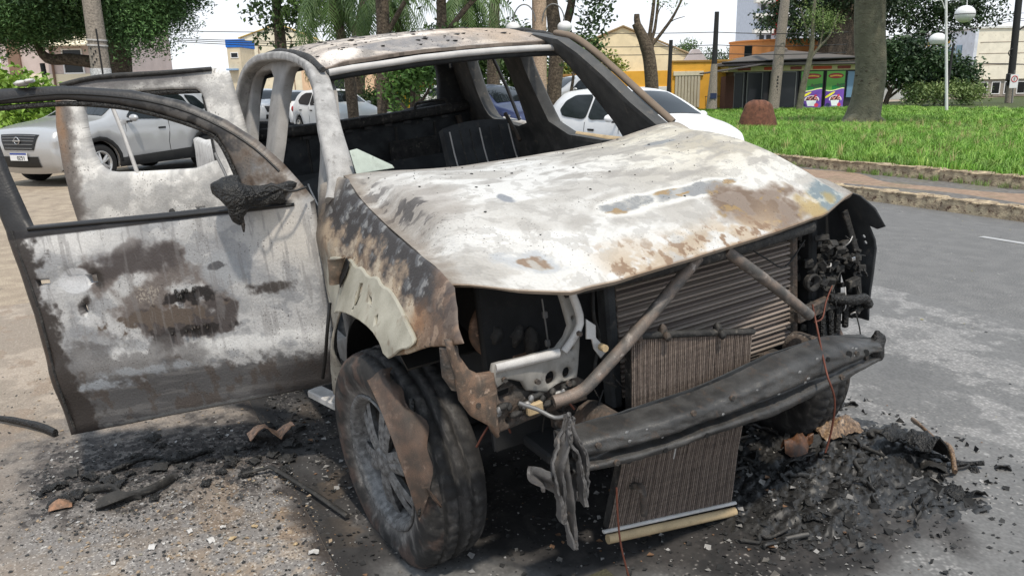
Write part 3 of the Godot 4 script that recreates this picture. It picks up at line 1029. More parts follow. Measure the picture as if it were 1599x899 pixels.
func build_truck() -> void:
	M.frame = scaly(tmat(mottle(512, grey(0.50, 0.01), grey(0.68, 0.012), 420.0, grey(0.36, 0.02), 0.34, 0.12, 95.0), 0.7, 1.3), 0.22)
	M.frame2 = tmat(M.ash.albedo_texture, 0.75, 1.4, Color(0.76, 0.755, 0.75))
	truck = thing("burnt_pickup_truck", "burnt out double cab pickup truck with ash white bonnet and both near doors open", "pickup truck")
	truck.transform = Transform3D(Basis(TX, TY, TZ), TO)
	var T := truck
	# --- bonnet and roof
	var hm := scaly(tmat(paint_hood(), 0.72, 0.0, grey(0.925)), 0.35)
	part("bonnet", sheet(hood_at, 72, 56, 0.012, Vector3.UP).done(), hm, T, "bonnet burnt to white and grey ash with rust at its far front corner")
	var roof_edge := func(x: float) -> float: return ip(x, [-2.5, -2.4, -2.08, -1.72, -1.45, -1.18, -1.02], [1.74, 1.79, 1.83, 1.83, 1.81, 1.765, 1.715])
	var roof_f := func(u: float, v: float) -> Vector3:
		var z := 0.6 - 1.2 * u
		var x := lerpf(-1.035, -2.5, v) + 0.05 * (1.0 - pow(z / 0.6, 2.0)) * (1.0 - v)
		var y: float = roof_edge.call(x - 0.03 * absf(z)) + 0.03 * (1.0 - pow(z / 0.6, 2.0)) - 0.02 * ss(0.5, 0.6, absf(z))
		return Vector3(x, y + 0.008 * fb(u * 120.0, v * 160.0) + 0.003 * fb(u * 900.0, v * 900.0), z)
	part("roof", sheet(roof_f, 48, 40, 0.014, Vector3.UP).done(), scaly(tmat(paint_roof(), 0.8), 0.7), T, "sagging roof skin with grey and brown ash")
	# cinders and flakes lying on the bonnet and the roof
	var chip := MB.new()
	ball(chip, Vector3.ZERO, Vector3(0.5, 0.16, 0.5), 0.9, 3.0, 3)
	var cm := chip.done()
	var at := []
	var tint := []
	for i in 150:
		var u := rng.randf_range(0.04, 0.96)
		var v := rng.randf_range(0.03, 0.97) * rng.randf_range(0.5, 1.0)
		at.append(Transform3D(Basis(Vector3.UP, rng.randf() * TAU).scaled(Vector3(1, 1, 0.6) * (0.004 + 0.014 * pow(rng.randf(), 5.0))), hood_at(u, v) + Vector3(0, 0.001, 0)))
		tint.append(grey(rng.randf_range(0.02, 0.08)))
	for i in 260:
		var u := rng.randf_range(0.02, 0.98)
		var v := rng.randf_range(0.05, 0.98)
		at.append(Transform3D(Basis(Vector3.UP, rng.randf() * TAU).scaled(Vector3(1.6, 0.7, 0.7) * (0.008 + 0.035 * pow(rng.randf(), 3.0))), roof_f.call(u, v) + Vector3(0, 0.001, 0)))
		tint.append(grey(rng.randf_range(0.02, 0.14)))
	scatter("cinders", cm, M.tint, at, tint, T)
	# windscreen header, with a black gap below the roof skin
	var head := []
	for k in 13:
		var z := 0.60 - 1.2 * k / 12.0
		head.append(Vector3(-0.995 + 0.05 * (1.0 - pow(z / 0.6, 2.0)), 1.688 + 0.022 * (1.0 - pow(z / 0.6, 2.0)) + 0.004 * fb(k * 31.0, 3.0), z))
	part("windscreen_header", pipe(head, 0.015, 8, 0.9), M.ash, T)
	var head2 := head.map(func(p: Vector3) -> Vector3: return p + Vector3(-0.04, -0.012, 0))
	part("header_lining", pipe(head2, 0.025, 6), M.dark, T)
	# crusted roof channel on each side
	for s in [1.0, -1.0]:
		var ch := []
		for k in 22:
			var x := -1.0 - 1.48 * k / 21.0
			ch.append(Vector3(x, roof_edge.call(x) - 0.012, s * (0.622 + 0.012 * ss(-1.0, -1.6, x))))
		part("roof_channel", pipe(smooth_path(ch, 4), 0.017, 8, 1.0, Vector3.UP, 0.9), M.soot, T)
	# --- near side: pale arch of the body side from the windscreen pillar over the roof rail to the rear pillar
	var arch := []
	for q in [[-0.43, 1.22], [-0.50, 1.31], [-0.69, 1.475], [-0.94, 1.625], [-1.13, 1.71], [-1.32, 1.755], [-1.56, 1.785], [-1.85, 1.80], [-2.12, 1.795], [-2.34, 1.74], [-2.44, 1.62], [-2.50, 1.45], [-2.52, 1.25], [-2.52, 1.0]]:
		arch.append(Vector3(q[0], q[1], zs(q[0], q[1]) - 0.005 - (0.05 * ss(-0.75, -0.5, q[0]))))
	var ar := [0.053, 0.051, 0.046, 0.041, 0.039, 0.039, 0.039, 0.039, 0.039, 0.04, 0.042, 0.044, 0.05, 0.05]
	var ap := smooth_path(arch, 5)
	var arr := []
	for k in ap.size():
		arr.append(ip(k / 5.0, range(14), ar))
	boxy = 5.0
	part("side_arch", pipe(ap, arr, 24, 0.55, Vector3.BACK, 0.012), M.frame, T, "pale grey arch of the near body side")
	boxy = 0.0
	var inner_hole_f := round_poly(pl([-1.70, 1.735, -1.73, 1.6, -1.69, 1.48, -1.64, 1.34, -1.62, 1.0, -1.60, 0.56, -0.60, 0.56, -0.62, 0.9, -0.66, 1.18, -0.84, 1.40, -1.10, 1.565, -1.36, 1.69, -1.50, 1.735]), 1)
	var inner_hole_r := round_poly(pl([-2.30, 1.735, -2.38, 1.66, -2.36, 1.5, -2.31, 1.3, -2.30, 0.95, -2.15, 0.6, -1.80, 0.56, -1.81, 1.0, -1.86, 1.37, -1.93, 1.55, -1.91, 1.735]), 1)
	var outl := pl([-0.50, 0.44, -0.54, 1.0, -0.60, 1.25, -0.76, 1.44, -0.99, 1.60, -1.16, 1.69, -1.34, 1.745, -1.56, 1.78, -1.85, 1.80, -2.12, 1.795, -2.34, 1.74, -2.44, 1.62, -2.50, 1.45, -2.53, 1.2, -2.55, 0.95, -2.55, 0.44])
	part("door_aperture", panel(outl, [inner_hole_f, inner_hole_r], 0.05, func(p: Vector2, w: float) -> Vector3: return Vector3(p.x, p.y, zs(p.x, p.y) - 0.035 + w), 0.06, 0.012).done(), M.frame2, T)
	M.pillar = tmat(M.dark.albedo_texture, 0.7, 1.3, Color(1.25, 1.2, 1.14))
	# --- far side: pillars and shut doors seen from inside
	var far_f := round_poly(pl([-1.36, 1.735, -1.41, 1.64, -1.42, 1.5, -1.41, 1.245, -0.80, 1.21, -0.73, 1.26, -0.86, 1.5, -0.94, 1.63, -1.03, 1.70, -1.15, 1.735]), 1)
	var far_r := round_poly(pl([-2.18, 1.745, -2.20, 1.63, -2.22, 1.49, -2.20, 1.35, -2.12, 1.30, -1.70, 1.26, -1.66, 1.39, -1.63, 1.59, -1.63, 1.72, -1.86, 1.75]), 1)
	var far_o := pl([-0.91, 1.73, -1.1, 1.765, -1.3, 1.79, -1.7, 1.825, -2.1, 1.825, -2.4, 1.785, -2.5, 1.6, -2.55, 1.3, -2.55, 0.44, -0.42, 0.44, -0.42, 1.30, -0.56, 1.42, -0.68, 1.55, -0.80, 1.66])
	part("far_body_side", panel(far_o, [far_f, far_r], 0.05, func(p: Vector2, w: float) -> Vector3: return Vector3(p.x, p.y, -zs(p.x, p.y) - w + 0.03), 0.09, 0.02).done(), M.pillar, T)
	var fa := []
	for q in [[-0.47, 1.31], [-0.60, 1.435], [-0.73, 1.565], [-0.84, 1.665], [-0.95, 1.735], [-1.10, 1.765]]:
		fa.append(Vector3(q[0], q[1], -zs(q[0], q[1]) - 0.005))
	part("windscreen_pillar", pipe(smooth_path(fa, 4), 0.019, 10, 0.8, Vector3.FORWARD, 0.15), tmat(M.ash.albedo_texture, 0.8, 1.4, Color(0.64, 0.57, 0.50)), T)
	var fb2 := []
	for q in [[-0.62, 1.27], [-0.74, 1.42], [-0.86, 1.57], [-0.97, 1.68]]:
		fb2.append(Vector3(q[0] - 0.04, q[1] - 0.012, -zs(q[0], q[1]) + 0.03))
	part("pillar_lining", pipe(smooth_path(fb2, 4), 0.036, 8, 1.2, Vector3.FORWARD, 0.2), M.rust, T)
	for k in 5:
		var p: Vector3 = fb2[0].lerp(fb2[3], (k + 0.6) / 5.0)
		part("clip_hole", pipe([p + Vector3(0.025, -0.012, 0.022), p + Vector3(0.03, -0.012, 0.03)], 0.009, 7), M.black, T)
	for q in [[-2.14, -1.70, 1.285, 1.255], [-1.40, -0.74, 1.225, 1.20]]:
		part("window_sill", pipe([Vector3(q[0], q[2], -0.79), Vector3((q[0] + q[1]) / 2, (q[2] + q[3]) / 2 - 0.004, -0.80), Vector3(q[1], q[3], -0.79)], 0.028, 8, 1.2, Vector3.UP, 0.15), M.tan if q[0] > -2 else M.ash, T)
	part("window_channel", pipe([Vector3(-2.06, 1.745, -0.69), Vector3(-2.0, 1.5, -0.76), Vector3(-1.93, 1.27, -0.80)], 0.011, 6), M.black, T)
	# --- inside of the cab
	part("back_panel", panel(round_poly(pl([-0.78, 0.45, 0.78, 0.45, 0.80, 1.2, 0.72, 1.5, 0.63, 1.77, -0.63, 1.77, -0.72, 1.5, -0.80, 1.2]), 1), [round_poly(pl([-0.49, 1.405, 0.68, 1.405, 0.63, 1.60, 0.56, 1.73, -0.50, 1.73, -0.52, 1.6]), 1)], 0.12, func(p: Vector2, w: float) -> Vector3: return Vector3(-2.47 + w + 0.01 * fb(p.x * 200.0, p.y * 200.0), p.y, p.x), 0.05, 0.012).done(), M.dark, T)
	part("back_panel_rim", pipe([Vector3(-2.43, 1.385, 0.74), Vector3(-2.43, 1.375, 0.3), Vector3(-2.43, 1.38, -0.1), Vector3(-2.43, 1.39, -0.5), Vector3(-2.43, 1.40, -0.76)], 0.034, 8, 0.8, Vector3.UP, 0.12), M.soot, T)
	for k in 9:
		part("rim_slot", block(Vector3(-2.40, 1.33 + 0.002 * k, 0.55 - 0.13 * k), Vector3(0.012, 0.022, 0.05), 0.004), M.black, T)
	part("grab_loop", pipe(smooth_path([Vector3(-2.42, 1.40, -0.30), Vector3(-2.42, 1.445, -0.31), Vector3(-2.42, 1.45, -0.36), Vector3(-2.42, 1.455, -0.47), Vector3(-2.42, 1.45, -0.52), Vector3(-2.42, 1.41, -0.53)], 3), 0.009, 6), M.soot, T)
	part("back_panel_rib", pipe([Vector3(-2.43, 1.34, -0.60), Vector3(-2.42, 1.25, -0.615), Vector3(-2.42, 1.17, -0.62)], 0.022, 7, 1.0, Vector3.UP, 0.4), M.rust, T)
	for q in [[0.42, 0.5], [-0.15, 0.46], [-0.42, 0.5]]:
		part("back_panel_seam", pipe([Vector3(-2.415, 1.32, q[0]), Vector3(-2.41, 0.95, q[0] + 0.01), Vector3(-2.41, 0.6, q[0])], 0.010, 5), M.soot, T)
	part("back_panel_plate", block(Vector3(-2.41, 1.15, -0.26), Vector3(0.02, 0.17, 0.34), 0.006), M.soot, T)
	part("firewall", block(Vector3(-0.5, 0.85, 0), Vector3(0.05, 0.8, 1.5), 0.01), M.dark, T)
	part("dashboard_beam", pipe([Vector3(-0.7, 1.12, 0.72), Vector3(-0.68, 1.14, 0), Vector3(-0.7, 1.12, -0.72)], 0.04, 10), M.rust, T)
	part("cab_floor", block(Vector3(-1.5, 0.46, 0), Vector3(2.1, 0.06, 1.6), 0.01), M.dark, T)
	for s in [1.0, -1.0]:
		var z0: float = 0.42 * s
		part("seat_base", block(Vector3(-1.35, 0.68, z0), Vector3(0.5, 0.14, 0.46), 0.03), M.soot, T)
		var fr := sheet(func(u: float, v: float) -> Vector3: return Vector3(-1.52 - 0.26 * v - 0.03 * sin(PI * u), 0.72 + (0.62 if s < 0 else 0.45) * v - 0.02 * pow(2 * u - 1, 2), z0 + (0.5 - u) * lerpf(0.5, 0.42, v)), 8, 8, 0.05, Vector3.RIGHT)
		var seat := part("seat_back", fr.done(), M.dark, T)
		for k in 7:
			var zz := z0 + 0.19 - 0.063 * k
			part("seat_spring", pipe(smooth_path([Vector3(-1.73, 1.30 if s < 0 else 1.14, zz), Vector3(-1.64, 1.12, zz + 0.014), Vector3(-1.58, 0.98, zz - 0.012), Vector3(-1.52, 0.84, zz)], 3), 0.0045, 5), M.soot if k % 3 else M.ash, seat)
		part("seat_post", pipe([Vector3(-1.66, 1.2, z0 - 0.22), Vector3(-1.76, 1.36 if s < 0 else 1.2, z0 - 0.19)], 0.012, 6), M.rust, seat)
	part("rear_bench_back", sheet(func(u: float, v: float) -> Vector3: return Vector3(-2.2 - 0.16 * v, 0.66 + 0.46 * v, 0.66 - 1.32 * u), 12, 4, 0.06, Vector3.RIGHT).done(), M.dark, T)
	# --- near front wing with its arch, torn flare and curled skin
	var wing := pl([-0.615, 1.275, -0.47, 1.31, -0.36, 1.31, -0.305, 1.268, -0.168, 1.226, 0.018, 1.185, 0.24, 1.147, 0.436, 1.12, 0.54, 1.09, 0.60, 1.05, 0.64, 1.01, 0.69, 0.985, 0.60, 0.955, 0.52, 0.935, 0.47, 0.915, 0.40, 0.885, 0.293, 0.85, 0.22, 0.90, 0.103, 0.917, -0.033, 0.914, -0.17, 0.89, -0.285, 0.85, -0.33, 0.79, -0.345, 0.70, -0.35, 0.60, -0.36, 0.50, -0.46, 0.47, -0.50, 0.60, -0.50, 0.8, -0.50, 1.02, -0.54, 1.16])
	var wf := func(p: Vector2, w: float) -> Vector3: return Vector3(p.x, p.y, fender_z(p.x, p.y) + w)
	var wm := scaly(tmat(paint_fender(), 0.62), 0.22)
	wm.heightmap_enabled = false
	part("front_wing", panel(wing, [circle(Vector2(-0.478, 1.0), 0.011, 0.02, 8), circle(Vector2(-0.47, 0.86), 0.008, 0.012, 8)], 0.028, wf, 0.012, 0.005, Rect2(-0.75, 0.4, 1.5, 1.0)).done(), wm, T, "near front wing with flaking soot and tan scorch")
	var flare := pl([-0.36, 0.90, -0.40, 0.98, -0.34, 1.045, -0.256, 1.062, -0.20, 1.05, -0.16, 1.068, -0.10, 1.045, -0.051, 1.058, 0.03, 1.035, 0.09, 1.052, 0.141, 1.03, 0.20, 1.03, 0.292, 1.0, 0.36, 0.975, 0.421, 0.955, 0.462, 0.938, 0.44, 0.915, 0.40, 0.905, 0.35, 0.872, 0.293, 0.845, 0.22, 0.898, 0.103, 0.915, -0.033, 0.912, -0.17, 0.888, -0.285, 0.848])
	part("arch_flare", panel(round_poly(flare, 1), [pl([-0.02, 1.01, 0.004, 1.012, 0.010, 0.985, -0.006, 0.945, -0.002, 0.92, -0.014, 0.93, -0.016, 0.97]), pl([0.17, 0.945, 0.18, 0.955, 0.20, 0.93, 0.19, 0.925]), pl([0.07, 0.99, 0.10, 0.983, 0.12, 0.965, 0.09, 0.972])], 0.03, func(p: Vector2, w: float) -> Vector3: return Vector3(p.x, p.y, fender_z(p.x, p.y) + 0.008 + w + 0.014 * ss(1.0, 0.90, p.y) + 0.0025 * fb(p.x * 500.0, p.y * 500.0)), 0.012, 0.004).done(), scaly(tmat(mottle(512, Color(0.56, 0.545, 0.49), Color(0.67, 0.655, 0.60), 300.0, Color(0.46, 0.41, 0.35, 0.8), 0.34, 0.08, 990.0), 0.55, 1.2), 0.15), T, "pale cracked wheel arch flare")
	var curl := sheet(func(u: float, v: float) -> Vector3:
		var a := -0.6 + 3.6 * u
		return Vector3(-0.185 + 0.026 * sin(a) * (1.0 - 0.2 * v) - 0.03 * v, 1.075 - 0.10 * v + 0.006 * sin(9.0 * v), 0.868 + 0.03 - 0.03 * cos(a) * (1.0 - 0.3 * v) + 0.012 * v), 14, 8, 0.003, Vector3.BACK)
	part("curled_skin", curl.done(), tmat(M.rust.albedo_texture, 0.8, 2.0, Color(1.45, 1.42, 1.35)), T)
	part("torn_hole", panel(pl([-0.165, 1.07, -0.13, 1.06, -0.135, 1.02, -0.165, 0.98, -0.185, 0.965, -0.18, 1.01]), [], 0.03, func(p: Vector2, w: float) -> Vector3: return Vector3(p.x, p.y, fender_z(p.x, p.y) + 0.020 + w), 0.004, 0.001).done(), M.black, T)
	for k in 0:
		var x := 0.48 - 0.075 * k
		var y := ip(x, [-0.4, 0.0, 0.5], [1.22, 1.12, 1.03]) + 0.03 * sin(k * 2.3)
		part("paint_flake", sheet(func(u: float, v: float) -> Vector3: return Vector3(x + 0.06 * (u - 0.5), y + 0.045 * (v - 0.5) * (1.0 - 0.5 * u), fender_z(x, y) + 0.003 + 0.016 * v * v + 0.006 * sin(u * 5.0 + k)), 4, 4, 0.002, Vector3.BACK).done(), wm if k % 2 else M.ash, T)
	# dark pocket behind the wing: wheel housing
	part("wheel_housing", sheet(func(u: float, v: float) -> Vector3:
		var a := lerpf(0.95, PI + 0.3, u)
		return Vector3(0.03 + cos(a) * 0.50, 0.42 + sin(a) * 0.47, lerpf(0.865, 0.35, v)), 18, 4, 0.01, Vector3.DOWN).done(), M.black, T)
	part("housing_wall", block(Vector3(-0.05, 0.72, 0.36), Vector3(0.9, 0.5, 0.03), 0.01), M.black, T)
	part("strap_end", pipe(smooth_path([Vector3(-0.40, 0.86, 0.90), Vector3(-0.39, 0.76, 0.93), Vector3(-0.44, 0.64, 0.945), Vector3(-0.49, 0.54, 0.96)], 3), 0.007, 6), M.black, T)
	# --- far front wing, almost edge-on
	var wing2 := pl([-0.45, 1.3, 0.0, 1.2, 0.40, 1.12, 0.56, 1.075, 0.60, 1.03, 0.62, 0.96, 0.585, 0.945, 0.55, 0.955, 0.56, 0.90, 0.552, 0.82, 0.54, 0.70, 0.525, 0.57, 0.41, 0.55, 0.40, 0.74, 0.30, 0.86, 0.1, 0.92, -0.1, 0.92, -0.28, 0.85, -0.35, 0.6, -0.36, 0.48, -0.46, 0.46])
	part("far_front_wing", panel(wing2, [circle(Vector2(0.515, 0.905), 0.008, 0.008, 8), circle(Vector2(0.515, 0.88), 0.008, 0.008, 8)], 0.05, func(p: Vector2, w: float) -> Vector3: return Vector3(p.x, p.y, -fender_z(p.x, p.y) - w - 0.03 * ss(0.3, 0.6, p.x)), 0.012, 0.004).done(), M.dark, T)
	part("far_wing_stay", pipe([Vector3(0.52, 1.02, -0.775), Vector3(0.53, 0.86, -0.83), Vector3(0.53, 0.66, -0.85)], 0.014, 6, 0.5), M.soot, T)
	# --- windscreen corner glass
	part("windscreen_corner", panel(pl([0.0, 0.0, 0.0, 0.085, 0.03, 0.088, 0.145, 0.012, 0.15, 0.0]), [], 0.05, func(p: Vector2, w: float) -> Vector3: return Vector3(-0.42 - 0.5 * p.y + w * 0.6, 1.315 + p.y, 0.715 - p.x), 0.008, 0.002).done(), tmat(M.ash.albedo_texture, 0.35, 2.0, Color(0.88, 0.94, 0.90)), T, "pale green corner of the windscreen left at the bonnet")
	# --- wheels
	var W := wheel_meshes()
	var tm := tmat(paint(640, 200, func(u: float, v: float) -> Color:
		var w := fb(u * 900.0, v * 300.0)
		var w2 := fb(u * 2600.0, v * 900.0)
		var c := Color(0.135, 0.132, 0.132).lerp(Color(0.205, 0.20, 0.195), ss(-0.2, 0.3, w2))
		c = c.lerp(Color(0.30, 0.29, 0.285), ss(0.12, 0.3, w) * 0.4)
		c = c.lerp(Color(0.36, 0.285, 0.25), ss(0.74, 0.80, v + 0.05 * w) * ss(0.96, 0.90, v) * ss(-0.1, 0.2, w) * 0.7)
		c = c.lerp(Color(0.50, 0.485, 0.47), ss(0.9, 0.97, v + 0.04 * w2) * 0.6 + ss(0.3, 0.38, w2) * 0.25)
		return c * (1.0 + 0.2 * nB.get_noise_2d(u * 1600.0, v * 500.0))), 0.8)
	var rm := tmat(mottle(384, grey(0.30), grey(0.52), 420.0, grey(0.17), 0.26, 0.3, 777.0), 0.6, 3.5, Color.WHITE, 0.15)
	truck_wheel(W, Vector3(0.045, 0.395, 0.83), 6.0, 1.0, tm, rm)
	truck_wheel(W, Vector3(0.045, 0.30, -0.83), 6.0, -1.0, tm, rm)
	truck_wheel(W, Vector3(-3.09, 0.39, 0.82), 0.0, 1.0, tm, rm)
	truck_wheel(W, Vector3(-3.09, 0.30, -0.82), 0.0, -1.0, tm, rm)
	# melted flap of tread hanging over the near tyre
	var flap := sheet(func(u: float, v: float) -> Vector3:
		var a := lerpf(1.25, 0.0 + 0.12 * sin(u * 4.0), v)
		var r := 0.393 + 0.010 * sin(3.0 * v + 2.0 * u) + 0.004 * fb(u * 300.0, v * 500.0)
		var zz := lerpf(0.035 + 0.02 * sin(v * 9.0) + 0.012 * sin(v * 23.0), 0.125, u) * (1.0 - 0.30 * v * v) + 0.012 * v
		r -= 0.028 * ss(0.07, 0.12, zz)
		return Vector3(0.045 + cos(a) * r + zz * 0.1, 0.395 + sin(a) * r, 0.83 + zz), 12, 26, 0.006, Vector3.RIGHT)
	part("melted_tread", flap.done(), tmat(M.rust.albedo_texture, 0.7, 1.6, Color(0.92, 0.85, 0.81)), T, "brown flap of melted tread over the near front tyre")
	part("torn_tread", pipe(smooth_path([Vector3(0.30, 0.70, 0.86), Vector3(0.36, 0.62, 0.885), Vector3(0.405, 0.52, 0.89), Vector3(0.42, 0.45, 0.90), Vector3(0.42, 0.38, 0.93)], 4), [0.010, 0.010, 0.010, 0.011, 0.012, 0.012, 0.011, 0.010, 0.010, 0.009, 0.009, 0.008, 0.008, 0.008, 0.007, 0.006, 0.005], 6), M.char, T)
	build_front(T)
	build_rear(T)
	build_doors(T)


func lumpy(bits: Array, seed_: int) -> ArrayMesh:  # crumpled clinker: lumps [centre, radii] with rods between
	var mb := MB.new()
	for i in bits.size():
		ball(mb, bits[i][0], bits[i][1], 0.55, 2.0 + 0.35 * (i + seed_) , 7)
	return mb.done()


func build_front(T: Node3D) -> void:
	M.bay = tmat(M.dark.albedo_texture, 0.85, 1.3, Color(0.55, 0.55, 0.56))
	M.scorched = scaly(tmat(M.rust.albedo_texture, 0.75, 2.2, Color(1.3, 1.22, 1.15)), 0.4)
	var xf_at := func(x: float) -> Callable: return func(p: Vector2, w: float) -> Vector3: return Vector3(x + w + 0.03 * sin((p.x - 0.5) * 5.0) + 0.012 * fb(p.x * 300.0, p.y * 300.0), p.y, p.x)
	# lamp frame, pale, with its holes: points (z, y)
	var frame := pl([0.487, 1.04, 0.432, 1.03, 0.427, 0.975, 0.414, 0.962, 0.418, 0.915, 0.428, 0.838, 0.445, 0.752, 0.533, 0.757, 0.56, 0.745, 0.628, 0.775, 0.64, 0.805, 0.68, 0.825, 0.72, 0.812, 0.735, 0.85, 0.725, 0.884, 0.62, 0.873, 0.515, 0.867, 0.482, 0.892, 0.464, 0.92, 0.475, 0.986])
	part("lamp_frame", panel(frame, [circle(Vector2(0.54, 0.783), 0.019, 0.021, 12), circle(Vector2(0.48, 0.779), 0.016, 0.017, 12), circle(Vector2(0.458, 0.848), 0.007, 0.006, 8), circle(Vector2(0.445, 0.94), 0.005, 0.007, 8)], 0.03, xf_at.call(0.62), 0.02, 0.006).done(), tmat(M.ash.albedo_texture, 0.7, 2.2, Color(0.74, 0.735, 0.72)), T, "pale pressed frame of the missing near headlamp")
	part("frame_lip", pipe([Vector3(0.645, 0.872, 0.72), Vector3(0.645, 0.868, 0.62), Vector3(0.645, 0.864, 0.52)], 0.009, 6, 1.6, Vector3.RIGHT), M.ash, T)
	part("frame_web", pipe(smooth_path([Vector3(0.635, 1.02, 0.455), Vector3(0.64, 0.93, 0.44), Vector3(0.64, 0.86, 0.50)], 4), 0.012, 6, 0.6), M.ash, T)
	part("lamp_bracket", panel(pl([0.835, 0.985, 0.822, 0.938, 0.80, 0.893, 0.772, 0.87, 0.728, 0.862, 0.722, 0.81, 0.735, 0.756, 0.733, 0.69, 0.745, 0.675, 0.76, 0.715, 0.81, 0.76, 0.835, 0.81, 0.84, 0.90, 0.85, 0.985]), [], 0.03, xf_at.call(0.63), 0.03, 0.008).done(), M.scorched, T, "brown bracket under the near wing")
	part("bracket_stub", pipe([Vector3(0.60, 0.95, 0.83), Vector3(0.61, 0.88, 0.835), Vector3(0.61, 0.84, 0.82)], [0.035, 0.038, 0.03], 8, 0.8, Vector3.RIGHT, 0.3), M.rust, T)
	part("front_panel", panel(pl([0.74, 0.80, 0.745, 0.69, 0.74, 0.672, 0.59, 0.672, 0.49, 0.665, 0.40, 0.66, 0.40, 0.72, 0.445, 0.755, 0.53, 0.762, 0.56, 0.748, 0.635, 0.775, 0.66, 0.80]), [pl([0.71, 0.80, 0.71, 0.765, 0.665, 0.765, 0.66, 0.79]), circle(Vector2(0.69, 0.70), 0.008, 0.009, 8), circle(Vector2(0.64, 0.71), 0.01, 0.012, 8)], 0.03, xf_at.call(0.60), 0.03, 0.006).done(), M.rust, T)
	part("bolt_plate", block(Vector3(0.645, 0.722, 0.615), Vector3(0.02, 0.035, 0.05), 0.006), M.tan, T)
	for k in 9:
		var z := 0.74 - 0.035 * k
		part("slag", lumpy([[Vector3(0.635, 0.735 + 0.02 * sin(k * 2.1), z), Vector3(0.012, 0.01, 0.025)], [Vector3(0.64, 0.745 + 0.01 * sin(k * 3.0), z - 0.015), Vector3(0.008, 0.012, 0.01)]], k), M.soot if k % 3 else M.steel, T)
	var tab := part("hanging_tab", panel(pl([0.415, 0.935, 0.38, 0.905, 0.382, 0.868, 0.365, 0.845, 0.35, 0.812, 0.372, 0.80, 0.392, 0.835, 0.40, 0.868, 0.42, 0.875]), [], 0.03, xf_at.call(0.645), 0.006, 0.002).done(), M.ash, T)
	part("tab_bolt", pipe([Vector3(0.645, 0.845, 0.38), Vector3(0.67, 0.845, 0.38)], 0.011, 8), M.tan, tab)
	# lamp hole: what is left inside
	part("arch_ring", pipe(smooth_path([Vector3(0.36, 0.955, 0.60), Vector3(0.37, 0.91, 0.640), Vector3(0.37, 0.865, 0.645), Vector3(0.38, 0.82, 0.615), Vector3(0.40, 0.785, 0.545), Vector3(0.41, 0.77, 0.48)], 4), 0.018, 8, 1.5, Vector3.RIGHT, 0.1), tmat(M.rust.albedo_texture, 0.8, 2.0, Color(1.25, 1.1, 1.0)), T)
	part("strut_tower", pipe([Vector3(0.25, 0.55, 0.52), Vector3(0.22, 0.8, 0.50), Vector3(0.1, 1.0, 0.48)], [0.13, 0.14, 0.12], 14, 1.0, Vector3.RIGHT, 0.1), M.bay, T)
	part("lamp_remains", lumpy([[Vector3(0.40, 0.87, 0.60), Vector3(0.03, 0.03, 0.03)], [Vector3(0.38, 0.85, 0.53), Vector3(0.05, 0.04, 0.04)], [Vector3(0.42, 0.82, 0.49), Vector3(0.03, 0.05, 0.025)], [Vector3(0.36, 0.92, 0.55), Vector3(0.03, 0.05, 0.06)]], 3), M.soot, T)
	part("cable_clip", block(Vector3(0.50, 0.93, 0.475), Vector3(0.012, 0.022, 0.016), 0.003), M.steel, T)
	part("cable_clip", block(Vector3(0.50, 0.84, 0.475), Vector3(0.012, 0.022, 0.016), 0.003), M.steel, T)
	part("cable", pipe([Vector3(0.50, 0.98, 0.48), Vector3(0.505, 0.90, 0.478), Vector3(0.50, 0.82, 0.472)], 0.003, 5), M.steel, T)
	part("engine_block", block(Vector3(0.0, 0.78, -0.05), Vector3(0.75, 0.45, 0.6), 0.05), M.bay, T)
	part("engine_bay_wall", block(Vector3(0.15, 0.75, -0.62), Vector3(0.75, 0.6, 0.04), 0.02), M.bay, T)
	part("radiator_shroud", block(Vector3(0.40, 0.77, 0.0), Vector3(0.03, 0.56, 1.3), 0.01), M.bay, T)
	part("front_underpan", block(Vector3(0.15, 0.50, 0.0), Vector3(0.85, 0.04, 1.1), 0.01), M.bay, T)
	for s in [1.0, -1.0]:
		part("chassis_rail", block(Vector3(0.15, 0.52, 0.40 * s), Vector3(1.0, 0.12, 0.09), 0.012), M.rust, T)
	part("crash_can", pipe([Vector3(0.58, 0.60, 0.40), Vector3(0.78, 0.60, 0.40)], 0.058, 10), M.rust, T)
	part("crash_can", pipe([Vector3(0.58, 0.60, -0.46), Vector3(0.76, 0.60, -0.46)], 0.058, 10), M.rust, T)
	# charge cooler with its bars
	var co := part("charge_cooler", block(Vector3(0.455, 0.775, -0.145), Vector3(0.03, 0.42, 0.76), 0.006), M.dark, T)
	for k in 22:
		var y := 0.595 + 0.0172 * k
		var fin := part("fin", block(Vector3(0.492, y, -0.145), Vector3(0.045, 0.0078, 0.74), 0.0025, Basis(Vector3.BACK, -0.3)), M.finm[k % 3], co)
		fin.position.y += 0.002 * sin(k * 2.7)
	part("cooler_tank", block(Vector3(0.485, 0.775, 0.245), Vector3(0.06, 0.44, 0.04), 0.012), M.dark, co)
	part("cooler_tank", block(Vector3(0.485, 0.775, -0.535), Vector3(0.06, 0.44, 0.04), 0.012), M.rust, co)
	for k in 9:
		part("lower_fin", block(Vector3(0.50, 0.49 + 0.011 * k, -0.35), Vector3(0.03, 0.004, 0.12), 0.0015), M.rust, co)
	part("upper_beam", pipe([Vector3(0.62, 1.03, 0.47), Vector3(0.66, 1.035, 0.2), Vector3(0.665, 1.035, -0.1), Vector3(0.62, 1.03, -0.5)], 0.022, 8, 0.8), M.soot, T)
	var stay_m := tmat(M.rust.albedo_texture, 0.6, 1.6, Color(1.3, 1.33, 1.36))
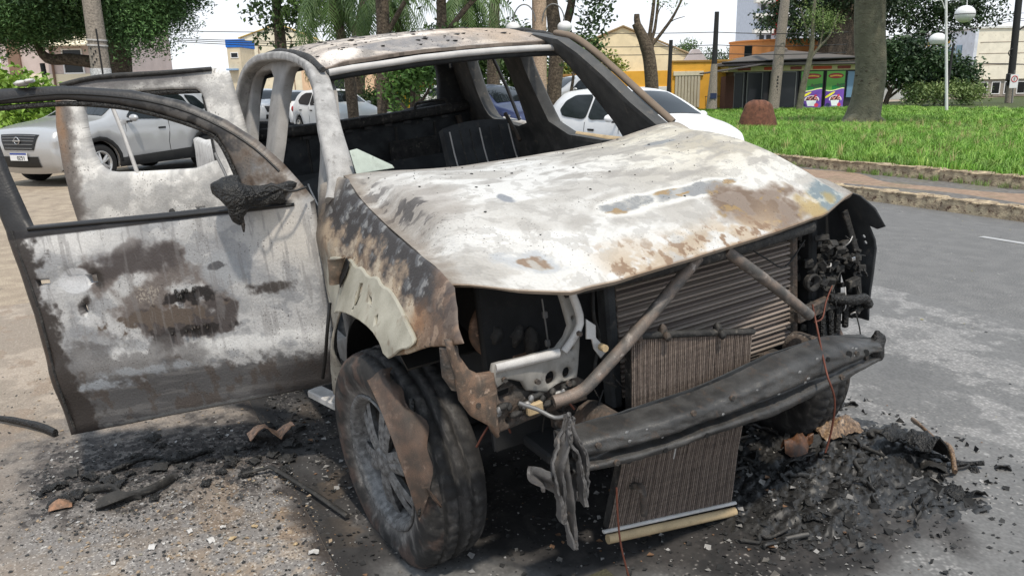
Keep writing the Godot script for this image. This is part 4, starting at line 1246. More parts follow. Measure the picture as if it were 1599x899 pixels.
	part("brace", pipe(smooth_path([Vector3(0.67, 1.045, 0.03), Vector3(0.675, 0.90, 0.23), Vector3(0.68, 0.78, 0.415), Vector3(0.675, 0.742, 0.48), Vector3(0.66, 0.73, 0.56)], 4), 0.019, 10, 1.0, Vector3.UP, 0.06), stay_m, T)
	part("brace", pipe(smooth_path([Vector3(0.67, 1.045, -0.075), Vector3(0.68, 0.90, -0.25), Vector3(0.68, 0.75, -0.425)], 4), 0.019, 10, 1.0, Vector3.UP, 0.06), stay_m, T)
	part("thin_lead", pipe(smooth_path([Vector3(0.60, 1.02, -0.22), Vector3(0.60, 0.95, -0.32), Vector3(0.58, 0.90, -0.42), Vector3(0.59, 0.98, -0.50)], 4), 0.003, 5), M.black, T)
	# bumper beam: two ridges along it, sagging towards the near side
	var beam := func(u: float, v: float) -> Vector3:
		var z := lerpf(0.60, -0.68, v)
		var cy := ip(z, [-0.7, -0.6, -0.45, -0.2, 0.13, 0.4, 0.6], [0.565, 0.585, 0.608, 0.60, 0.597, 0.602, 0.622])
		var hh := ip(z, [-0.7, -0.6, -0.45, -0.2, 0.13, 0.4, 0.6], [0.045, 0.055, 0.075, 0.09, 0.064, 0.064, 0.058])
		var x := ip(z, [-0.7, -0.45, -0.1, 0.3, 0.6], [0.74, 0.80, 0.815, 0.81, 0.79])
		var t := 1.0 - 2.0 * u
		var ridge := 0.026 * (exp(-pow((t - 0.42) / 0.40, 6.0)) + 1.1 * exp(-pow((t + 0.60) / 0.24, 4.0))) - 0.02 * exp(-pow((t + 0.18) / 0.10, 2.0)) * ss(-0.45, -0.2, z) * ss(0.56, 0.42, z)
		ridge -= 0.05 * ss(0.8, 1.0, absf(t))
		return Vector3(x + ridge + 0.009 * fb(z * 420.0, t * 80.0) + 0.0015 * fb(z * 3000.0, t * 500.0) - 0.02 * absf(t), cy + hh * t + 0.006 * fb(z * 260.0, 9.0 + t * 20.0), z)
	var bm := tmat(mottle(512, grey(0.19, 0.003), grey(0.29, 0.006), 300.0, Color(0.30, 0.265, 0.24, 0.8), 0.32, 0.25, 910.0), 0.45, 1.7)
	scaly(bm, 0.35)
	bm.metallic = 0.25
	var bp := part("bumper_beam", sheet(beam, 30, 130, 0.006, Vector3.RIGHT).done(), bm, T, "bare bumper beam sagging towards the near side")
	part("beam_back", sheet(func(u: float, v: float) -> Vector3: return beam.call(lerpf(0.03, 0.97, u), v) * Vector3(0, 1, 1) + Vector3(0.715, 0, 0), 3, 40, 0.006, Vector3.LEFT).done(), M.dark, bp)
	for q in [[0.30, 0.56], [-0.47, 0.64], [-0.37, 0.65], [0.40, 0.545], [-0.58, 0.61], [0.15, 0.56]]:
		var v: float = (0.60 - q[0]) / 1.30
		var best := 0.3
		for k in 30:
			if absf(beam.call(k / 29.0, v).y - q[1]) < absf(beam.call(best, v).y - q[1]):
				best = k / 29.0
		var p: Vector3 = beam.call(best, v)
		part("hole", pipe([p + Vector3(-0.004, 0, 0), p + Vector3(0.0025, 0, 0)], 0.008 if absf(q[0]) < 0.4 else 0.013, 12), M.black, bp)
	for q in [[0.52, 0.25], [0.47, 0.75], [-0.50, 0.28], [-0.42, 0.72], [-0.60, 0.6], [0.05, 0.15], [0.20, 0.14]]:
		var p: Vector3 = beam.call(q[1], (0.60 - q[0]) / 1.28)
		part("bolt", pipe([p, p + Vector3(0.009, 0, 0)], 0.009, 6), M.rust, bp)
	for q in [[0.645, 0.905, 0.452], [0.645, 0.80, 0.60], [0.645, 0.835, 0.70], [0.645, 0.765, 0.50], [0.65, 0.79, 0.79], [0.63, 0.70, 0.60]]:
		part("bolt", pipe([Vector3(q[0], q[1], q[2]), Vector3(q[0] + 0.012, q[1], q[2])], 0.008, 6), M.rust, T)
	for k in 9:
		var p0 := Vector3(0.56 + 0.05 * rng.randf(), rng.randf_range(0.62, 0.74), rng.randf_range(0.30, 0.78))
		var p1 := p0 + Vector3(rng.randf_range(0.0, 0.06), rng.randf_range(-0.12, -0.02), rng.randf_range(-0.08, 0.08))
		part("burnt_lead", pipe(smooth_path([p0, p0.lerp(p1, 0.5) + Vector3(0.02, 0.01, 0.015), p1], 4), rng.randf_range(0.002, 0.004), 5), M.char if k % 3 else M.copper, T)
	part("cable_tangle", pipe(smooth_path([Vector3(0.50, 0.98, 0.30), Vector3(0.54, 0.90, 0.33), Vector3(0.50, 0.80, 0.29), Vector3(0.54, 0.72, 0.34), Vector3(0.56, 0.66, 0.28)], 5), 0.006, 6), M.soot, T)
	for k in 14:
		var z := 0.5 - 1.05 * rng.randf()
		var p: Vector3 = beam.call(rng.randf_range(0.1, 0.5), (0.60 - z) / 1.30)
		part("ash_speck", lumpy([[p, Vector3(0.002, 0.004, 0.005) * rng.randf_range(0.5, 1.5)]], k), M.steel, bp)
	# molten plastic hanging from the near end of the beam
	var hang := MB.new()
	for m in 3:
		var f := func(u: float, v: float) -> Vector3:
			var half: float = ip(v, [0.0, 0.12, 0.3, 0.55, 0.7, 0.85, 1.0], [0.010, 0.028, 0.044, 0.040, 0.026, 0.013, 0.003]) * [0.78, 0.42, 0.38][m] * (1.0 + 0.5 * fb(v * 500.0 + m * 90.0, u * 60.0))
			var t := u - 0.5
			var x := 0.80 + 0.012 * m + 0.018 * sin(u * 9.0 + v * 5.0 + m * 2.0) * ss(0.0, 0.3, v) + 0.010 * fb(u * 260.0, v * 420.0 + m * 300.0) - 0.9 * half * absf(t)
			return Vector3(x, lerpf(0.755, [0.36, 0.46, 0.50][m], v) + 0.02 * fb(u * 200.0, m * 70.0), 0.598 + 0.02 * v + [0.0, 0.035, -0.03][m] * ss(0.15, 0.5, v) + 2.0 * half * t)
		sheet(f, 16, 44, 0.006, Vector3.RIGHT, hang)
	var knob := func(u: float, v: float) -> Vector3: return Vector3(0.785 + 0.02 * sin(u * 7.0) + 0.01 * fb(u * 300.0, v * 300.0), 0.60 - 0.075 * v + 0.03 * u, 0.64 + 0.085 * u * (1.0 - 0.4 * v) + 0.01 * sin(v * 6.0))
	sheet(knob, 12, 10, 0.008, Vector3.RIGHT, hang)
	part("molten_plastic", hang.done(), scaly(tmat(M.dark.albedo_texture, 0.6, 2.5, Color(1.5, 1.42, 1.36)), 0.6), T, "grey molten plastic hanging from the near end of the beam")
	part("drip", pipe(smooth_path([Vector3(0.80, 0.27, 0.625), Vector3(0.80, 0.16, 0.63), Vector3(0.79, 0.06, 0.62)], 3), [0.007, 0.006, 0.005, 0.005, 0.004, 0.004, 0.003], 6), M.char, T)
	part("burnt_hose", pipe(smooth_path([Vector3(0.68, 0.77, 0.68), Vector3(0.70, 0.745, 0.635), Vector3(0.73, 0.72, 0.60), Vector3(0.76, 0.73, 0.575)], 3), 0.007, 6, 1.0, Vector3.UP, 0.4), M.steel, T)
	part("beam_end", field([[Vector3(0.735, 0.58, -0.67), 0.03, Vector3(0.73, 0.60, -0.71), 0.022], [Vector3(0.73, 0.56, -0.68), 0.028, Vector3(0.72, 0.54, -0.715), 0.02], [Vector3(0.73, 0.60, -0.69), 0.012, Vector3(0.73, 0.635, -0.70), 0.007]], 0.01, 0.02, 0.014, 800.0), M.char, T)
	# far lamp: charred clutter
	var cl := MB.new()
	for k in 150:
		var y := rng.randf_range(0.58, 0.96)
		var at := Vector3(0.46 + 0.11 * rng.randf(), y, -0.59 - 0.25 * rng.randf() * ss(1.02, 0.85, y))
		var sz := Vector3(rng.randf_range(0.004, 0.028), rng.randf_range(0.006, 0.05), rng.randf_range(0.004, 0.03))
		box(cl, Transform3D(Basis.from_euler(Vector3(rng.randf() * 3.0, rng.randf() * 3.0, rng.randf() * 3.0)), at), sz, 0.002)
	part("burnt_lamp", cl.done(), M.soot, T, "charred remains of the far headlamp")
	part("lamp_backing", block(Vector3(0.42, 0.78, -0.71), Vector3(0.03, 0.50, 0.32), 0.01), M.bay, T)
	for k in 14:
		var p0 := Vector3(0.55 + 0.05 * rng.randf(), rng.randf_range(0.6, 0.95), -0.60 - 0.2 * rng.randf())
		var p1 := p0 + Vector3(rng.randf_range(-0.02, 0.03), rng.randf_range(-0.11, 0.04), rng.randf_range(-0.07, 0.07))
		part("burnt_lead", pipe(smooth_path([p0, p0.lerp(p1, 0.5) + Vector3(0.015, rng.randf_range(-0.02, 0.02), 0.01), p1], 4), rng.randf_range(0.002, 0.005), 5), M.char if k % 3 else M.ash, T)
	for q in [[0.80, -0.585, 0.028]]:
		var mb := MB.new()
		lathe(mb, [Vector2(q[2], -0.01), Vector2(q[2] + 0.006, 0.012), Vector2(q[2], 0.02), Vector2(q[2] - 0.01, 0.0)], Transform3D(Basis(Vector3.BACK, -PI / 2), Vector3(0.54, q[0], q[1])), 18)
		part("lamp_ring", mb.done(), M.soot, T)
	for k in 4:
		part("melted_rib", block(Vector3(0.565, 0.645, -0.615 - 0.04 * k), Vector3(0.02, 0.13 - 0.012 * k, 0.022), 0.006, Basis(Vector3.RIGHT, 0.08 * sin(k * 2.0))), M.char, T)
	part("lamp_lever", pipe(smooth_path([Vector3(0.57, 0.735, -0.64), Vector3(0.59, 0.71, -0.73), Vector3(0.59, 0.70, -0.80), Vector3(0.585, 0.665, -0.83)], 4), 0.017, 7, 1.0, Vector3.UP, 0.5), M.char, T)
	part("orange_bracket", block(Vector3(0.56, 0.705, -0.57), Vector3(0.03, 0.05, 0.16), 0.006, Basis(Vector3.RIGHT, 0.1)), M.rust, T)
	part("bright_clip", block(Vector3(0.585, 0.86, -0.745), Vector3(0.01, 0.014, 0.018), 0.003), M.chrome, T)
	part("loose_wire", pipe(smooth_path([Vector3(0.66, 0.775, -0.46), Vector3(0.70, 0.70, -0.44), Vector3(0.86, 0.64, -0.30), Vector3(0.885, 0.55, -0.31), Vector3(0.87, 0.44, -0.315), Vector3(0.86, 0.36, -0.30)], 6), 0.0034, 5), M.copper, T, "thin copper wire hanging over the bumper beam")
	part("loose_wire", pipe(smooth_path([Vector3(0.62, 0.80, -0.60), Vector3(0.63, 0.755, -0.56), Vector3(0.65, 0.71, -0.52), Vector3(0.68, 0.72, -0.45)], 5), 0.003, 5), M.copper, T)
	part("loose_wire", pipe(smooth_path([Vector3(0.82, 0.50, 0.475), Vector3(0.82, 0.40, 0.478), Vector3(0.815, 0.30, 0.47), Vector3(0.82, 0.17, 0.45)], 5), 0.003, 5), M.copper, T)


func build_rear(T: Node3D) -> void:
	for s in [1.0, -1.0]:
		var o := pl([-2.62, 1.30, -2.62, 0.50, -2.72, 0.50, -2.74, 0.62, -2.85, 0.80, -3.09, 0.88, -3.33, 0.80, -3.45, 0.62, -3.47, 0.52, -4.48, 0.58, -4.52, 1.31])
		part("bed_side", panel(o, [], 0.09, func(p: Vector2, w: float) -> Vector3:
			var r := Vector2(p.x + 3.09, p.y - 0.39).length()
			return Vector3(p.x, p.y, s * (0.86 + w + 0.075 * exp(-pow((r - 0.56) / 0.1, 2.0)) + 0.02 * ss(1.3, 1.0, p.y))), 0.05, 0.02).done(), M.ash, T)
		part("sill", block(Vector3(-1.5, 0.45, 0.83 * s), Vector3(2.1, 0.10, 0.07), 0.02), M.rust, T)
		part("bed_chassis_rail", block(Vector3(-2.2, 0.42, 0.42 * s), Vector3(4.4, 0.13, 0.08), 0.01), M.dark, T)
	part("bed_floor", block(Vector3(-3.57, 0.66, 0), Vector3(1.86, 0.05, 1.66), 0.01), M.dark, T)
	part("bed_front", block(Vector3(-2.63, 0.98, 0), Vector3(0.04, 0.62, 1.66), 0.01), M.dark, T)
	part("tailgate", block(Vector3(-4.5, 0.95, 0), Vector3(0.06, 0.66, 1.6), 0.015), M.ash, T)
	part("rear_axle", pipe([Vector3(-3.09, 0.38, 0.75), Vector3(-3.09, 0.33, -0.75)], 0.05, 10), M.dark, T)
	part("front_axle", pipe([Vector3(0.04, 0.38, 0.75), Vector3(0.04, 0.31, -0.75)], 0.045, 10), M.dark, T)
	part("step_remnant", block(Vector3(-0.62, 0.40, 0.93), Vector3(0.22, 0.035, 0.07), 0.006, Basis(Vector3.UP, 0.25)), M.ash, T, "short bright stub of the side step")


func build_doors(T: Node3D) -> void:
	# near front door
	var f := door_frame(-0.52, 0.88, 68.0)
	var o := pl([1.102, 0.405, 1.098, 0.66, 1.09, 0.93, 1.10, 1.10, 1.115, 1.25, 1.17, 1.45, 1.21, 1.66, 1.19, 1.735, 1.10, 1.755, 0.86, 1.742, 0.611, 1.70, 0.431, 1.642, 0.277, 1.555, 0.17, 1.468, 0.087, 1.375, 0.026, 1.29, -0.012, 1.23, -0.008, 0.96, 0.0, 0.70, -0.004, 0.50, 0.04, 0.478, 0.35, 0.455, 0.733, 0.43])
	var win := pl([1.025, 1.257, 1.085, 1.45, 1.135, 1.66, 1.11, 1.70, 0.844, 1.69, 0.662, 1.655, 0.527, 1.612, 0.40, 1.558, 0.315, 1.505, 0.275, 1.42, 0.225, 1.246, 0.50, 1.246, 0.784, 1.252])
	var dm := scaly(tmat(paint_door(false), 0.5, 0.0, Color(0.94, 0.945, 0.955)), 0.18)
	var d := part("front_door", panel(o, [win, pl([0.86, 1.052, 0.86, 1.020, 0.832, 1.020, 0.832, 1.052]), pl([1.045, 1.056, 1.045, 1.036, 1.0, 1.036, 1.0, 1.054]), circle(Vector2(0.90, 0.925), 0.008, 0.02, 8)], 0.032, func(p: Vector2, w: float) -> Vector3:
		var k := exp(-pow((p - Vector2(0.922, 1.042)).length() / 0.038, 4.0)) if absf(p.x - 0.92) < 0.1 else 0.0
		return f.call(p, w - 0.02 * k), 0.04, 0.012, Rect2(0, 0.38, 1.16, 1.42)).done(), dm, T, "near front door scorched brown in the middle, hanging wide open")
	var rail := func(pts: Array, r: float, w: float, called: String, m: Material, sides := 7, sq := 1.0) -> void:
		var path := []
		for p: Vector2 in pl(pts):
			path.append(f.call(p, w))
		part(called, pipe(smooth_path(path, 3), r, sides, sq, Vector3.UP, 0.25), m, d)
	rail.call([1.12, 1.685, 0.844, 1.676, 0.662, 1.645, 0.527, 1.602, 0.40, 1.548, 0.325, 1.50, 0.285, 1.42, 0.24, 1.26], 0.010, -0.02, "window_run", M.char)
	rail.call([1.10, 1.712, 0.86, 1.714, 0.62, 1.674, 0.44, 1.616, 0.29, 1.532, 0.18, 1.443, 0.10, 1.352], 0.0045, 0.0, "frame_crease", M.black)
	rail.call([1.03, 1.25, 0.784, 1.244, 0.553, 1.236, 0.319, 1.232, 0.06, 1.226], 0.007, 0.001, "waist_seal", M.black)
	rail.call([0.335, 1.44, 0.30, 1.34, 0.285, 1.25], 0.006, -0.03, "window_slide", M.steel)
	rail.call([1.075, 0.43, 1.07, 0.66, 1.062, 0.93, 1.072, 1.10, 1.088, 1.25], 0.005, 0.0, "edge_fold", M.soot)
	part("sail_plate", panel(pl([0.21, 1.25, 0.24, 1.36, 0.20, 1.43, 0.14, 1.38, 0.085, 1.31, 0.05, 1.25]), [circle(Vector2(0.20, 1.385), 0.009, 0.009, 8), circle(Vector2(0.105, 1.285), 0.006, 0.006, 8)], 0.04, func(p: Vector2, w: float) -> Vector3: return f.call(p, w - 0.012 + 0.005 * fb(p.x * 800.0, p.y * 800.0)), 0.01, 0.003).done(), tmat(M.rust.albedo_texture, 0.8, 3.0, Color(1.35, 1.28, 1.2)), d)
	for k in 8:
		var p: Vector3 = f.call(Vector2(0.47 + 0.09 * rng.randf(), 0.925 + 0.03 * rng.randf()), 0.002)
		part("blister", lumpy([[p, Vector3(0.02, 0.010, 0.006)]], k), M.soot, d)
	for k in 7:
		var p: Vector3 = f.call(Vector2(0.45 + 0.16 * rng.randf(), 0.785 + 0.025 * rng.randf()), 0.002)
		part("blister", lumpy([[p, Vector3(0.018, 0.007, 0.006)]], k + 9), M.charbrown, d)
	part("ash_flake", lumpy([[f.call(Vector2(0.99, 1.765), 0.0), Vector3(0.035, 0.010, 0.025)], [f.call(Vector2(0.955, 1.77), 0.01), Vector3(0.03, 0.008, 0.02)]], 2), M.ash, d)
	# what is left of the mirror: a charred, stringy lump
	var c: Vector3 = f.call(Vector2(0.235, 1.30), 0.10)
	var q := func(s: float, y: float, w: float) -> Vector3: return f.call(Vector2(s, y), w)
	var mir := field([[q.call(0.295, 1.315, 0.10), 0.035, q.call(0.25, 1.30, 0.12), 0.045], [q.call(0.28, 1.33, 0.10), 0.03, q.call(0.23, 1.355, 0.10), 0.018], [q.call(0.25, 1.30, 0.11), 0.045, q.call(0.245, 1.245, 0.11), 0.03], [q.call(0.25, 1.245, 0.11), 0.025, q.call(0.24, 1.205, 0.11), 0.008], [q.call(0.21, 1.29, 0.08), 0.03, q.call(0.12, 1.285, 0.03), 0.024], [q.call(0.12, 1.285, 0.03), 0.022, q.call(0.06, 1.30, 0.0), 0.016], [q.call(0.20, 1.265, 0.08), 0.02, q.call(0.10, 1.255, 0.03), 0.014]], 0.009, 0.02, 0.022, 900.0)
	var mi := part("burnt_mirror", mir, M.char, d, "charred stringy lump left of the door mirror")
	for k in 4:
		var a := 0.28 - 0.05 * k
		part("strand", pipe(smooth_path([q.call(a, 1.33 + 0.02 * sin(k * 1.7), 0.13), q.call(a - 0.03, 1.30 + 0.02 * cos(k * 2.0), 0.135), q.call(a - 0.08, 1.285 + 0.015 * sin(k), 0.10), q.call(a - 0.13, 1.29, 0.05)], 3), 0.005, 5, 1.0, Vector3.UP, 0.4), M.char if k % 3 else M.soot, mi)
	part("melted_drop", pipe([q.call(0.235, 1.215, 0.11), q.call(0.232, 1.19, 0.11), q.call(0.234, 1.165, 0.11)], [0.010, 0.007, 0.003], 6, 1.0, Vector3.UP, 0.4), M.charbrown, mi)
	# near rear door
	var g := door_frame(-1.60, 0.90, 68.0)
	var o2 := pl([0.90, 0.52, 0.885, 0.9, 0.878, 1.11, 0.888, 1.233, 0.905, 1.387, 0.913, 1.569, 0.90, 1.718, 0.856, 1.774, 0.687, 1.792, 0.382, 1.781, 0.134, 1.774, 0.061, 1.742, 0.024, 1.534, -0.01, 1.315, -0.02, 1.25, -0.02, 0.50, 0.3, 0.46, 0.65, 0.46])
	var win2 := round_poly(pl([0.775, 1.665, 0.77, 1.52, 0.748, 1.39, 0.705, 1.34, 0.64, 1.325, 0.164, 1.298, 0.176, 1.45, 0.188, 1.597, 0.20, 1.66, 0.235, 1.688, 0.69, 1.706, 0.75, 1.70]), 1)
	var d2 := part("rear_door", panel(o2, [win2, pl([0.30, 1.115, 0.30, 1.10, 0.26, 1.10, 0.26, 1.115])], 0.04, func(p: Vector2, w: float) -> Vector3: return g.call(p, w), 0.055, 0.014, Rect2(0, 0.38, 1.16, 1.42)).done(), scaly(tmat(paint_door(true), 0.65), 0.25), T, "near rear door burnt to pale ash, hanging open")
	var run := []
	for p: Vector2 in pl([0.762, 1.66, 0.70, 1.69, 0.235, 1.672, 0.195, 1.64, 0.18, 1.45, 0.17, 1.32]):
		run.append(g.call(p, -0.025))
	part("window_run", pipe(smooth_path(run, 3), 0.013, 7, 1.0, Vector3.UP, 0.2), M.char, d2)
	part("window_bar", pipe([g.call(Vector2(0.655, 1.70), -0.02), g.call(Vector2(0.60, 1.50), -0.02), g.call(Vector2(0.555, 1.30), -0.02)], 0.013, 6, 0.7), M.ash, d2)
	var rl := []
	for p: Vector2 in pl([0.86, 1.765, 0.687, 1.785, 0.382, 1.774, 0.134, 1.768]):
		rl.append(g.call(p, 0.006))
	part("frame_top", pipe(smooth_path(rl, 3), 0.012, 6, 1.0, Vector3.UP, 0.3), M.soot, d2)
	part("handle_recess", lumpy([[g.call(Vector2(0.42, 1.118), -0.004), Vector3(0.07, 0.012, 0.012)]], 1), M.soot, d2)


# ---------------------------------------------------------------- ground, kerbs, lawn, debris
func strip(s0: float, s1: float, r0: float, r1: float, ns: int, nr: int, y: Callable) -> ArrayMesh:  # ground sheet in road axes
	var mb := MB.new()
	var P := []
	for i in ns + 1:
		var row := PackedVector3Array()
		for j in nr + 1:
			var s := lerpf(s0, s1, float(i) / ns)
			var r := lerpf(r0, r1, float(j) / nr)
			row.append(rs(r, s, y.call(r, s)))
		P.append(row)
	for i in ns:
		for j in nr:
			var a := Vector2(float(i) / ns, float(j) / nr)
			var b := Vector2(float(i + 1) / ns, float(j + 1) / nr)
			mb.quad(P[i][j], P[i][j + 1], P[i + 1][j + 1], P[i + 1][j], 0, a, Vector2(a.x, b.y), b, Vector2(b.x, a.y))
	return mb.done()


func road_y(s: float) -> float:
	return 0.1 * (1.0 - ss(-1.0, 0.9, s)) - 0.07 * (1.0 - ss(-7.0, -5.0, s))


func pave_y(r: float, s: float) -> float:
	return 0.018 + 0.006 * fb(r * 90.0, s * 90.0)


func lawn_y(s: float) -> float:
	return 0.27 - 0.29 * ss(-9.0, -25.0, s)


func soot_at(r: float, s: float) -> float:  # how black the road is burnt
	var w := fb(r * 70.0 + 400.0, s * 70.0)
	var d := Vector2((r + 1.1) / 2.05, (s + 0.1) / 1.35).length() + 0.42 * w
	return 1.0 - ss(0.86, 1.08, d)


func pile_y(r: float, s: float) -> float:  # the heap of clinker in front of the far wheel
	var d := Vector2((r - 0.50) / 0.74, (s + 0.62) / 0.76).length() + 0.30 * fb(r * 160.0, s * 160.0)
	var k := ss(1.0, 0.35, d)
	return 0.46 * k * (0.03 + 0.05 * fb(r * 700.0 + 50.0, s * 500.0) + 0.09 * absf(fb(r * 900.0, s * 450.0 + 90.0)) + 0.05 * absf(fb(r * 2300.0, s * 1500.0))) - 0.012


func build_ground() -> void:
	struct("ground", strip(-260, 260, -400, 60, 8, 8, func(_r: float, _s: float) -> float: return -0.04), M.pave)
	# road: far sheet, and the sheet round the truck with its burn marks
	var ry := func(_r: float, s: float) -> float: return road_y(s)
	var rm := MB.new()
	for q in [[-7.0, 1.15, -70.0, -3.0, 24, 30], [-7.0, -3.2, -3.0, 9.0, 16, 8], [-3.2, 1.15, 1.9, 9.0, 12, 6]]:
		rm.st.append_from(strip(q[0], q[1], q[2], q[3], q[4], q[5], ry), 0, Transform3D.IDENTITY)
	rm.st.index()
	struct("road", rm.st.commit(), M.asphalt)
	var tex := paint(900, 800, func(u: float, v: float) -> Color:
		var s := lerpf(-3.2, 1.15, u)
		var r := lerpf(-3.0, 1.9, v)
		var w := fb(r * 60.0, s * 60.0)
		var w2 := fb(r * 500.0, s * 500.0)
		var g := nB.get_noise_2d(u * 1400.0, v * 1400.0)
		var c := grey(0.40 + 0.02 * w, 0.004)
		# pale dried foam swirled over the asphalt
		var f := ss(-0.02, 0.3, fb(r * 45.0 + 90.0 * w + 30.0, s * 150.0 + 300.0) + 0.5 * w2)
		c = c.lerp(Color(0.60, 0.59, 0.58), f * 0.42 * ss(-0.7, -1.5, s))
		c = c.lerp(Color(0.64, 0.63, 0.62), ss(0.2, 0.45, g) * 0.5 * f)
		c = c.lerp(grey(0.33), ss(0.1, 0.35, fb(r * 120.0 + 9.0, s * 120.0 + 70.0)) * 0.35)
		var k := soot_at(r, s)
		c = c.lerp(Color(0.13, 0.125, 0.125).lerp(Color(0.20, 0.19, 0.185), ss(-0.2, 0.3, w2)), k * 0.96)
		c = c.lerp(Color(0.25, 0.24, 0.235), (1.0 - absf(2.0 * ss(0.0, 1.0, k) - 1.0)) * 0.5)
		# pale crumbs, and tan stains towards the gutter
		c = c.lerp(Color(0.60, 0.58, 0.56), ss(0.52, 0.62, g) * ss(0.0, 0.3, fb(r * 90.0, s * 90.0 + 44.0)) * 0.8)
		c = c.lerp(Color(0.33, 0.28, 0.23), ss(0.1, 0.3, fb(r * 200.0 + 10.0, s * 200.0)) * ss(0.75, 1.05, s) * 0.6)
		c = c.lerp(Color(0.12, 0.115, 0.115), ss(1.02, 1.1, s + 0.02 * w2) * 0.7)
		return c * (1.0 + 0.16 * g))
	var near := tmat(tex, 0.85)
	struct("burnt_road", strip(-3.2, 1.15, -3.0, 1.9, 60, 60, func(_r: float, s: float) -> float: return road_y(s)), near)
	# pavement on the near side
	var pm := MB.new()
	for q in [[1.15, 40.0, -80.0, -4.4, 10, 20], [3.1, 40.0, -4.4, 9.0, 6, 6], [1.15, 3.1, 0.9, 9.0, 4, 6]]:
		pm.st.append_from(strip(q[0], q[1], q[2], q[3], q[4], q[5], func(_r: float, _s: float) -> float: return 0.018), 0, Transform3D.IDENTITY)
	pm.st.index()
	struct("pavement", pm.st.commit(), M.pave)
	var ptex := paint(500, 1150, func(u: float, v: float) -> Color:
		var s := lerpf(1.15, 3.1, u)
		var r := lerpf(-4.4, 0.9, v)
		var w := fb(r * 90.0 + 10.0, s * 90.0)
		var w2 := fb(r * 600.0, s * 600.0)
		var g := nB.get_noise_2d(u * 1000.0, v * 2300.0)
		var c := Color(0.54, 0.495, 0.445).lerp(Color(0.62, 0.57, 0.515), ss(-0.2, 0.25, w + 0.5 * w2))
		c = c.lerp(Color(0.53, 0.47, 0.41), ss(0.1, 0.28, fb(r * 210.0, s * 300.0 + 60.0)) * 0.8)
		# ash and soot band that the door lining left
		var d := absf(r + 0.92 + 0.14 * (s - 1.0)) / (0.42 + 0.14 * w)
		var k := (1.0 - ss(0.5, 1.25, d + 0.8 * w2)) * ss(2.25, 1.95, s + 0.25 * w2)
		c = c.lerp(Color(0.40, 0.38, 0.365), (1.0 - ss(0.8, 2.2, d + 0.7 * w2)) * ss(2.6, 2.0, s) * 0.75)
		c = c.lerp(Color(0.17, 0.16, 0.16).lerp(Color(0.36, 0.345, 0.335), ss(0.0, 0.2, fb(r * 1500.0, s * 1500.0))), k * 0.85)
		# grey ash, rust stains near the gutter
		var z := ss(-1.0, -0.5, r) * ss(2.4, 1.8, s + 0.4 * w)
		c = c.lerp(Color(0.46, 0.45, 0.445), z * ss(-0.3, 0.1, w2) * 0.85)
		c = c.lerp(Color(0.53, 0.43, 0.33), z * ss(0.02, 0.22, fb(r * 260.0, s * 260.0 + 200.0)) * ss(1.75, 1.3, s) * 0.5)
		c = c.lerp(Color(0.74, 0.73, 0.71), ss(0.40, 0.55, g) * (0.25 + 0.6 * z) * 0.9)
		c = c.lerp(Color(0.22, 0.205, 0.20), ss(0.44, 0.56, nB.get_noise_2d(u * 800.0 + 77.0, v * 1800.0)) * (0.25 + 0.5 * z))
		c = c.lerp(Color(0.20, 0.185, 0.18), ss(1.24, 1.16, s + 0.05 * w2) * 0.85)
		return c * (1.0 + 0.12 * g))
	struct("littered_pavement", strip(1.15, 3.1, -4.4, 0.9, 60, 150, func(r: float, s: float) -> float: return pave_y(r, s) * ss(1.13, 1.2, s)), tmat(ptex, 0.92))
	# kerbs of the square: rows of stones
	for q in [["kerb", -7.0, -7.14, 0.02, 0.175, 1.0], ["lawn_edging", -8.5, -8.64, 0.15, 0.32, 1.2]]:
		var k := Node3D.new()
		k.name = q[0]
		tag(k, "", "", "", "structure")
		add_child(k)
		var stones := []
		for i in 3:
			var h: float = q[4] - q[3]
			var mb := MB.new()
			var sh := sheet(func(u: float, v: float) -> Vector3:
				var a := lerpf(-0.5, 3.64, u)
				var p := Vector3(0.073 * cos(a), 0, 0)
				p = Vector3(clampf(0.16 * cos(lerpf(0.0, PI, u)), -0.068, 0.068), clampf(h * 1.9 * sin(lerpf(0.0, PI, u)), 0.0, h), (v - 0.5) * 0.996 * q[5])
				return p + Vector3(1, 1, 0) * 0.005 * fb(u * 300.0 + i * 500.0, v * 260.0), 16, 12, 0.02, Vector3.UP)
			stones.append(sh.done())
		for i in 26:
			var p := rs(-16.0 + q[5] * i, (q[1] + q[2]) / 2, q[3])
			var o := part("kerb_stone", stones[i % 3], M.kerb, k)
			o.transform = Transform3D(Basis(Vector3(SD.x, 0, SD.y), Vector3.UP, Vector3(RD.x, 0, RD.y)) * Basis(Vector3.UP, rng.randf_range(-0.01, 0.01)), p + Vector3(0, rng.randf_range(-0.008, 0.008), 0))
		var far := MB.new()
		bar(far, rs(-16.6, (q[1] + q[2]) / 2, (q[3] + q[4]) / 2), rs(-70, (q[1] + q[2]) / 2, (q[3] + q[4]) / 2), 0.14, q[4] - q[3])
		bar(far, rs(-16.5 + 26 * q[5], (q[1] + q[2]) / 2, (q[3] + q[4]) / 2), rs(30, (q[1] + q[2]) / 2, (q[3] + q[4]) / 2), 0.14, q[4] - q[3])
		part("kerb_run", far.done(), M.kerb, k)
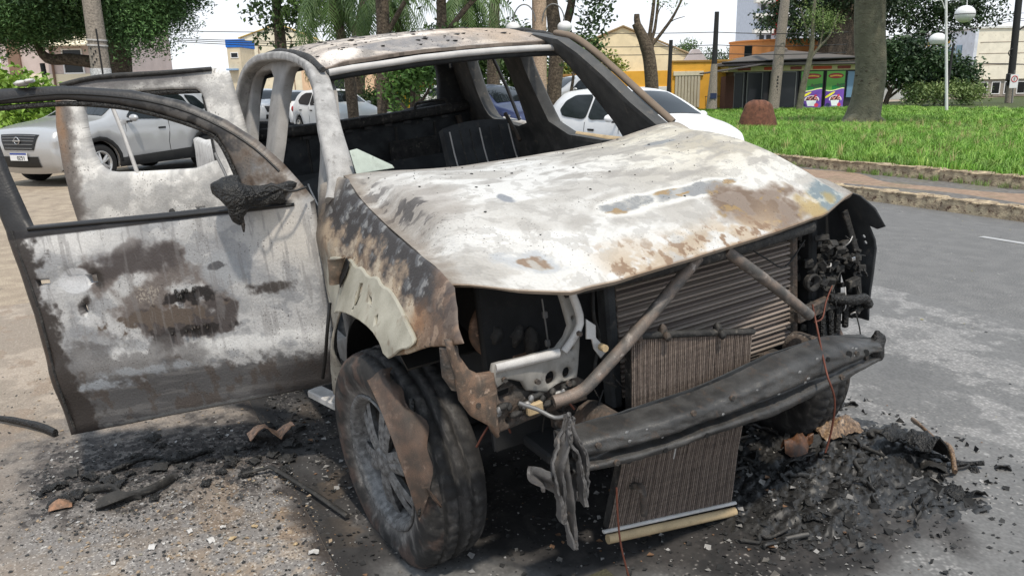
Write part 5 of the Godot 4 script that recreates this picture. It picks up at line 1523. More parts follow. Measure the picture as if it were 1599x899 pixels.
	# mosaic pavement round the square: dark and tan waves of small stones
	var wave := paint(160, 1400, func(u: float, v: float) -> Color:
		var s := u * 1.4
		var r := v * 14.0
		var cell := Vector2(floorf(s / 0.05), floorf(r / 0.05))
		var h := fposmod(sin(cell.x * 12.9898 + cell.y * 78.233) * 43758.5, 1.0)
		var a := s - 0.62 - 0.30 * sin(r * 1.6) - 0.08 * sin(r * 3.9 + 1.0)
		var b := s - 1.12 - 0.16 * sin(r * 1.6 + 2.2)
		var dark := 1.0 if a < -0.24 or (b > 0.0 and b < 0.4) else 0.0
		var c := Color(0.55, 0.455, 0.38).lerp(Color(0.65, 0.55, 0.465), h)
		c = c.lerp(grey(0.34 + 0.12 * h, 0.01), dark)
		var e := minf(minf(fposmod(s / 0.05, 1.0), fposmod(r / 0.05, 1.0)), 1.0 - maxf(fposmod(s / 0.05, 1.0), fposmod(r / 0.05, 1.0)))
		c = c.lerp(Color(0.33, 0.28, 0.23), ss(0.14, 0.04, e) * 0.7)
		return c.lerp(Color(0.42, 0.40, 0.30), ss(0.1, 0.35, fb(s * 200.0, r * 120.0)) * 0.35))
	struct("mosaic_pavement", strip(-8.5, -7.12, -13.0, 1.0, 4, 60, func(r: float, s: float) -> float: return 0.168 + 0.008 * fb(r * 60.0, s * 60.0)), tmat(wave, 0.92))
	var far_m := MB.new()
	for q in [[-70.0, -13.0], [1.0, 30.0]]:
		far_m.st.append_from(strip(-8.5, -7.12, q[0], q[1], 2, 10, func(_r: float, _s: float) -> float: return 0.168), 0, Transform3D.IDENTITY)
	far_m.st.index()
	struct("pavement_run", far_m.st.commit(), M.pave)
	struct("lawn", strip(-60, -8.6, -33, 30, 40, 40, func(r: float, s: float) -> float: return lawn_y(s) + 0.03 * fb(r * 12.0, s * 12.0)), M.soil)
	# worn lane dashes
	for q in [[-1.1, -5.6], [-6.1, -5.6], [-10.6, -5.6]]:
		var st := strip(q[1] - 0.05, q[1] + 0.05, q[0] - 0.85, q[0] + 1.1, 2, 10, func(r: float, s: float) -> float: return road_y(s) + 0.004 + 0.0 * r)
		struct("lane_dash", st, tmat(M.plain, 0.9, 1.0, grey(0.66)))
	# grass
	var mb := MB.new()
	for k in 11:
		var a := k * 2.4
		var root := Vector3(cos(a), 0, sin(a)) * 0.09 * sqrt(k / 11.0)
		var lean := Vector3(cos(a * 1.7), 0, sin(a * 1.7)) * (0.06 + 0.09 * fposmod(k * 0.37, 1.0))
		var h := 0.16 + 0.13 * fposmod(k * 0.61, 1.0)
		var side := Vector3(-sin(a * 1.3), 0, cos(a * 1.3)) * 0.0065
		var m1 := root + lean * 0.35 + Vector3(0, h * 0.62, 0)
		var tip := root + lean + Vector3(0, h * (0.98 - 0.3 * fposmod(k * 0.83, 1.0)), 0)
		mb.quad(root - side, root + side, m1 + side * 0.8, m1 - side * 0.8, 0)
		mb.tri(m1 - side * 0.8, m1 + side * 0.8, tip, 0)
	var at := []
	var tint := []
	for q in [[-8.62, -12.5, -12.0, 4.0, 4600], [-12.5, -19.0, -20.0, 2.0, 6500], [-19.0, -36.0, -32.0, -4.0, 9000], [-8.6, -19.0, -32.0, -12.0, 4500]]:
		for i in int(q[4]):
			var s := rng.randf_range(q[1], q[0])
			var r := rng.randf_range(q[2], q[3])
			var n := fb(r * 60.0, s * 60.0)
			var k := rng.randf_range(0.55, 1.0) * (1.0 + 0.5 * n)
			var wide := 1.0 + 0.045 * maxf(0.0, -s - 10.0)
			at.append(Transform3D(Basis(Vector3.UP, rng.randf() * TAU).scaled(Vector3(wide, k, wide)), rs(r, s, lawn_y(s) - 0.015)))
			var g := rng.randf_range(0.75, 1.25) * (1.0 + 0.6 * n)
			tint.append(Color(0.145, 0.31, 0.035).lerp(Color(0.30, 0.40, 0.09), rng.randf() * rng.randf()) * g)
	for i in 500:
		var s := rng.randf_range(-24.0, -8.7)
		var r := rng.randf_range(-20.0, 3.0)
		at.append(Transform3D(Basis(Vector3.UP, rng.randf() * TAU).scaled(Vector3(0.8, rng.randf_range(1.0, 1.5), 0.8)), rs(r, s, lawn_y(s) - 0.015)))
		tint.append(Color(0.42, 0.38, 0.16) * rng.randf_range(0.7, 1.1))
	for i in 260:
		var s: float = [-8.47, -7.16][i % 2] + rng.randf_range(-0.02, 0.05)
		at.append(Transform3D(Basis(Vector3.UP, rng.randf() * TAU).scaled(Vector3.ONE * rng.randf_range(0.25, 0.5)), rs(rng.randf_range(-11.0, 2.0), s, 0.165 if i % 2 == 0 else 0.03)))
		tint.append(Color(0.16, 0.26, 0.05))
	var gm := M.leaf.duplicate() as StandardMaterial3D
	gm.backlight = Color(0.3, 0.4, 0.12)
	scatter("grass", mb.done(), gm, at, tint)
	build_debris()


func crust(f: Callable, nu: int, nv: int, th := 0.004) -> ArrayMesh:
	return sheet(f, nu, nv, th, Vector3.UP).done()


func build_debris() -> void:
	# heap of clinker by the far wheel, nobody could count its pieces
	var pm := tmat(mottle(512, grey(0.11), grey(0.20, 0.003), 900.0, grey(0.34, 0.01), 0.3, 0.4, 55.0), 0.5, 1.6)
	var o := struct("clinker_heap", strip(-1.5, 0.22, -0.35, 1.35, 190, 190, func(r: float, s: float) -> float: return road_y(s) + pile_y(r, s)), pm)
	tag(o, "black heap of melted clinker on the road before the far wheel", "burnt debris", "", "stuff")
	# crumbs
	var c1 := MB.new()
	for f in [[Vector3(0.5, 0.05, 0.1), Vector3(-0.1, 0.22, 0.4), Vector3(-0.5, 0.0, -0.05)], [Vector3(0.5, 0.05, 0.1), Vector3(-0.5, 0.0, -0.05), Vector3(0.1, 0.12, -0.42)], [Vector3(0.5, 0.05, 0.1), Vector3(0.05, -0.1, 0.0), Vector3(-0.1, 0.22, 0.4)], [Vector3(-0.1, 0.22, 0.4), Vector3(0.05, -0.1, 0.0), Vector3(-0.5, 0.0, -0.05)], [Vector3(-0.5, 0.0, -0.05), Vector3(0.05, -0.1, 0.0), Vector3(0.1, 0.12, -0.42)], [Vector3(0.1, 0.12, -0.42), Vector3(0.05, -0.1, 0.0), Vector3(0.5, 0.05, 0.1)]]:
		c1.face(f, Vector3(0, 0.05, 0))
	var chip := c1.done()
	var at := []
	var tint := []
	for i in 16000:
		var r := rng.randf_range(-1.6, 1.5)
		var s := rng.randf_range(-2.2, 1.1)
		var k := soot_at(r, s)
		if rng.randf() > 0.25 + 0.75 * k - 0.5 * float(s < -1.4):
			continue
		at.append(Transform3D(Basis(Vector3(1, 0.2, 0).normalized(), rng.randf_range(-0.5, 0.5)) * Basis(Vector3.UP, rng.randf() * TAU).scaled(Vector3.ONE * (0.007 + 0.028 * pow(rng.randf(), 4.0))), rs(r, s, road_y(s) + maxf(0.0, pile_y(r, s)) + 0.002)))
		var t := rng.randf()
		tint.append(grey(rng.randf_range(0.01, 0.035)) if t < 0.72 else (grey(rng.randf_range(0.08, 0.3), 0.01) if t < 0.96 else Color(0.16, 0.09, 0.05)))
	scatter("road_cinders", chip, M.tint, at, tint)
	at = []
	tint = []
	for i in 24000:
		var r := rng.randf_range(-2.6, 0.6) if i % 3 else rng.randfn(-0.9, 0.22)
		var s := rng.randf_range(1.12, 2.55)
		var band := exp(-pow((r + 0.92 + 0.14 * (s - 1.0)) / 0.28, 2.0)) * ss(2.25, 1.9, s)
		var z := ss(-1.0, -0.5, r)
		if rng.randf() > 0.10 + 0.9 * maxf(band, z * ss(2.3, 1.7, s)):
			continue
		var big := pow(rng.randf(), 5.0)
		at.append(Transform3D(Basis(Vector3(rng.randf(), 0.3, rng.randf()).normalized(), rng.randf_range(-0.6, 0.6)) * Basis(Vector3.UP, rng.randf() * TAU).scaled(Vector3(1, 0.6, 1) * (0.0038 + 0.019 * big)), rs(r, s, pave_y(r, s) + 0.002)))
		var t := rng.randf()
		var dark := 0.30 + 0.6 * band
		tint.append(grey(rng.randf_range(0.012, 0.05)) if t < dark + 0.12 else (grey(rng.randf_range(0.10, 0.36), 0.01) if t < dark + 0.35 else (Color(0.28, 0.21, 0.14) if t < 0.985 else Color(0.24, 0.22, 0.17))))
	scatter("pavement_cinders", chip, M.tint, at, tint)
	at = []
	tint = []
	for i in 420:
		var r := rng.randf_range(-7.0, 4.0)
		var s := rng.randf_range(-6.9, -1.6)
		at.append(Transform3D(Basis(Vector3.UP, rng.randf() * TAU).scaled(Vector3(1, 0.4, 0.8) * rng.randf_range(0.008, 0.028)), rs(r, s, road_y(s) + 0.003)))
		tint.append([Color(0.30, 0.27, 0.12), Color(0.03, 0.03, 0.03), Color(0.36, 0.35, 0.33)][i % 3])
	scatter("road_litter", chip, M.tint, at, tint)
	# larger bits that can be told apart
	var gy := func(r: float, s: float, up: float) -> Vector3: return rs(r, s, (pave_y(r, s) if s > 1.15 else road_y(s) + maxf(0.0, pile_y(r, s))) + up)
	one("charred_stick", pipe(smooth_path([gy.call(-1.95, 2.36, 0.02), gy.call(-1.78, 2.20, 0.028), gy.call(-1.63, 2.08, 0.025), gy.call(-1.53, 2.02, 0.02)], 4), [0.010, 0.012, 0.014, 0.016, 0.018, 0.019, 0.020, 0.021, 0.021, 0.022, 0.022, 0.022, 0.020], 8, 0.7, Vector3.UP, 0.4), M.char, "charred stick on the pavement left of the open front door", "stick")
	one("bent_strip", pipe([gy.call(-0.68, 1.34, 0.012), gy.call(-0.655, 1.21, 0.03), gy.call(-0.40, 1.10, 0.025), gy.call(-0.17, 1.03, 0.02)], 0.007, 6, 1.6, Vector3.UP, 0.2), M.soot, "thin black strip bent to an L on the pavement edge by the front wheel", "strip")
	one("twisted_strip", pipe(smooth_path([gy.call(-0.86, 1.90, 0.01), gy.call(-0.80, 1.80, 0.03), gy.call(-0.74, 1.76, 0.012), gy.call(-0.70, 1.66, 0.03), gy.call(-0.78, 1.58, 0.02)], 4), 0.018, 7, 0.5, Vector3.UP, 0.6), M.soot, "twisted strip of grey rubber in the ash band below the door", "strip")
	one("twisted_strip", pipe(smooth_path([gy.call(-0.98, 1.80, 0.015), gy.call(-1.0, 1.66, 0.035), gy.call(-0.95, 1.55, 0.015), gy.call(-0.97, 1.42, 0.02)], 4), 0.014, 7, 0.5, Vector3.UP, 0.6), M.char, "black curled strip along the far side of the ash band below the door", "strip")
	one("rubber_tongue", crust(func(u: float, v: float) -> Vector3: return gy.call(-0.70 + 0.09 * (u - 0.5) * sin(PI * minf(v + 0.15, 1.0)), 1.86 - 0.16 * v, 0.008 + 0.02 * sin(PI * v) + 0.012 * cos(6.0 * u)), 8, 14), M.soot, "flat tongue of melted rubber at the near end of the ash band", "melted rubber")
	one("scorched_shell", crust(func(u: float, v: float) -> Vector3: return gy.call(-0.80 + 0.05 * u, 2.02 - 0.08 * v, 0.012 + 0.03 * sin(PI * u) * sin(PI * v) + 0.006 * fb(u * 400.0, v * 400.0)), 8, 8), tmat(M.rust.albedo_texture, 0.8, 5.0, Color(1.6, 1.4, 1.25)), "scorched brown shell of plastic beside the tongue of rubber", "plastic shell")
	one("paper_ash", crust(func(u: float, v: float) -> Vector3: return gy.call(-1.02 + 0.10 * (u - 0.5), 1.24 - 0.20 * v, 0.02 + 0.05 * absf(sin(PI * v * 1.5)) * (0.6 + 0.5 * u) + 0.01 * fb(u * 500.0, v * 500.0)), 8, 12), tmat(M.rust.albedo_texture, 0.8, 5.0, Color(2.0, 1.8, 1.65)), "curled pale brown scrap on the ash below the front door hinge", "scrap")
	for k in 56:
		var r := rng.randfn(-0.90, 0.14)
		var s := rng.randf_range(1.0, 2.05)
		var a := rng.randf() * TAU
		var l := rng.randf_range(0.018, 0.05)
		var fl := one("charred_flake", crust(func(u: float, v: float) -> Vector3: return Vector3((u - 0.5) * l * 1.5, 0.012 + 0.35 * l * sin(PI * u) * (0.4 + 0.6 * v) + 0.012 * fb(u * 300.0 + k * 50.0, v * 300.0), (v - 0.5) * l), 6, 5), M.char if k % 3 else M.soot, "small curled charred flake in the ash band below the front door", "charred flake", "charred flakes on the pavement", gy.call(r, s, 0.0))
		fl.rotation.y = a
	for k in 30:
		var r := rng.randf_range(-0.35, 0.55)
		var s := rng.randf_range(1.15, 2.0)
		var l := rng.randf_range(0.008, 0.022)
		var fl := one("pale_fragment", crust(func(u: float, v: float) -> Vector3: return Vector3((u - 0.5) * l * 1.6, 0.006 + 0.3 * l * sin(PI * u) + 0.008 * fb(u * 300.0 + k * 70.0, v * 300.0), (v - 0.5) * l), 5, 4), M.ash if k % 4 else M.tan, "small pale grey fragment on the pavement before the front wheel", "fragment", "pale fragments on the pavement", gy.call(r, s, 0.0))
		fl.rotation.y = rng.randf() * TAU
	# right-hand heap
	var amber := tmat(mottle(256, Color(0.34, 0.26, 0.19), Color(0.60, 0.50, 0.39), 500.0, Color(0.14, 0.11, 0.10), 0.1, 0.2, 66.0), 0.4, 6.0)
	one("melted_lamp_shell", crust(func(u: float, v: float) -> Vector3: return gy.call(0.36 + 0.13 * (v - 0.5), -0.80 - 0.22 * u, 0.02 + 0.045 * sin(PI * v) * (0.5 + 0.5 * sin(PI * u)) + 0.02 * fb(u * 300.0, v * 300.0)), 12, 10, 0.008), amber, "folded amber brown lamp shell on top of the clinker heap", "lamp shell")
	one("melted_lamp_shell", crust(func(u: float, v: float) -> Vector3: return gy.call(0.40 + 0.10 * (v - 0.5) * sin(PI * minf(1.0, u + 0.1)), -0.58 - 0.16 * u, 0.025 + 0.04 * sin(PI * v) + 0.012 * fb(u * 300.0, v * 300.0 + 90.0)), 10, 8, 0.008), tmat(M.rust.albedo_texture, 0.5, 5.0, Color(1.05, 0.8, 0.6)), "dark brown lens shaped shell beside the bumper beam on the heap", "lamp shell")
	one("tan_fringe", pipe(smooth_path([gy.call(0.50, -1.22, 0.06), gy.call(0.60, -1.14, 0.085), gy.call(0.68, -1.12, 0.06), gy.call(0.76, -1.08, 0.075), gy.call(0.84, -1.0, 0.03)], 5), 0.014, 7, 0.7, Vector3.UP, 0.9), amber, "knobbly tan edge of melted plastic along the far rim of the heap", "melted plastic")
	one("black_flap", crust(func(u: float, v: float) -> Vector3: return gy.call(0.55 + 0.22 * v, -1.08 + 0.14 * u, 0.04 + 0.09 * sin(PI * u * 0.8) * (0.5 + 0.5 * v) + 0.02 * fb(u * 300.0, v * 500.0 + 30.0)), 10, 14, 0.006), M.char, "large black crinkled flap leaning in the heap beside its tan edge", "melted plastic")
	one("grey_plate", crust(func(u: float, v: float) -> Vector3: return gy.call(0.46 + 0.05 * v, -0.50 - 0.14 * u, 0.03 + 0.02 * v), 5, 4), M.soot, "small grey plate on the heap nearest to the fallen cooler", "plate")
	for k in 40:
		var r := rng.randf_range(-0.05, 1.0)
		var s := rng.randf_range(-1.25, -0.05)
		var l := rng.randf_range(0.02, 0.06)
		var fl := one("clinker_flake", crust(func(u: float, v: float) -> Vector3: return Vector3((u - 0.5) * l * 1.8, 0.004 + 0.5 * l * sin(PI * u) * (0.3 + 0.7 * v) + 0.012 * fb(u * 400.0 + k * 50.0, v * 300.0), (v - 0.5) * l), 7, 6), [M.char, M.soot, pm][k % 3], "curled black flake of clinker lying in the heap before the far wheel", "clinker flake", "clinker flakes of the heap", gy.call(r, s, 0.0))
		fl.rotation = Vector3(rng.randf_range(-0.4, 0.4), rng.randf() * TAU, 0)
	for k in 26:
		var r := rng.randf_range(0.05, 0.95)
		var s := rng.randf_range(-1.15, -0.1)
		var a := rng.randf() * TAU
		var pts := []
		for m in 6:
			var t := (m - 2.5) * rng.randf_range(0.018, 0.045)
			pts.append(gy.call(r + t * cos(a) + rng.randf_range(-0.015, 0.015), s + t * sin(a) + rng.randf_range(-0.015, 0.015), 0.008 + 0.02 * float(m % 2) * rng.randf()))
		one("melted_ribbon", pipe(smooth_path(pts, 4), rng.randf_range(0.006, 0.014), 7, rng.randf_range(0.4, 1.0), Vector3.UP, 0.7), [pm, M.soot, M.char][k % 3], "wrinkled black ribbon of melted plastic lying in the heap before the far wheel", "melted plastic", "melted ribbons of the heap")
	at = []
	tint = []
	for i in 900:
		var r := rng.randf_range(-0.25, 1.15)
		var s := rng.randf_range(-1.35, 0.15)
		if pile_y(r, s) < 0.004 and i % 5:
			continue
		at.append(Transform3D(Basis.from_euler(Vector3(rng.randf() * 3.0, rng.randf() * 6.0, rng.randf() * 3.0)).scaled(Vector3(1.0, 1.2, 1.0) * (0.014 + 0.036 * pow(rng.randf(), 3.0))), gy.call(r, s, 0.003)))
		tint.append(grey(rng.randf_range(0.008, 0.03)) if i % 12 else grey(0.14, 0.02))
	scatter("clinker_lumps", chip, M.tint, at, tint)
	# the fallen cooler, wedged between the beam and the road
	var A := [[Vector3(0.645, 0.845, 0.275), Vector3(0.645, 0.735, -0.20)], [Vector3(0.63, 0.595, 0.28), Vector3(0.63, 0.50, -0.19)], [Vector3(0.58, 0.36, 0.31), Vector3(0.60, 0.30, -0.17)], [Vector3(0.545, 0.16, 0.345), Vector3(0.57, 0.075, -0.16)]]
	var cool := thing("fallen_cooler", "rusty fin cooler hanging askew behind the bumper beam with its foot near the road", "radiator")
	cool.transform = truck.transform
	var fc := func(u: float, v: float) -> Vector3:
		var k := clampf(v * 3.0, 0.0, 2.999)
		var i := int(k)
		return (A[i][0] as Vector3).lerp(A[i + 1][0], k - i).lerp((A[i][1] as Vector3).lerp(A[i + 1][1], k - i), u)
	part("core", sheet(fc, 24, 30, 0.03, Vector3.RIGHT).done(), M.soot, cool)
	var ribs := []
	for m in 3:
		ribs.append(tmat(M.fine, 0.75, 3.0, [Color(0.51, 0.455, 0.415), Color(0.58, 0.525, 0.485), Color(0.45, 0.40, 0.37)][m]))
	for k in 62:
		var u := (k + 0.5) / 62.0
		var path := []
		for j in 13:
			path.append(fc.call(u, j / 12.0) + Vector3(0.003 + 0.002 * fb(k * 90.0, j * 60.0), 0, 0.0012 * fb(k * 50.0 + 900.0, j * 40.0)))
		part("tube", pipe(path, 0.0033, 5), ribs[(k * 7 + k / 5) % 3], cool)
	part("top_rail", pipe([A[0][0] + Vector3(0, 0.004, 0.004), (A[0][0] + A[0][1]) / 2 + Vector3(0.004, 0.008, 0), A[0][1] + Vector3(0, 0.004, -0.008)], 0.012, 8, 1.0, Vector3.UP, 0.2), M.soot, cool)
	part("foot_rail", pipe([A[3][0] + Vector3(0.015, -0.02, 0.01), A[3][1] + Vector3(0.015, -0.02, -0.005)], 0.016, 10), M.tan, cool, "pale tan tube along the foot")
	part("foot_plate", pipe([A[3][0] + Vector3(0.008, 0.008, 0.02), A[3][1] + Vector3(0.008, 0.008, -0.015)], 0.006, 6, 1.6), M.ash, cool)
	for q in [[0.03, 0.0], [0.25, -0.01], [0.70, 0.0]]:
		var p: Vector3 = fc.call(q[0], 0.0)
		part("mount", lumpy([[p + Vector3(0.0, 0.018, 0), Vector3(0.016, 0.022, 0.014)], [p + Vector3(0.02, 0.005, 0), Vector3(0.014, 0.014, 0.012)]], 5), M.soot if q[0] > 0.5 else M.rust, cool)
	part("pipe_stub", pipe(smooth_path([fc.call(0.12, 0.74), fc.call(0.12, 0.74) + Vector3(0.06, 0.02, 0.0), fc.call(0.14, 0.86) + Vector3(0.075, 0.0, 0.0)], 4), 0.011, 8, 1.0, Vector3.UP, 0.2), M.rust, cool)
	part("pale_streak", pipe([fc.call(0.42, 0.50) + Vector3(0.007, 0, 0), fc.call(0.42, 0.62) + Vector3(0.007, 0, 0)], 0.003, 5), M.ash, cool)
	tag(one("spill_patch", crust(func(u: float, v: float) -> Vector3: return rs(0.62 + 0.10 * (u - 0.5), 0.50 - 0.12 * v, road_y(0.5 - 0.12 * v) + 0.003 + 0.006 * sin(PI * u) * sin(PI * v)), 6, 6, 0.002), tmat(M.fine, 0.8, 4.0, Color(0.34, 0.33, 0.25)), "small olive grey puddle stain on the black road under the bumper", "stain"), "", "", "", "")


# ---------------------------------------------------------------- parked cars: x forward, y up, z to the car's right, origin between the wheels on the ground
func car(label: String, paint_m: Material, at: Vector3, heading: Vector2, o: Dictionary, group := "cars parked behind the burnt truck") -> Node3D:
	var root := thing("parked_car", label, "car", group, at)
	root.basis = Basis(Vector3(heading.x, 0, heading.y), Vector3.UP, Vector3(-heading.y, 0, heading.x))
	var C: Array = round_poly_open(pl(o.contour), 2)
	var W: float = o.width
	var belt: float = o.belt
	var xf: float = o.front
	var xr: float = o.rear
	var zc := func(x: float, y: float) -> float:
		var z := W * (1.0 - 0.04 * pow((y - 0.62) / 0.4, 2.0))
		if y > belt:
			z = W * (1.0 - 0.04 * pow((belt - 0.62) / 0.4, 2.0)) - (y - belt) * 0.42
		z -= 0.15 * pow(maxf(0.0, (x - xf + 0.95) / 0.95), 2.0) + 0.13 * pow(maxf(0.0, (xr + 0.75 - x) / 0.75), 2.0)
		return z + 0.012 * exp(-pow((y - 0.78) / 0.05, 2.0)) - 0.012 * exp(-pow((y - 0.66) / 0.08, 2.0))
	var side := C.duplicate()
	var y0: float = o.sill
	var R: float = o.wheel
	for wx in [o.axle_r, o.axle_f]:
		side.append(Vector2(wx - R - 0.06, y0))
		for k in 11:
			var a := PI - PI * k / 10.0
			side.append(Vector2(wx + cos(a) * (R + 0.06), maxf(y0, R + sin(a) * (R + 0.06))))
		side.append(Vector2(wx + R + 0.06, y0))
	var bev := 0.05
	var mb := MB.new()
	for s in [1.0, -1.0]:
		panel(side, [], 0.16, func(p: Vector2, w: float) -> Vector3: return Vector3(p.x, p.y, s * (zc.call(p.x, p.y) + w)), 0.08, bev, Rect2(0, 0, 1, 1), true, mb)
	var n := C.size()
	var skin := func(i: float, t: float, lift := 0.0) -> Vector3:
		var k := clampi(int(i), 0, n - 2)
		var p: Vector2 = C[k].lerp(C[k + 1], i - k)
		var d: Vector2 = (C[mini(k + 2, n - 1)] - C[maxi(k - 1, 0)]).normalized()
		var nn := Vector2(-d.y, d.x) * (-1.0 if (-d.y) * (p.x - (xf + xr) / 2) + d.x * (p.y - 0.6) < 0.0 else 1.0)
		p += nn * (0.045 * (1.0 - t * t) + lift - 0.004)
		return Vector3(p.x, p.y, t * (zc.call(p.x, p.y) - bev + 0.004))
	for i in n - 1:
		for k in 8:
			var t0 := -1.0 + k / 4.0
			var t1 := t0 + 0.25
			mb.quad(skin.call(float(i), t0), skin.call(float(i), t1), skin.call(i + 1.0, t1), skin.call(i + 1.0, t0), 0)
	part("body", mb.done(), paint_m, root)
	part("underbody", block(Vector3((xf + xr) / 2, (y0 + 0.5) / 2 + 0.06, 0), Vector3(xf - xr - 0.5, 0.42, W * 2 - 0.34), 0.05), M.black, root)
	# index of the contour point nearest to a place
	var near := func(p: Vector2) -> float:
		var b := 0
		for i in n:
			if C[i].distance_to(p) < C[b].distance_to(p):
				b = i
		return float(b)
	for q in o.screens:
		var a: float = near.call(Vector2(q[1], q[2]))
		var b: float = near.call(Vector2(q[3], q[4]))
		part(q[0], sheet(func(u: float, v: float) -> Vector3: return skin.call(lerpf(a, b, v), lerpf(-q[5], q[5], u) * lerpf(1.0, 0.97, v), 0.010), 10, 6, 0.006, Vector3(0, 1, 0)).done(), M.glass if q[6] == "glass" else M[q[6]], root)
	for s in [1.0, -1.0]:
		for w in o.windows:
			part("side_window", panel(round_poly(pl(w), 2, 0.12), [], 0.2, func(p: Vector2, h: float) -> Vector3: return Vector3(p.x, p.y, s * (zc.call(p.x, p.y) + 0.011 + h)), 0.008, 0.003).done(), M.glass, root)
		for x in o.doors:
			var pth := []
			for k in 6:
				var y := lerpf(y0 + 0.12, belt - 0.02, k / 5.0)
				pth.append(Vector3(x + 0.03 * sin(k), y, s * (zc.call(x, y) + 0.002)))
			part("door_gap", pipe(pth, 0.005, 5), M.black, root)
		for x in o.handles:
			part("door_handle", block(Vector3(x, belt - 0.14, s * (zc.call(x, belt - 0.14) + 0.012)), Vector3(0.17, 0.035, 0.03), 0.012), o.get("handle_m", M.black), root)
		if o.get("cladding", false):
			var cl := pl([o.axle_r + R + 0.05, y0, o.axle_r + R + 0.04, y0 + 0.22, o.axle_f - R - 0.04, y0 + 0.16, o.axle_f - R - 0.05, y0])
			part("sill_cladding", panel(cl, [], 0.2, func(p: Vector2, h: float) -> Vector3: return Vector3(p.x, p.y, s * (zc.call(p.x, p.y) + 0.012 + h)), 0.015, 0.005).done(), M.rubber, root)
			for wx in [o.axle_r, o.axle_f]:
				var ring := []
				for k in 11:
					ring.append(Vector2(wx, R) + Vector2(cos(PI * k / 10.0), sin(PI * k / 10.0)) * (R + 0.13))
				for k in 11:
					ring.append(Vector2(wx, R) + Vector2(cos(PI - PI * k / 10.0), sin(PI - PI * k / 10.0)) * (R + 0.055))
				part("arch_cladding", panel(ring, [], 0.1, func(p: Vector2, h: float) -> Vector3: return Vector3(p.x, p.y, s * (zc.call(p.x, p.y) + 0.013 + h)), 0.02, 0.006).done(), M.rubber, root)
		var mz: float = s * (zc.call(o.mirror, belt) + 0.02)
		var mm := MB.new()
		ball(mm, Vector3(o.mirror - 0.02, belt + 0.07, mz + s * 0.11), Vector3(0.06, 0.065, 0.10))
		part("mirror", mm.done(), paint_m, root)
		part("mirror_foot", block(Vector3(o.mirror, belt + 0.01, mz + s * 0.02), Vector3(0.06, 0.03, 0.10), 0.01), M.black, root)
		var hl := sheet(func(u: float, v: float) -> Vector3:
			var x: float = lerpf(xf - 0.02, xf - o.lamp_len, u)
			var y: float = o.lamp_y + lerpf(-0.07, 0.07, v) * lerpf(1.0, 0.35, u) + 0.10 * u
			return Vector3(x - 0.10 * pow(1.0 - u, 2.0), y, s * (zc.call(x, y) - 0.30 * pow(1.0 - u, 3.0) + 0.012)), 10, 4, 0.02, Vector3(1, 0, s))
		part("headlight", hl.done(), M.lens, root)
		if o.get("fog", false):
			part("fog_lamp", block(Vector3(xf - 0.12, 0.48, s * (W - 0.26)), Vector3(0.1, 0.16, 0.14), 0.04), M.black, root)
		var tl := MB.new()
		ball(tl, Vector3(xr + 0.12, belt - 0.12, s * (zc.call(xr + 0.15, belt - 0.12) - 0.05)), Vector3(0.10, 0.12, 0.09))
		part("tail_lamp", tl.done(), M.redlens, root)
	# grille, lower intake, plate
	var g0: float = near.call(Vector2(xf, o.grille[0]))
	var g1: float = near.call(Vector2(xf, o.grille[1]))
	var gr := part("grille", sheet(func(u: float, v: float) -> Vector3: return skin.call(lerpf(g0, g1, v), lerpf(-1, 1, u) * lerpf(o.grille[2], o.grille[3], v), 0.012), 10, 4, 0.01, Vector3.RIGHT).done(), M.black, root)
	for k in 5:
		var i := lerpf(g0, g1, (k + 0.7) / 5.4)
		var pth := []
		for m in 9:
			pth.append(skin.call(i, lerpf(-0.9, 0.9, m / 8.0) * lerpf(o.grille[2], o.grille[3], (k + 0.7) / 5.4), 0.016))
		part("grille_bar", pipe(pth, 0.008, 5), M.steel, gr)
	var fp: Vector3 = skin.call(lerpf(g0, g1, 0.5), 0.0, 0.03)
	var em := MB.new()
	lathe(em, [Vector2(0.055, -0.008), Vector2(0.068, 0.0), Vector2(0.055, 0.008), Vector2(0.047, 0.0), Vector2(0.055, -0.008)], Transform3D(Basis(Vector3.BACK, -PI / 2), fp), 20)
	bar(em, fp + Vector3(0.004, 0, -0.085), fp + Vector3(0.004, 0, 0.085), 0.012, 0.024)
	part("emblem", em.done(), M.chrome, gr)
	var pp: Vector3 = skin.call(near.call(Vector2(xf, o.plate)), 0.0, 0.03)
	var plate_n := part("number_plate", block(pp, Vector3(0.012, 0.13, 0.40), 0.003), M.white, root)
	part("plate_band", block(pp + Vector3(0.005, 0.05, 0), Vector3(0.008, 0.028, 0.385), 0.001), mat(Color(0.10, 0.22, 0.55), 0.4), plate_n)
	if o.get("plate_text", ""):
		var tx := TextMesh.new()
		tx.text = o.plate_text
		tx.font_size = 32
		tx.pixel_size = 0.0026
		tx.depth = 0.003
		var ti := part("plate_text", tx, M.black, plate_n)
		ti.transform = Transform3D(Basis(Vector3.UP, PI / 2), pp + Vector3(0.0085, -0.015, -0.06))
	# wheels
	var ty := MB.new()
	lathe(ty, [Vector2(R * 0.64, -0.09), Vector2(R * 0.93, -0.10), Vector2(R, -0.07), Vector2(R, 0.07), Vector2(R * 0.93, 0.10), Vector2(R * 0.64, 0.09)], Transform3D.IDENTITY, 28)
	var tyre := ty.done()
	var rb := MB.new()
	lathe(rb, [Vector2(R * 0.56, 0.02), Vector2(R * 0.60, 0.06), Vector2(R * 0.66, 0.092), Vector2(R * 0.64, 0.10), Vector2(R * 0.58, 0.085), Vector2(R * 0.54, 0.02)], Transform3D.IDENTITY, 28)
	for k in 5:
		for d in [-0.16, 0.16]:
			var a: float = TAU * k / 5.0 + d
			bar(rb, Vector3(cos(a) * 0.03, 0.085, sin(a) * 0.03), Vector3(cos(a) * R * 0.6, 0.068, sin(a) * R * 0.6), 0.035, 0.03)
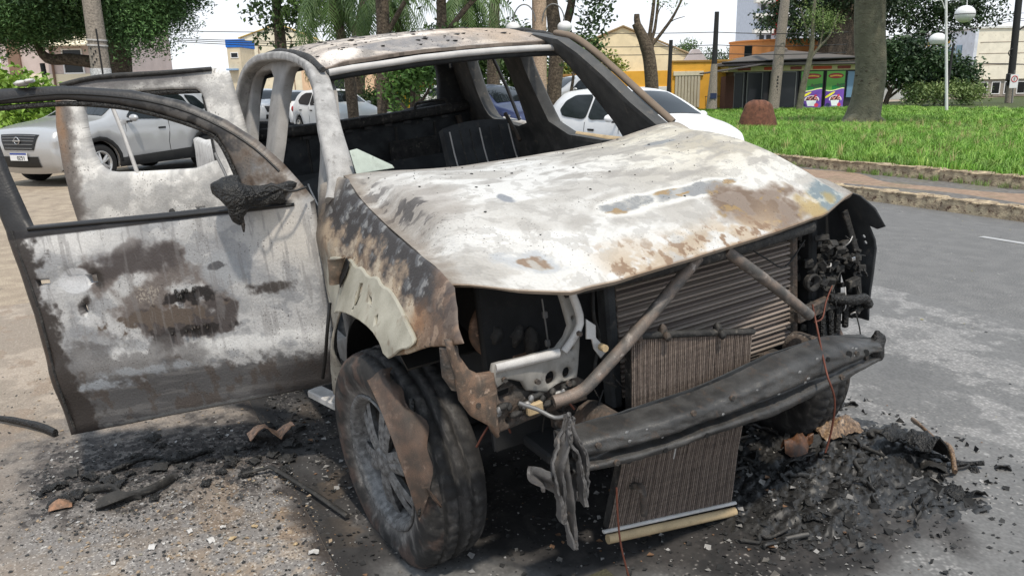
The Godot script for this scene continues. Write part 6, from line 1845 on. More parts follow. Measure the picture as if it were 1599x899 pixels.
	ball(rb, Vector3(0, 0.08, 0), Vector3(0.05, 0.025, 0.05), 0.0, 1.0, 6)
	var rim := rb.done()
	var back := MB.new()
	lathe(back, [Vector2(0, 0.0), Vector2(R * 0.6, 0.0), Vector2(R * 0.6, 0.015), Vector2(0, 0.015)], Transform3D.IDENTITY, 20)
	var bk := back.done()
	for wx in [o.axle_f, o.axle_r]:
		for s in [1.0, -1.0]:
			var w := part("wheel", tyre, M.rubber, root)
			w.transform = Transform3D(Basis(Vector3.RIGHT, PI / 2 * s), Vector3(wx, R, s * (W - 0.12)))
			part("rim", rim, M.lens, w)
			part("wheel_back", bk, M.black, w)
	return root


func round_poly_open(p: Array, times: int) -> Array:
	for k in times:
		var out := [p[0]]
		for i in p.size() - 1:
			out.append(p[i].lerp(p[i + 1], 0.2))
			out.append(p[i].lerp(p[i + 1], 0.8))
		out.append(p[-1])
		p = out
	return p


func build_cars() -> void:
	var suv := {"contour": [2.02, 0.24, 2.12, 0.36, 2.15, 0.60, 2.13, 0.82, 2.03, 0.95, 1.62, 1.03, 1.05, 1.10, 0.62, 1.33, 0.28, 1.49, -0.15, 1.575, -0.75, 1.59, -1.45, 1.545, -1.78, 1.40, -2.02, 1.12, -2.11, 0.95, -2.13, 0.62, -2.05, 0.34, -1.98, 0.26],
		"width": 0.88, "belt": 1.02, "front": 2.14, "rear": -2.13, "sill": 0.24, "wheel": 0.335, "axle_f": 1.31, "axle_r": -1.31, "mirror": 0.62, "doors": [0.72, -0.32, -1.15], "handles": [-0.15, -1.05], "cladding": true, "fog": true,
		"windows": [[0.66, 1.08, 0.20, 1.42, -0.28, 1.50, -0.30, 1.04], [-0.36, 1.04, -0.34, 1.50, -0.95, 1.49, -1.12, 1.10], [-1.18, 1.12, -1.02, 1.48, -1.30, 1.45, -1.52, 1.22]],
		"screens": [["windscreen", 0.98, 1.14, 0.26, 1.50, 0.88, "glass"], ["rear_window", -1.62, 1.47, -2.0, 1.14, 0.82, "glass"], ["bumper_grille", 2.12, 0.34, 2.15, 0.52, 0.62, "black"]], "grille": [0.60, 0.88, 0.52, 0.66], "plate": 0.53, "lamp_y": 0.83, "lamp_len": 0.48, "plate_text": "0Z51"}
	var hatch := {"contour": [1.84, 0.20, 1.95, 0.30, 1.98, 0.52, 1.94, 0.70, 1.80, 0.82, 1.45, 0.93, 0.98, 1.02, 0.50, 1.28, 0.15, 1.43, -0.25, 1.49, -0.80, 1.49, -1.35, 1.45, -1.62, 1.30, -1.84, 0.98, -1.92, 0.80, -1.94, 0.50, -1.86, 0.26, -1.80, 0.22],
		"width": 0.86, "belt": 0.97, "front": 1.97, "rear": -1.94, "sill": 0.20, "wheel": 0.30, "axle_f": 1.28, "axle_r": -1.22, "mirror": 0.62, "doors": [0.72, -0.30, -1.05], "handles": [-0.10, -0.92], "handle_m": M.black,
		"windows": [[0.62, 1.02, 0.20, 1.33, -0.24, 1.41, -0.27, 0.99], [-0.33, 0.99, -0.30, 1.41, -0.86, 1.40, -1.14, 1.30, -1.26, 1.14, -1.10, 1.03]],
		"screens": [["windscreen", 0.92, 1.06, 0.16, 1.44, 0.88, "glass"], ["rear_window", -1.45, 1.42, -1.80, 1.05, 0.82, "glass"], ["bumper_grille", 1.95, 0.30, 1.98, 0.45, 0.6, "black"]], "grille": [0.50, 0.66, 0.35, 0.42], "plate": 0.44, "lamp_y": 0.68, "lamp_len": 0.50}
	var silver := mat(grey(0.70, 0.002), 0.3, 0.4)
	silver.clearcoat_enabled = true
	silver.clearcoat = 0.6
	silver.clearcoat_roughness = 0.08
	var white := mat(grey(0.88), 0.3)
	white.clearcoat_enabled = true
	white.clearcoat = 0.5
	white.clearcoat_roughness = 0.1
	var blue := mat(Color(0.10, 0.16, 0.34), 0.25, 0.3)
	blue.clearcoat_enabled = true
	car("silver crossover with dark sill cladding parked behind the open doors of the truck", silver, Vector3(-7.5, 0.02, -15.45), Vector2(-0.36, 0.933).normalized(), suv)
	car("white hatchback parked at the far kerb behind the bonnet of the truck", white, rs(-8.15, -6.15, road_y(-6.15)), RD, hatch).scale_object_local(Vector3.ONE * 0.94)
	suv = suv.duplicate()
	suv.plate_text = ""
	suv.cladding = true
	var w2 := mat(grey(0.86), 0.3)
	car("white crossover facing the camera, seen through the rear door opening", w2, Vector3(-11.1, -0.02, -37.0), Vector2(0.42, 0.9).normalized(), suv)
	hatch = hatch.duplicate()
	car("white saloon facing the camera, seen between the roof pillars of the truck", w2, Vector3(-9.2, -0.02, -35.2), Vector2(0.45, 0.89).normalized(), hatch)
	car("white hatchback seen through the windscreen, left of the tree trunks", w2, Vector3(-5.95, 0.02, -27.6), Vector2(0.62, 0.78).normalized(), hatch)
	var suv2 := suv.duplicate()
	suv2.cladding = false
	car("dark blue car seen through the far rear window of the truck", blue, Vector3(-0.35, 0.05, -21.5), Vector2(0.62, 0.78).normalized(), hatch)
	car("silver car parked before the low garage, left of the white hatchback", silver, Vector3(2.55, 0.25, -31.8), Vector2(-0.85, 0.53).normalized(), suv2)
	car("white van like car in the street behind the blue car", w2, Vector3(-1.25, 0.05, -29.5), Vector2(0.9, 0.43).normalized(), suv2)


# ---------------------------------------------------------------- trees and shrubs
func leaf_mesh(n: int, spread: float, l: float, w: float, seed_: int) -> ArrayMesh:
	var r := RandomNumberGenerator.new()
	r.seed = seed_
	var mb := MB.new()
	for i in n:
		var c := Vector3(r.randfn(), r.randfn() * 0.8, r.randfn()).limit_length(1.9) * spread * 0.55
		var d := Vector3(r.randfn(), r.randfn() * 0.6 - 0.25, r.randfn()).normalized()
		var s := d.cross(Vector3(r.randfn(), r.randfn(), r.randfn())).normalized() * w * 0.5
		var k := r.randf_range(0.7, 1.25)
		var up := d.cross(s).normalized() * w * 0.25
		var a := c
		var b := c + d * l * k
		var m := c + d * l * k * 0.5
		mb.tri(a, m - s + up, b, 0)
		mb.tri(a, b, m + s + up, 0)
	return mb.done()


func crown(under: Node, called: String, mesh: ArrayMesh, blobs: Array, c0: Color, c1: Color, r: RandomNumberGenerator) -> void:
	var at := []
	var tint := []
	for b in blobs:
		for i in int(b[2]):
			var d := Vector3(r.randfn(), r.randfn(), r.randfn()).normalized() * pow(r.randf(), 0.45)
			var p: Vector3 = b[0] + d * (b[1] as Vector3)
			if nA.get_noise_3dv(p * 90.0) < -0.16:
				continue
			at.append(Transform3D(Basis.from_euler(Vector3(r.randf() * 0.8, r.randf() * TAU, r.randf() * 0.8)).scaled(Vector3.ONE * r.randf_range(0.7, 1.25)), p))
			var g := clampf(0.5 + 0.9 * nA.get_noise_3dv(p * 60.0 + Vector3(500, 0, 0)) + r.randf_range(-0.3, 0.3), 0.0, 1.0)
			tint.append(c0.lerp(c1, g))
	scatter(called, mesh, M.leaf, at, tint, under)


func rough_trunk(pts: Array, radii: Array, sides := 14, per := 5) -> ArrayMesh:
	var p := smooth_path(pts, per)
	var rr := []
	for k in p.size():
		rr.append(ip(k / float(per), range(radii.size()), radii))
	return pipe(p, rr, sides, 1.0, Vector3.RIGHT, 0.22)


func tree(called: String, label: String, cat: String, base: Vector3, trunk: Array, radii: Array, limbs: Array, blobs: Array, mesh: ArrayMesh, c0: Color, c1: Color, bark: Material, group := "", kind_leaf := "crown") -> Node3D:
	var o := thing(called, label, cat, group, base)
	part("trunk", rough_trunk(trunk, radii), bark, o)
	for l in limbs:
		part("branch", rough_trunk(l[0], l[1], 8, 4), bark, o)
	var r := RandomNumberGenerator.new()
	r.seed = hash(label)
	if blobs:
		crown(o, kind_leaf, mesh, blobs, c0, c1, r)
	return o


func frond_mesh(len: float, droop: float, seed_: int) -> ArrayMesh:
	var r := RandomNumberGenerator.new()
	r.seed = seed_
	var mb := MB.new()
	var path := []
	for k in 10:
		var t := k / 9.0
		path.append(Vector3(len * t * (1.0 - 0.35 * droop * t), 0.35 * len * t * (1.0 - t) * 1.6 - droop * len * t * t * 0.75, 0))
	tube(mb, path, [0.025, 0.022, 0.02, 0.018, 0.015, 0.013, 0.011, 0.009, 0.007, 0.005], 5)
	for k in 64:
		var t := 0.08 + 0.92 * k / 64.0
		var i := clampi(int(t * 9.0), 0, 8)
		var p: Vector3 = path[i].lerp(path[i + 1], t * 9.0 - i)
		var d: Vector3 = (path[i + 1] - path[i]).normalized()
		var s := 1.0 if k % 2 else -1.0
		var l := 0.62 * sin(PI * (0.12 + 0.8 * t)) * r.randf_range(0.8, 1.15)
		var q := p + d * l * 0.35 + Vector3(0, -l * r.randf_range(0.55, 0.8), s * l * r.randf_range(0.35, 0.6))
		var m := p.lerp(q, 0.45) + Vector3(0, 0.07 * l, s * 0.1 * l)
		var w := d * 0.02
		mb.quad(p - w, p + w, m + w, m - w, 0)
		mb.tri(m - w, m + w, q, 0)
	return mb.done()


func build_plants() -> void:
	var green0 := Color(0.018, 0.040, 0.012)
	var green1 := Color(0.115, 0.205, 0.045)
	var lm := leaf_mesh(26, 0.42, 0.17, 0.075, 1)
	var fine := leaf_mesh(40, 0.36, 0.10, 0.035, 2)
	var big := leaf_mesh(22, 0.5, 0.24, 0.13, 3)
	var V := func(x: float, y: float, z: float) -> Vector3: return Vector3(x, y, z)
	# left: broad tree hanging over the silver car
	var b := Vector3(-10.6, 0, -21.4)
	tree("broad_tree", "broad dark tree overhanging the street behind the concrete pole on the left", "tree", b, [V.call(0, 0, 0), V.call(0.1, 1.2, 0), V.call(0.25, 2.4, 0), V.call(0.4, 4.0, 0.1), V.call(0.3, 6.0, 0)], [0.55, 0.46, 0.42, 0.36, 0.22],
		[[[V.call(0.0, 2.3, 0), V.call(-0.8, 2.42, 0.1), V.call(-1.35, 2.45, 0.2), V.call(-1.6, 2.9, 0.2)], [0.16, 0.14, 0.12, 0.06]], [[V.call(0.3, 3.2, 0), V.call(1.2, 4.2, 0.4), V.call(2.4, 4.7, 0.6)], [0.2, 0.13, 0.05]], [[V.call(0.3, 3.0, 0), V.call(-1.2, 4.2, 0.5), V.call(-2.6, 4.6, 0.6)], [0.2, 0.13, 0.05]], [[V.call(0.3, 3.4, 0), V.call(0.6, 4.6, 1.6), V.call(0.7, 4.9, 2.6)], [0.2, 0.13, 0.05]]],
		[[V.call(0.2, 4.3, 0.0), Vector3(2.6, 1.3, 2.0), 6150], [V.call(-1.9, 3.8, 0.3), Vector3(1.9, 1.0, 1.5), 3110], [V.call(1.35, 3.55, 0.3), Vector3(1.25, 1.0, 1.2), 330], [V.call(0.9, 3.0, 0.9), Vector3(0.75, 0.85, 0.6), 80], [V.call(0.2, 5.9, 0), Vector3(3.6, 1.3, 2.6), 420], [V.call(3.3, 4.55, 0.4), Vector3(1.5, 0.55, 0.9), 60], [V.call(-0.9, 3.35, 0.8), Vector3(0.9, 0.5, 0.6), 45], [V.call(-2.5, 3.05, 0.8), Vector3(1.1, 0.55, 0.6), 130]], fine, Color(0.025, 0.06, 0.022), Color(0.14, 0.27, 0.08), M.bark)
	tree("light_shrub", "bright green shrub left of the silver car", "shrub", Vector3(-11.1, 0, -18.2), [V.call(0, 0, 0), V.call(0.05, 0.5, 0), V.call(0, 1.0, 0)], [0.05, 0.04, 0.02], [], [[V.call(-0.2, 1.0, 0), Vector3(0.95, 0.95, 0.8), 150], [V.call(0.65, 0.75, 0.1), Vector3(0.75, 0.75, 0.6), 100], [V.call(-0.7, 1.75, 0), Vector3(0.6, 0.45, 0.5), 45], [V.call(0.3, 1.55, 0), Vector3(0.55, 0.3, 0.4), 28]], lm, Color(0.10, 0.20, 0.02), Color(0.27, 0.42, 0.06), M.bark)
	# centre: palms and trunks behind the roof
	var fr := [frond_mesh(2.7, 1.15, 1), frond_mesh(2.3, 1.5, 2), frond_mesh(3.0, 0.8, 3)]
	for q in [["tall leaning palm with a slim dark trunk behind the near roof corner", Vector3(-4.72, 0, -24.5), [V.call(0, 0, 0), V.call(-0.1, 2.2, 0), V.call(-0.38, 3.9, 0), V.call(-0.42, 4.3, 0)], [0.17, 0.15, 0.14, 0.13]], ["drooping palm over the middle of the truck roof", Vector3(-3.05, 0, -26.5), [V.call(0, 0, 0), V.call(-0.05, 2.2, 0), V.call(-0.5, 3.6, 0), V.call(-0.75, 4.25, 0)], [0.16, 0.14, 0.13, 0.12]], ["palm with feathery fronds behind the centre of the roof", Vector3(-1.5, 0, -27.5), [V.call(0, 0, 0), V.call(0.05, 2.2, 0), V.call(0.15, 3.7, 0), V.call(0.2, 4.3, 0)], [0.16, 0.14, 0.13, 0.12]]]:
		var o := thing("palm_tree", q[0], "palm tree", "palms behind the truck", q[1])
		part("trunk", rough_trunk(q[2], q[3]), M.bark, o)
		var top: Vector3 = q[2][-1]
		for k in 22:
			var f := part("frond", fr[k % 3], M.frond, o)
			f.transform = Transform3D(Basis(Vector3.UP, TAU * k / 22.0 + 0.3 * sin(k * 5.0)) * Basis(Vector3.BACK, lerpf(-0.85, 0.4, fposmod(k * 0.37, 1.0))), top)
	tree("tall_tree", "thick brown trunk seen through the windscreen beside the white hatchback", "tree", Vector3(-5.9, 0, -31.0), [V.call(0, 0, 0), V.call(0.05, 1.6, 0), V.call(0.3, 3.2, 0), V.call(0.75, 5.0, 0), V.call(0.8, 7.0, 0)], [0.42, 0.34, 0.30, 0.26, 0.2], [[[V.call(0.3, 3.4, 0), V.call(-0.5, 4.6, 0.2), V.call(-1.4, 5.4, 0.3)], [0.14, 0.1, 0.05]]], [[V.call(-0.9, 4.6, 0.3), Vector3(0.9, 0.8, 0.8), 50], [V.call(0.7, 6.4, 0), Vector3(2.4, 1.2, 2.0), 200]], lm, green0, green1, M.bark, "trunks behind the truck")
	tree("tall_tree", "pale brown trunk in the middle of the windscreen opening", "tree", Vector3(-3.56, 0, -23.2), [V.call(0, 0, 0), V.call(0.0, 1.4, 0), V.call(0.06, 2.6, 0), V.call(0.08, 4.5, 0), V.call(0.0, 6.4, 0)], [0.26, 0.2, 0.185, 0.175, 0.15], [[[V.call(0.05, 2.8, 0), V.call(0.7, 3.8, 0.1), V.call(1.3, 4.6, 0.1)], [0.09, 0.07, 0.04]]], [[V.call(0.3, 5.9, 0), Vector3(2.2, 1.1, 2.0), 170]], lm, green0, green1, M.bark, "trunks behind the truck")
	tree("thin_tree", "thin dark tree left of the pale brown trunk in the windscreen opening", "tree", Vector3(-5.5, 0, -29.5), [V.call(0, 0, 0), V.call(0.02, 1.6, 0), V.call(0, 3.4, 0)], [0.07, 0.06, 0.05], [], [[V.call(0, 2.6, 0), Vector3(0.7, 0.6, 0.6), 26]], lm, green0, green1, M.bark, "trunks behind the truck")
	tree("leafy_tree", "small leafy tree with bright foliage filling the middle of the windscreen opening", "tree", Vector3(-2.75, 0, -22.5), [V.call(0, 0, 0), V.call(0.05, 0.8, 0), V.call(0.1, 1.7, 0)], [0.09, 0.08, 0.05], [[[V.call(0.05, 0.8, 0), V.call(-0.4, 1.3, 0), V.call(-0.6, 1.9, 0.1)], [0.05, 0.04, 0.02]], [[V.call(0.08, 0.9, 0), V.call(0.5, 1.4, 0), V.call(0.7, 1.9, 0)], [0.05, 0.04, 0.02]]], [[V.call(0.1, 2.1, 0), Vector3(0.7, 0.38, 0.6), 52], [V.call(0.65, 1.95, 0.2), Vector3(0.45, 0.3, 0.4), 26], [V.call(-0.25, 1.5, -0.2), Vector3(0.5, 0.4, 0.4), 30]], lm, Color(0.03, 0.08, 0.02), Color(0.16, 0.31, 0.06), M.bark)
	tree("low_shrub", "low dark shrub behind the white hatchback in the windscreen opening", "shrub", Vector3(-4.55, 0, -29.0), [V.call(0, 0, 0), V.call(0, 0.6, 0)], [0.05, 0.03], [], [[V.call(0, 0.8, 0), Vector3(0.9, 0.6, 0.6), 110]], lm, green0, Color(0.06, 0.12, 0.03), M.bark)
	tree("low_shrub", "sparse bare shrub before the yellow kiosk wall", "shrub", Vector3(-2.5, 0, -25.5), [V.call(0, 0, 0), V.call(0.02, 0.7, 0), V.call(0.05, 1.3, 0)], [0.03, 0.02, 0.01], [[[V.call(0, 0.3, 0), V.call(-0.5, 1.1, 0), V.call(-0.8, 1.5, 0)], [0.03, 0.02, 0.01]], [[V.call(0, 0.3, 0), V.call(0.5, 1.0, 0), V.call(0.9, 1.5, 0)], [0.03, 0.02, 0.01]]], [[V.call(-0.1, 1.0, 0), Vector3(1.1, 0.7, 0.5), 50]], fine, green0, green1, M.bark)
	tree("tall_tree", "dark trunk with round pale knots near the far side of the windscreen opening", "tree", Vector3(-1.68, 0, -20.5), [V.call(0, 0, 0), V.call(0.02, 1.2, 0), V.call(0.05, 2.6, 0), V.call(0.1, 5.0, 0)], [0.17, 0.14, 0.13, 0.1], [[[V.call(0.05, 2.7, 0), V.call(0.9, 3.6, 0.2), V.call(1.8, 4.2, 0.2)], [0.08, 0.06, 0.03]]], [[V.call(0.3, 4.6, 0), Vector3(1.9, 0.9, 1.6), 140], [V.call(0.2, 2.5, 0.3), Vector3(0.6, 0.35, 0.5), 30]], lm, green0, green1, M.bark, "trunks behind the truck")
	tree("tall_tree", "brown trunk between the far roof pillars of the truck", "tree", Vector3(-0.56, 0, -30.5), [V.call(0, 0, 0), V.call(0.02, 2.0, 0), V.call(0.1, 4.0, 0), V.call(0.2, 6.0, 0)], [0.26, 0.22, 0.2, 0.16], [], [[V.call(0.2, 5.7, 0), Vector3(2.4, 1.2, 2.0), 180]], lm, green0, green1, M.bark, "trunks behind the truck")
	tree("tall_tree", "stout forked trunk right of the pale post, behind the far roof corner", "tree", Vector3(1.36, 0.2, -24.2), [V.call(0, 0, 0), V.call(0.03, 1.2, 0), V.call(0.1, 2.4, 0), V.call(-0.1, 4.2, 0), V.call(-0.2, 6.0, 0)], [0.23, 0.2, 0.2, 0.17, 0.12], [[[V.call(0.08, 2.3, 0), V.call(0.5, 3.4, 0), V.call(0.75, 5.0, 0)], [0.13, 0.12, 0.08]]], [[V.call(0.0, 5.6, 0), Vector3(1.9, 1.0, 1.8), 150], [V.call(1.1, 4.1, 0.2), Vector3(0.7, 0.7, 0.6), 34], [V.call(1.2, 3.2, 0.3), Vector3(0.45, 0.35, 0.4), 14]], lm, green0, Color(0.05, 0.10, 0.025), M.bark, "trunks behind the truck")
	tree("thin_tree", "crooked thin stem before the low garage, left of the white hatchback", "tree", Vector3(1.76, 0.25, -22.2), [V.call(0, 0, 0), V.call(-0.05, 0.8, 0), V.call(0.04, 1.5, 0), V.call(0.05, 2.0, 0)], [0.05, 0.045, 0.04, 0.03], [], [[V.call(0.2, 2.2, 0), Vector3(0.7, 0.3, 0.5), 24]], lm, green0, green1, M.bark, "trunks behind the truck")
	for q in [[-9.5, 7.0, -34.0, 2.6], [0.2, 3.0, -38.0, 1.9], [-2.2, 3.3, -37.0, 1.6]]:
		tree("dark_tree", ["tall dark tree far behind the near roof corner", "round dark tree behind the far roof pillars", "dark bushy tree behind the middle of the windscreen opening"][[-9.5, 0.2, -2.2].find(q[0])], "tree", Vector3(q[0], 0, q[2]), [V.call(0, 0, 0), V.call(0.1, q[1] * 0.5, 0), V.call(0, q[1], 0)], [0.3, 0.22, 0.12], [], [[V.call(0, q[1], 0), Vector3(q[3], q[3] * 0.75, q[3]), 170], [V.call(0.5, q[1] * 0.65, 0), Vector3(q[3] * 0.7, q[3] * 0.6, q[3] * 0.7), 80]], big, green0, green1 * 0.8, M.bark)
	tree("yellow_shrub", "row of yellow green shrubs above the low garage roof", "shrub", Vector3(4.3, 1.9, -47.5), [V.call(0, -1.9, 0), V.call(0, 0.3, 0)], [0.08, 0.05], [], [[V.call(-1.3, 0.5, 0), Vector3(1.2, 0.8, 0.6), 70], [V.call(0.6, 0.7, 0), Vector3(1.3, 0.9, 0.6), 80], [V.call(1.9, 0.3, 0), Vector3(0.7, 0.6, 0.5), 30]], big, Color(0.11, 0.17, 0.03), Color(0.33, 0.36, 0.09), M.bark)
	# right: bare pollard, trees over the kiosk
	tree("pollarded_tree", "bare pollarded tree with a few thin branches before the yellow wall", "tree", Vector3(4.72, 0.1, -26.2), [V.call(0, 0, 0), V.call(-0.03, 1.1, 0), V.call(-0.12, 2.0, 0), V.call(-0.25, 2.55, 0), V.call(-0.48, 3.05, 0), V.call(-0.62, 3.28, 0)], [0.24, 0.2, 0.19, 0.19, 0.15, 0.12],
		[[[V.call(-0.42, 2.9, 0), V.call(-0.56, 3.3, 0), V.call(-0.58, 3.55, 0)], [0.11, 0.1, 0.085]], [[V.call(-0.2, 2.6, 0), V.call(-0.1, 3.4, 0.02), V.call(0.0, 4.4, 0)], [0.07, 0.06, 0.04]], [[V.call(-0.2, 2.55, 0), V.call(0.0, 3.1, 0.03), V.call(0.12, 4.4, 0)], [0.06, 0.05, 0.035]], [[V.call(-0.15, 2.5, 0), V.call(0.25, 3.0, 0), V.call(0.6, 3.5, 0.03), V.call(1.0, 4.3, 0)], [0.06, 0.05, 0.045, 0.02]], [[V.call(0.4, 3.2, 0), V.call(0.6, 3.35, 0), V.call(0.95, 3.45, 0)], [0.02, 0.015, 0.008]], [[V.call(0.05, 3.4, 0), V.call(0.15, 3.7, 0), V.call(0.3, 3.85, 0)], [0.02, 0.015, 0.008]]], [[V.call(0.35, 3.9, 0), Vector3(0.5, 0.4, 0.3), 10]], fine, green1, Color(0.2, 0.28, 0.07), M.bark)
	var bt := tree("big_tree", "huge grey green trunk on the lawn before the kiosk, flaring at its foot", "tree", Vector3(12.0, 0.04, -27.2), [V.call(0.02, -0.1, 0), V.call(0.08, 0.25, 0), V.call(0.16, 0.8, 0), V.call(0.2, 1.8, 0), V.call(0.05, 3.0, 0), V.call(-0.05, 4.4, 0), V.call(-0.1, 6.5, 0)], [0.68, 0.56, 0.49, 0.46, 0.44, 0.42, 0.36], [[[V.call(0.0, 0.35, 0.2), V.call(-0.5, 0.08, 0.3), V.call(-0.95, -0.1, 0.3)], [0.25, 0.16, 0.06]], [[V.call(0.2, 0.3, 0.2), V.call(0.6, 0.02, 0.4), V.call(0.8, -0.1, 0.4)], [0.2, 0.12, 0.05]], [[V.call(0.1, 4.6, 0), V.call(1.4, 5.2, 0.2), V.call(3.0, 5.4, 0.4)], [0.2, 0.14, 0.06]], [[V.call(0.0, 4.7, 0), V.call(-1.2, 5.4, 0.2), V.call(-2.6, 5.8, 0.4)], [0.2, 0.14, 0.06]]],
		[[V.call(1.0, 6.6, 0.4), Vector3(4.2, 1.6, 3.4), 420]], big, green0, green1, M.barkgreen)
	for k in 14:
		var a := rng.randf() * TAU
		var y := rng.randf_range(0.4, 4.0)
		part("bark_scar", lumpy([[Vector3(0.14 + cos(a) * 0.45, y, absf(sin(a)) * 0.44), Vector3(0.05, 0.02, 0.04)]], k), M.bark, bt)
	tree("slim_tree", "slim leaning tree with sparse light leaves before the posters of the kiosk", "tree", Vector3(14.75, -0.02, -40.6), [V.call(0, 0, 0), V.call(0.12, 1.2, 0), V.call(0.32, 2.3, 0), V.call(0.42, 3.2, 0), V.call(0.38, 4.2, 0), V.call(0.4, 5.4, 0)], [0.17, 0.14, 0.13, 0.11, 0.09, 0.07],
		[[[V.call(0.4, 2.6, 0), V.call(0.8, 3.1, 0), V.call(1.3, 3.7, 0), V.call(1.6, 4.7, 0)], [0.09, 0.07, 0.05, 0.03]], [[V.call(0.42, 3.3, 0), V.call(0.1, 3.9, 0), V.call(-0.3, 5.0, 0)], [0.06, 0.045, 0.03]], [[V.call(0.8, 3.1, 0), V.call(0.9, 4.0, 0), V.call(0.8, 5.0, 0)], [0.05, 0.04, 0.03]]], [[V.call(0.4, 4.6, 0), Vector3(1.2, 0.8, 0.7), 34], [V.call(1.2, 4.2, 0), Vector3(0.7, 0.5, 0.5), 20]], fine, Color(0.12, 0.20, 0.05), Color(0.30, 0.38, 0.12), M.barkgreen)
	tree("fig_tree", "giant old fig tree with a fluted grey trunk behind the kiosk", "tree", Vector3(20.6, 0.2, -50.5), [V.call(0, 0, 0), V.call(0, 1.8, 0), V.call(-0.1, 3.4, 0), V.call(-0.25, 5.4, 0), V.call(-0.3, 7.0, 0)], [1.5, 1.25, 1.15, 0.9, 0.6],
		[[[V.call(0.3, 1.5, 0.6), V.call(0.6, 2.6, 0.7), V.call(0.9, 4.2, 0.5), V.call(2.2, 6.2, 0.4)], [0.4, 0.38, 0.36, 0.2]], [[V.call(-0.5, 1.5, 0.7), V.call(-0.7, 2.8, 0.7), V.call(-0.8, 4.4, 0.4), V.call(-2.6, 6.0, 0.4)], [0.4, 0.36, 0.34, 0.2]], [[V.call(0.9, 0.5, 0.7), V.call(1.0, 2.0, 0.8), V.call(1.5, 3.2, 0.6)], [0.3, 0.22, 0.12]]],
		[[V.call(-2.4, 5.6, 0.6), Vector3(2.8, 1.7, 2.0), 230], [V.call(2.8, 5.6, 0.6), Vector3(3.2, 1.6, 2.2), 260], [V.call(0.2, 7.0, 0.5), Vector3(4.6, 1.8, 3.0), 300], [V.call(-4.4, 4.9, 0.9), Vector3(1.3, 0.8, 1.0), 46], [V.call(5.6, 4.6, 0.9), Vector3(2.4, 1.3, 1.4), 120], [V.call(7.6, 5.3, 0.9), Vector3(2.4, 1.0, 1.4), 90], [V.call(-2.2, 4.2, 0.8), Vector3(1.5, 0.8, 1.0), 60]], big, Color(0.012, 0.028, 0.012), Color(0.05, 0.095, 0.03), M.bark)
	tree("dark_bushy_tree", "round dark leafy tree right of the huge trunk, behind the lamp posts", "tree", Vector3(21.6, 0.1, -44.6), [V.call(-0.6, 0, 0), V.call(-0.4, 0.7, 0), V.call(0.1, 1.2, 0), V.call(0.6, 1.8, 0)], [0.13, 0.12, 0.11, 0.07], [[[V.call(-0.4, 0.7, 0), V.call(-0.7, 1.2, 0), V.call(-0.8, 1.8, 0)], [0.09, 0.07, 0.05]], [[V.call(-0.5, 0.3, 0), V.call(0.2, 0.9, 0.1), V.call(0.9, 1.5, 0.1)], [0.08, 0.06, 0.04]]],
		[[V.call(-0.4, 2.1, 0), Vector3(1.5, 1.1, 1.2), 260], [V.call(1.4, 1.95, 0), Vector3(1.7, 1.05, 1.2), 280], [V.call(3.1, 1.5, 0), Vector3(1.4, 0.8, 1.0), 190], [V.call(0.3, 2.9, 0), Vector3(1.2, 0.6, 0.9), 80]], big, Color(0.012, 0.030, 0.014), Color(0.055, 0.11, 0.035), M.bark)
	tree("pale_shrub", "pale green shrubs under the round dark tree", "shrub", Vector3(23.2, 0.1, -43.6), [V.call(0, 0, 0), V.call(0, 0.4, 0)], [0.05, 0.03], [], [[V.call(-0.9, 0.55, 0), Vector3(1.0, 0.5, 0.6), 80], [V.call(0.8, 0.65, 0), Vector3(1.2, 0.6, 0.6), 100], [V.call(2.0, 0.55, 0), Vector3(0.7, 0.5, 0.5), 50]], lm, Color(0.10, 0.17, 0.05), Color(0.30, 0.38, 0.14), M.bark)
	tree("far_tree", "rounded tree behind the yellow wall, left of the tall pole", "tree", Vector3(13.3, 0, -60), [V.call(0, 0, 0), V.call(0, 3.2, 0)], [0.2, 0.12], [], [[V.call(-0.1, 3.6, 0), Vector3(1.0, 0.9, 0.8), 80], [V.call(0.5, 3.0, 0), Vector3(0.8, 0.6, 0.7), 40]], lm, Color(0.04, 0.09, 0.02), Color(0.15, 0.24, 0.07), M.bark, "trees behind the yellow wall")
	tree("far_tree", "broad bluish tree behind the yellow wall, right of the tall pole", "tree", Vector3(16.2, 0, -62), [V.call(0, 0, 0), V.call(0, 2.9, 0)], [0.2, 0.12], [], [[V.call(-0.7, 3.0, 0), Vector3(1.2, 0.8, 0.8), 80], [V.call(1.0, 3.2, 0), Vector3(1.0, 0.7, 0.7), 60]], lm, Color(0.05, 0.09, 0.04), Color(0.13, 0.20, 0.09), M.bark, "trees behind the yellow wall")
	# the brown boulder
	var bo := MB.new()
	var sh := sheet(func(u: float, v: float) -> Vector3:
		var a := TAU * u
		var h := v
		var r := ip(h, [0.0, 0.2, 0.45, 0.62, 0.82, 0.94, 1.0], [0.60, 0.53, 0.47, 0.42, 0.36, 0.22, 0.0])
		var d := Vector3(cos(a), 0, -sin(a) * 0.75) * r
		var p := Vector3(0, h * 0.95 - 0.02, 0) + d
		return p * (1.0 + 0.035 * nA.get_noise_3dv(p * 130.0)), 40, 24, 0.03, Vector3.BACK, bo)
	one("boulder", sh.done(), tmat(mottle(256, Color(0.34, 0.22, 0.17), Color(0.47, 0.31, 0.24), 300.0, Color(0.26, 0.18, 0.14), 0.25, 0.15, 818.0), 0.95, 1.0), "brown gravestone shaped boulder on the lawn before the kiosk", "boulder", "", Vector3(7.25, 0.08, -23.2))


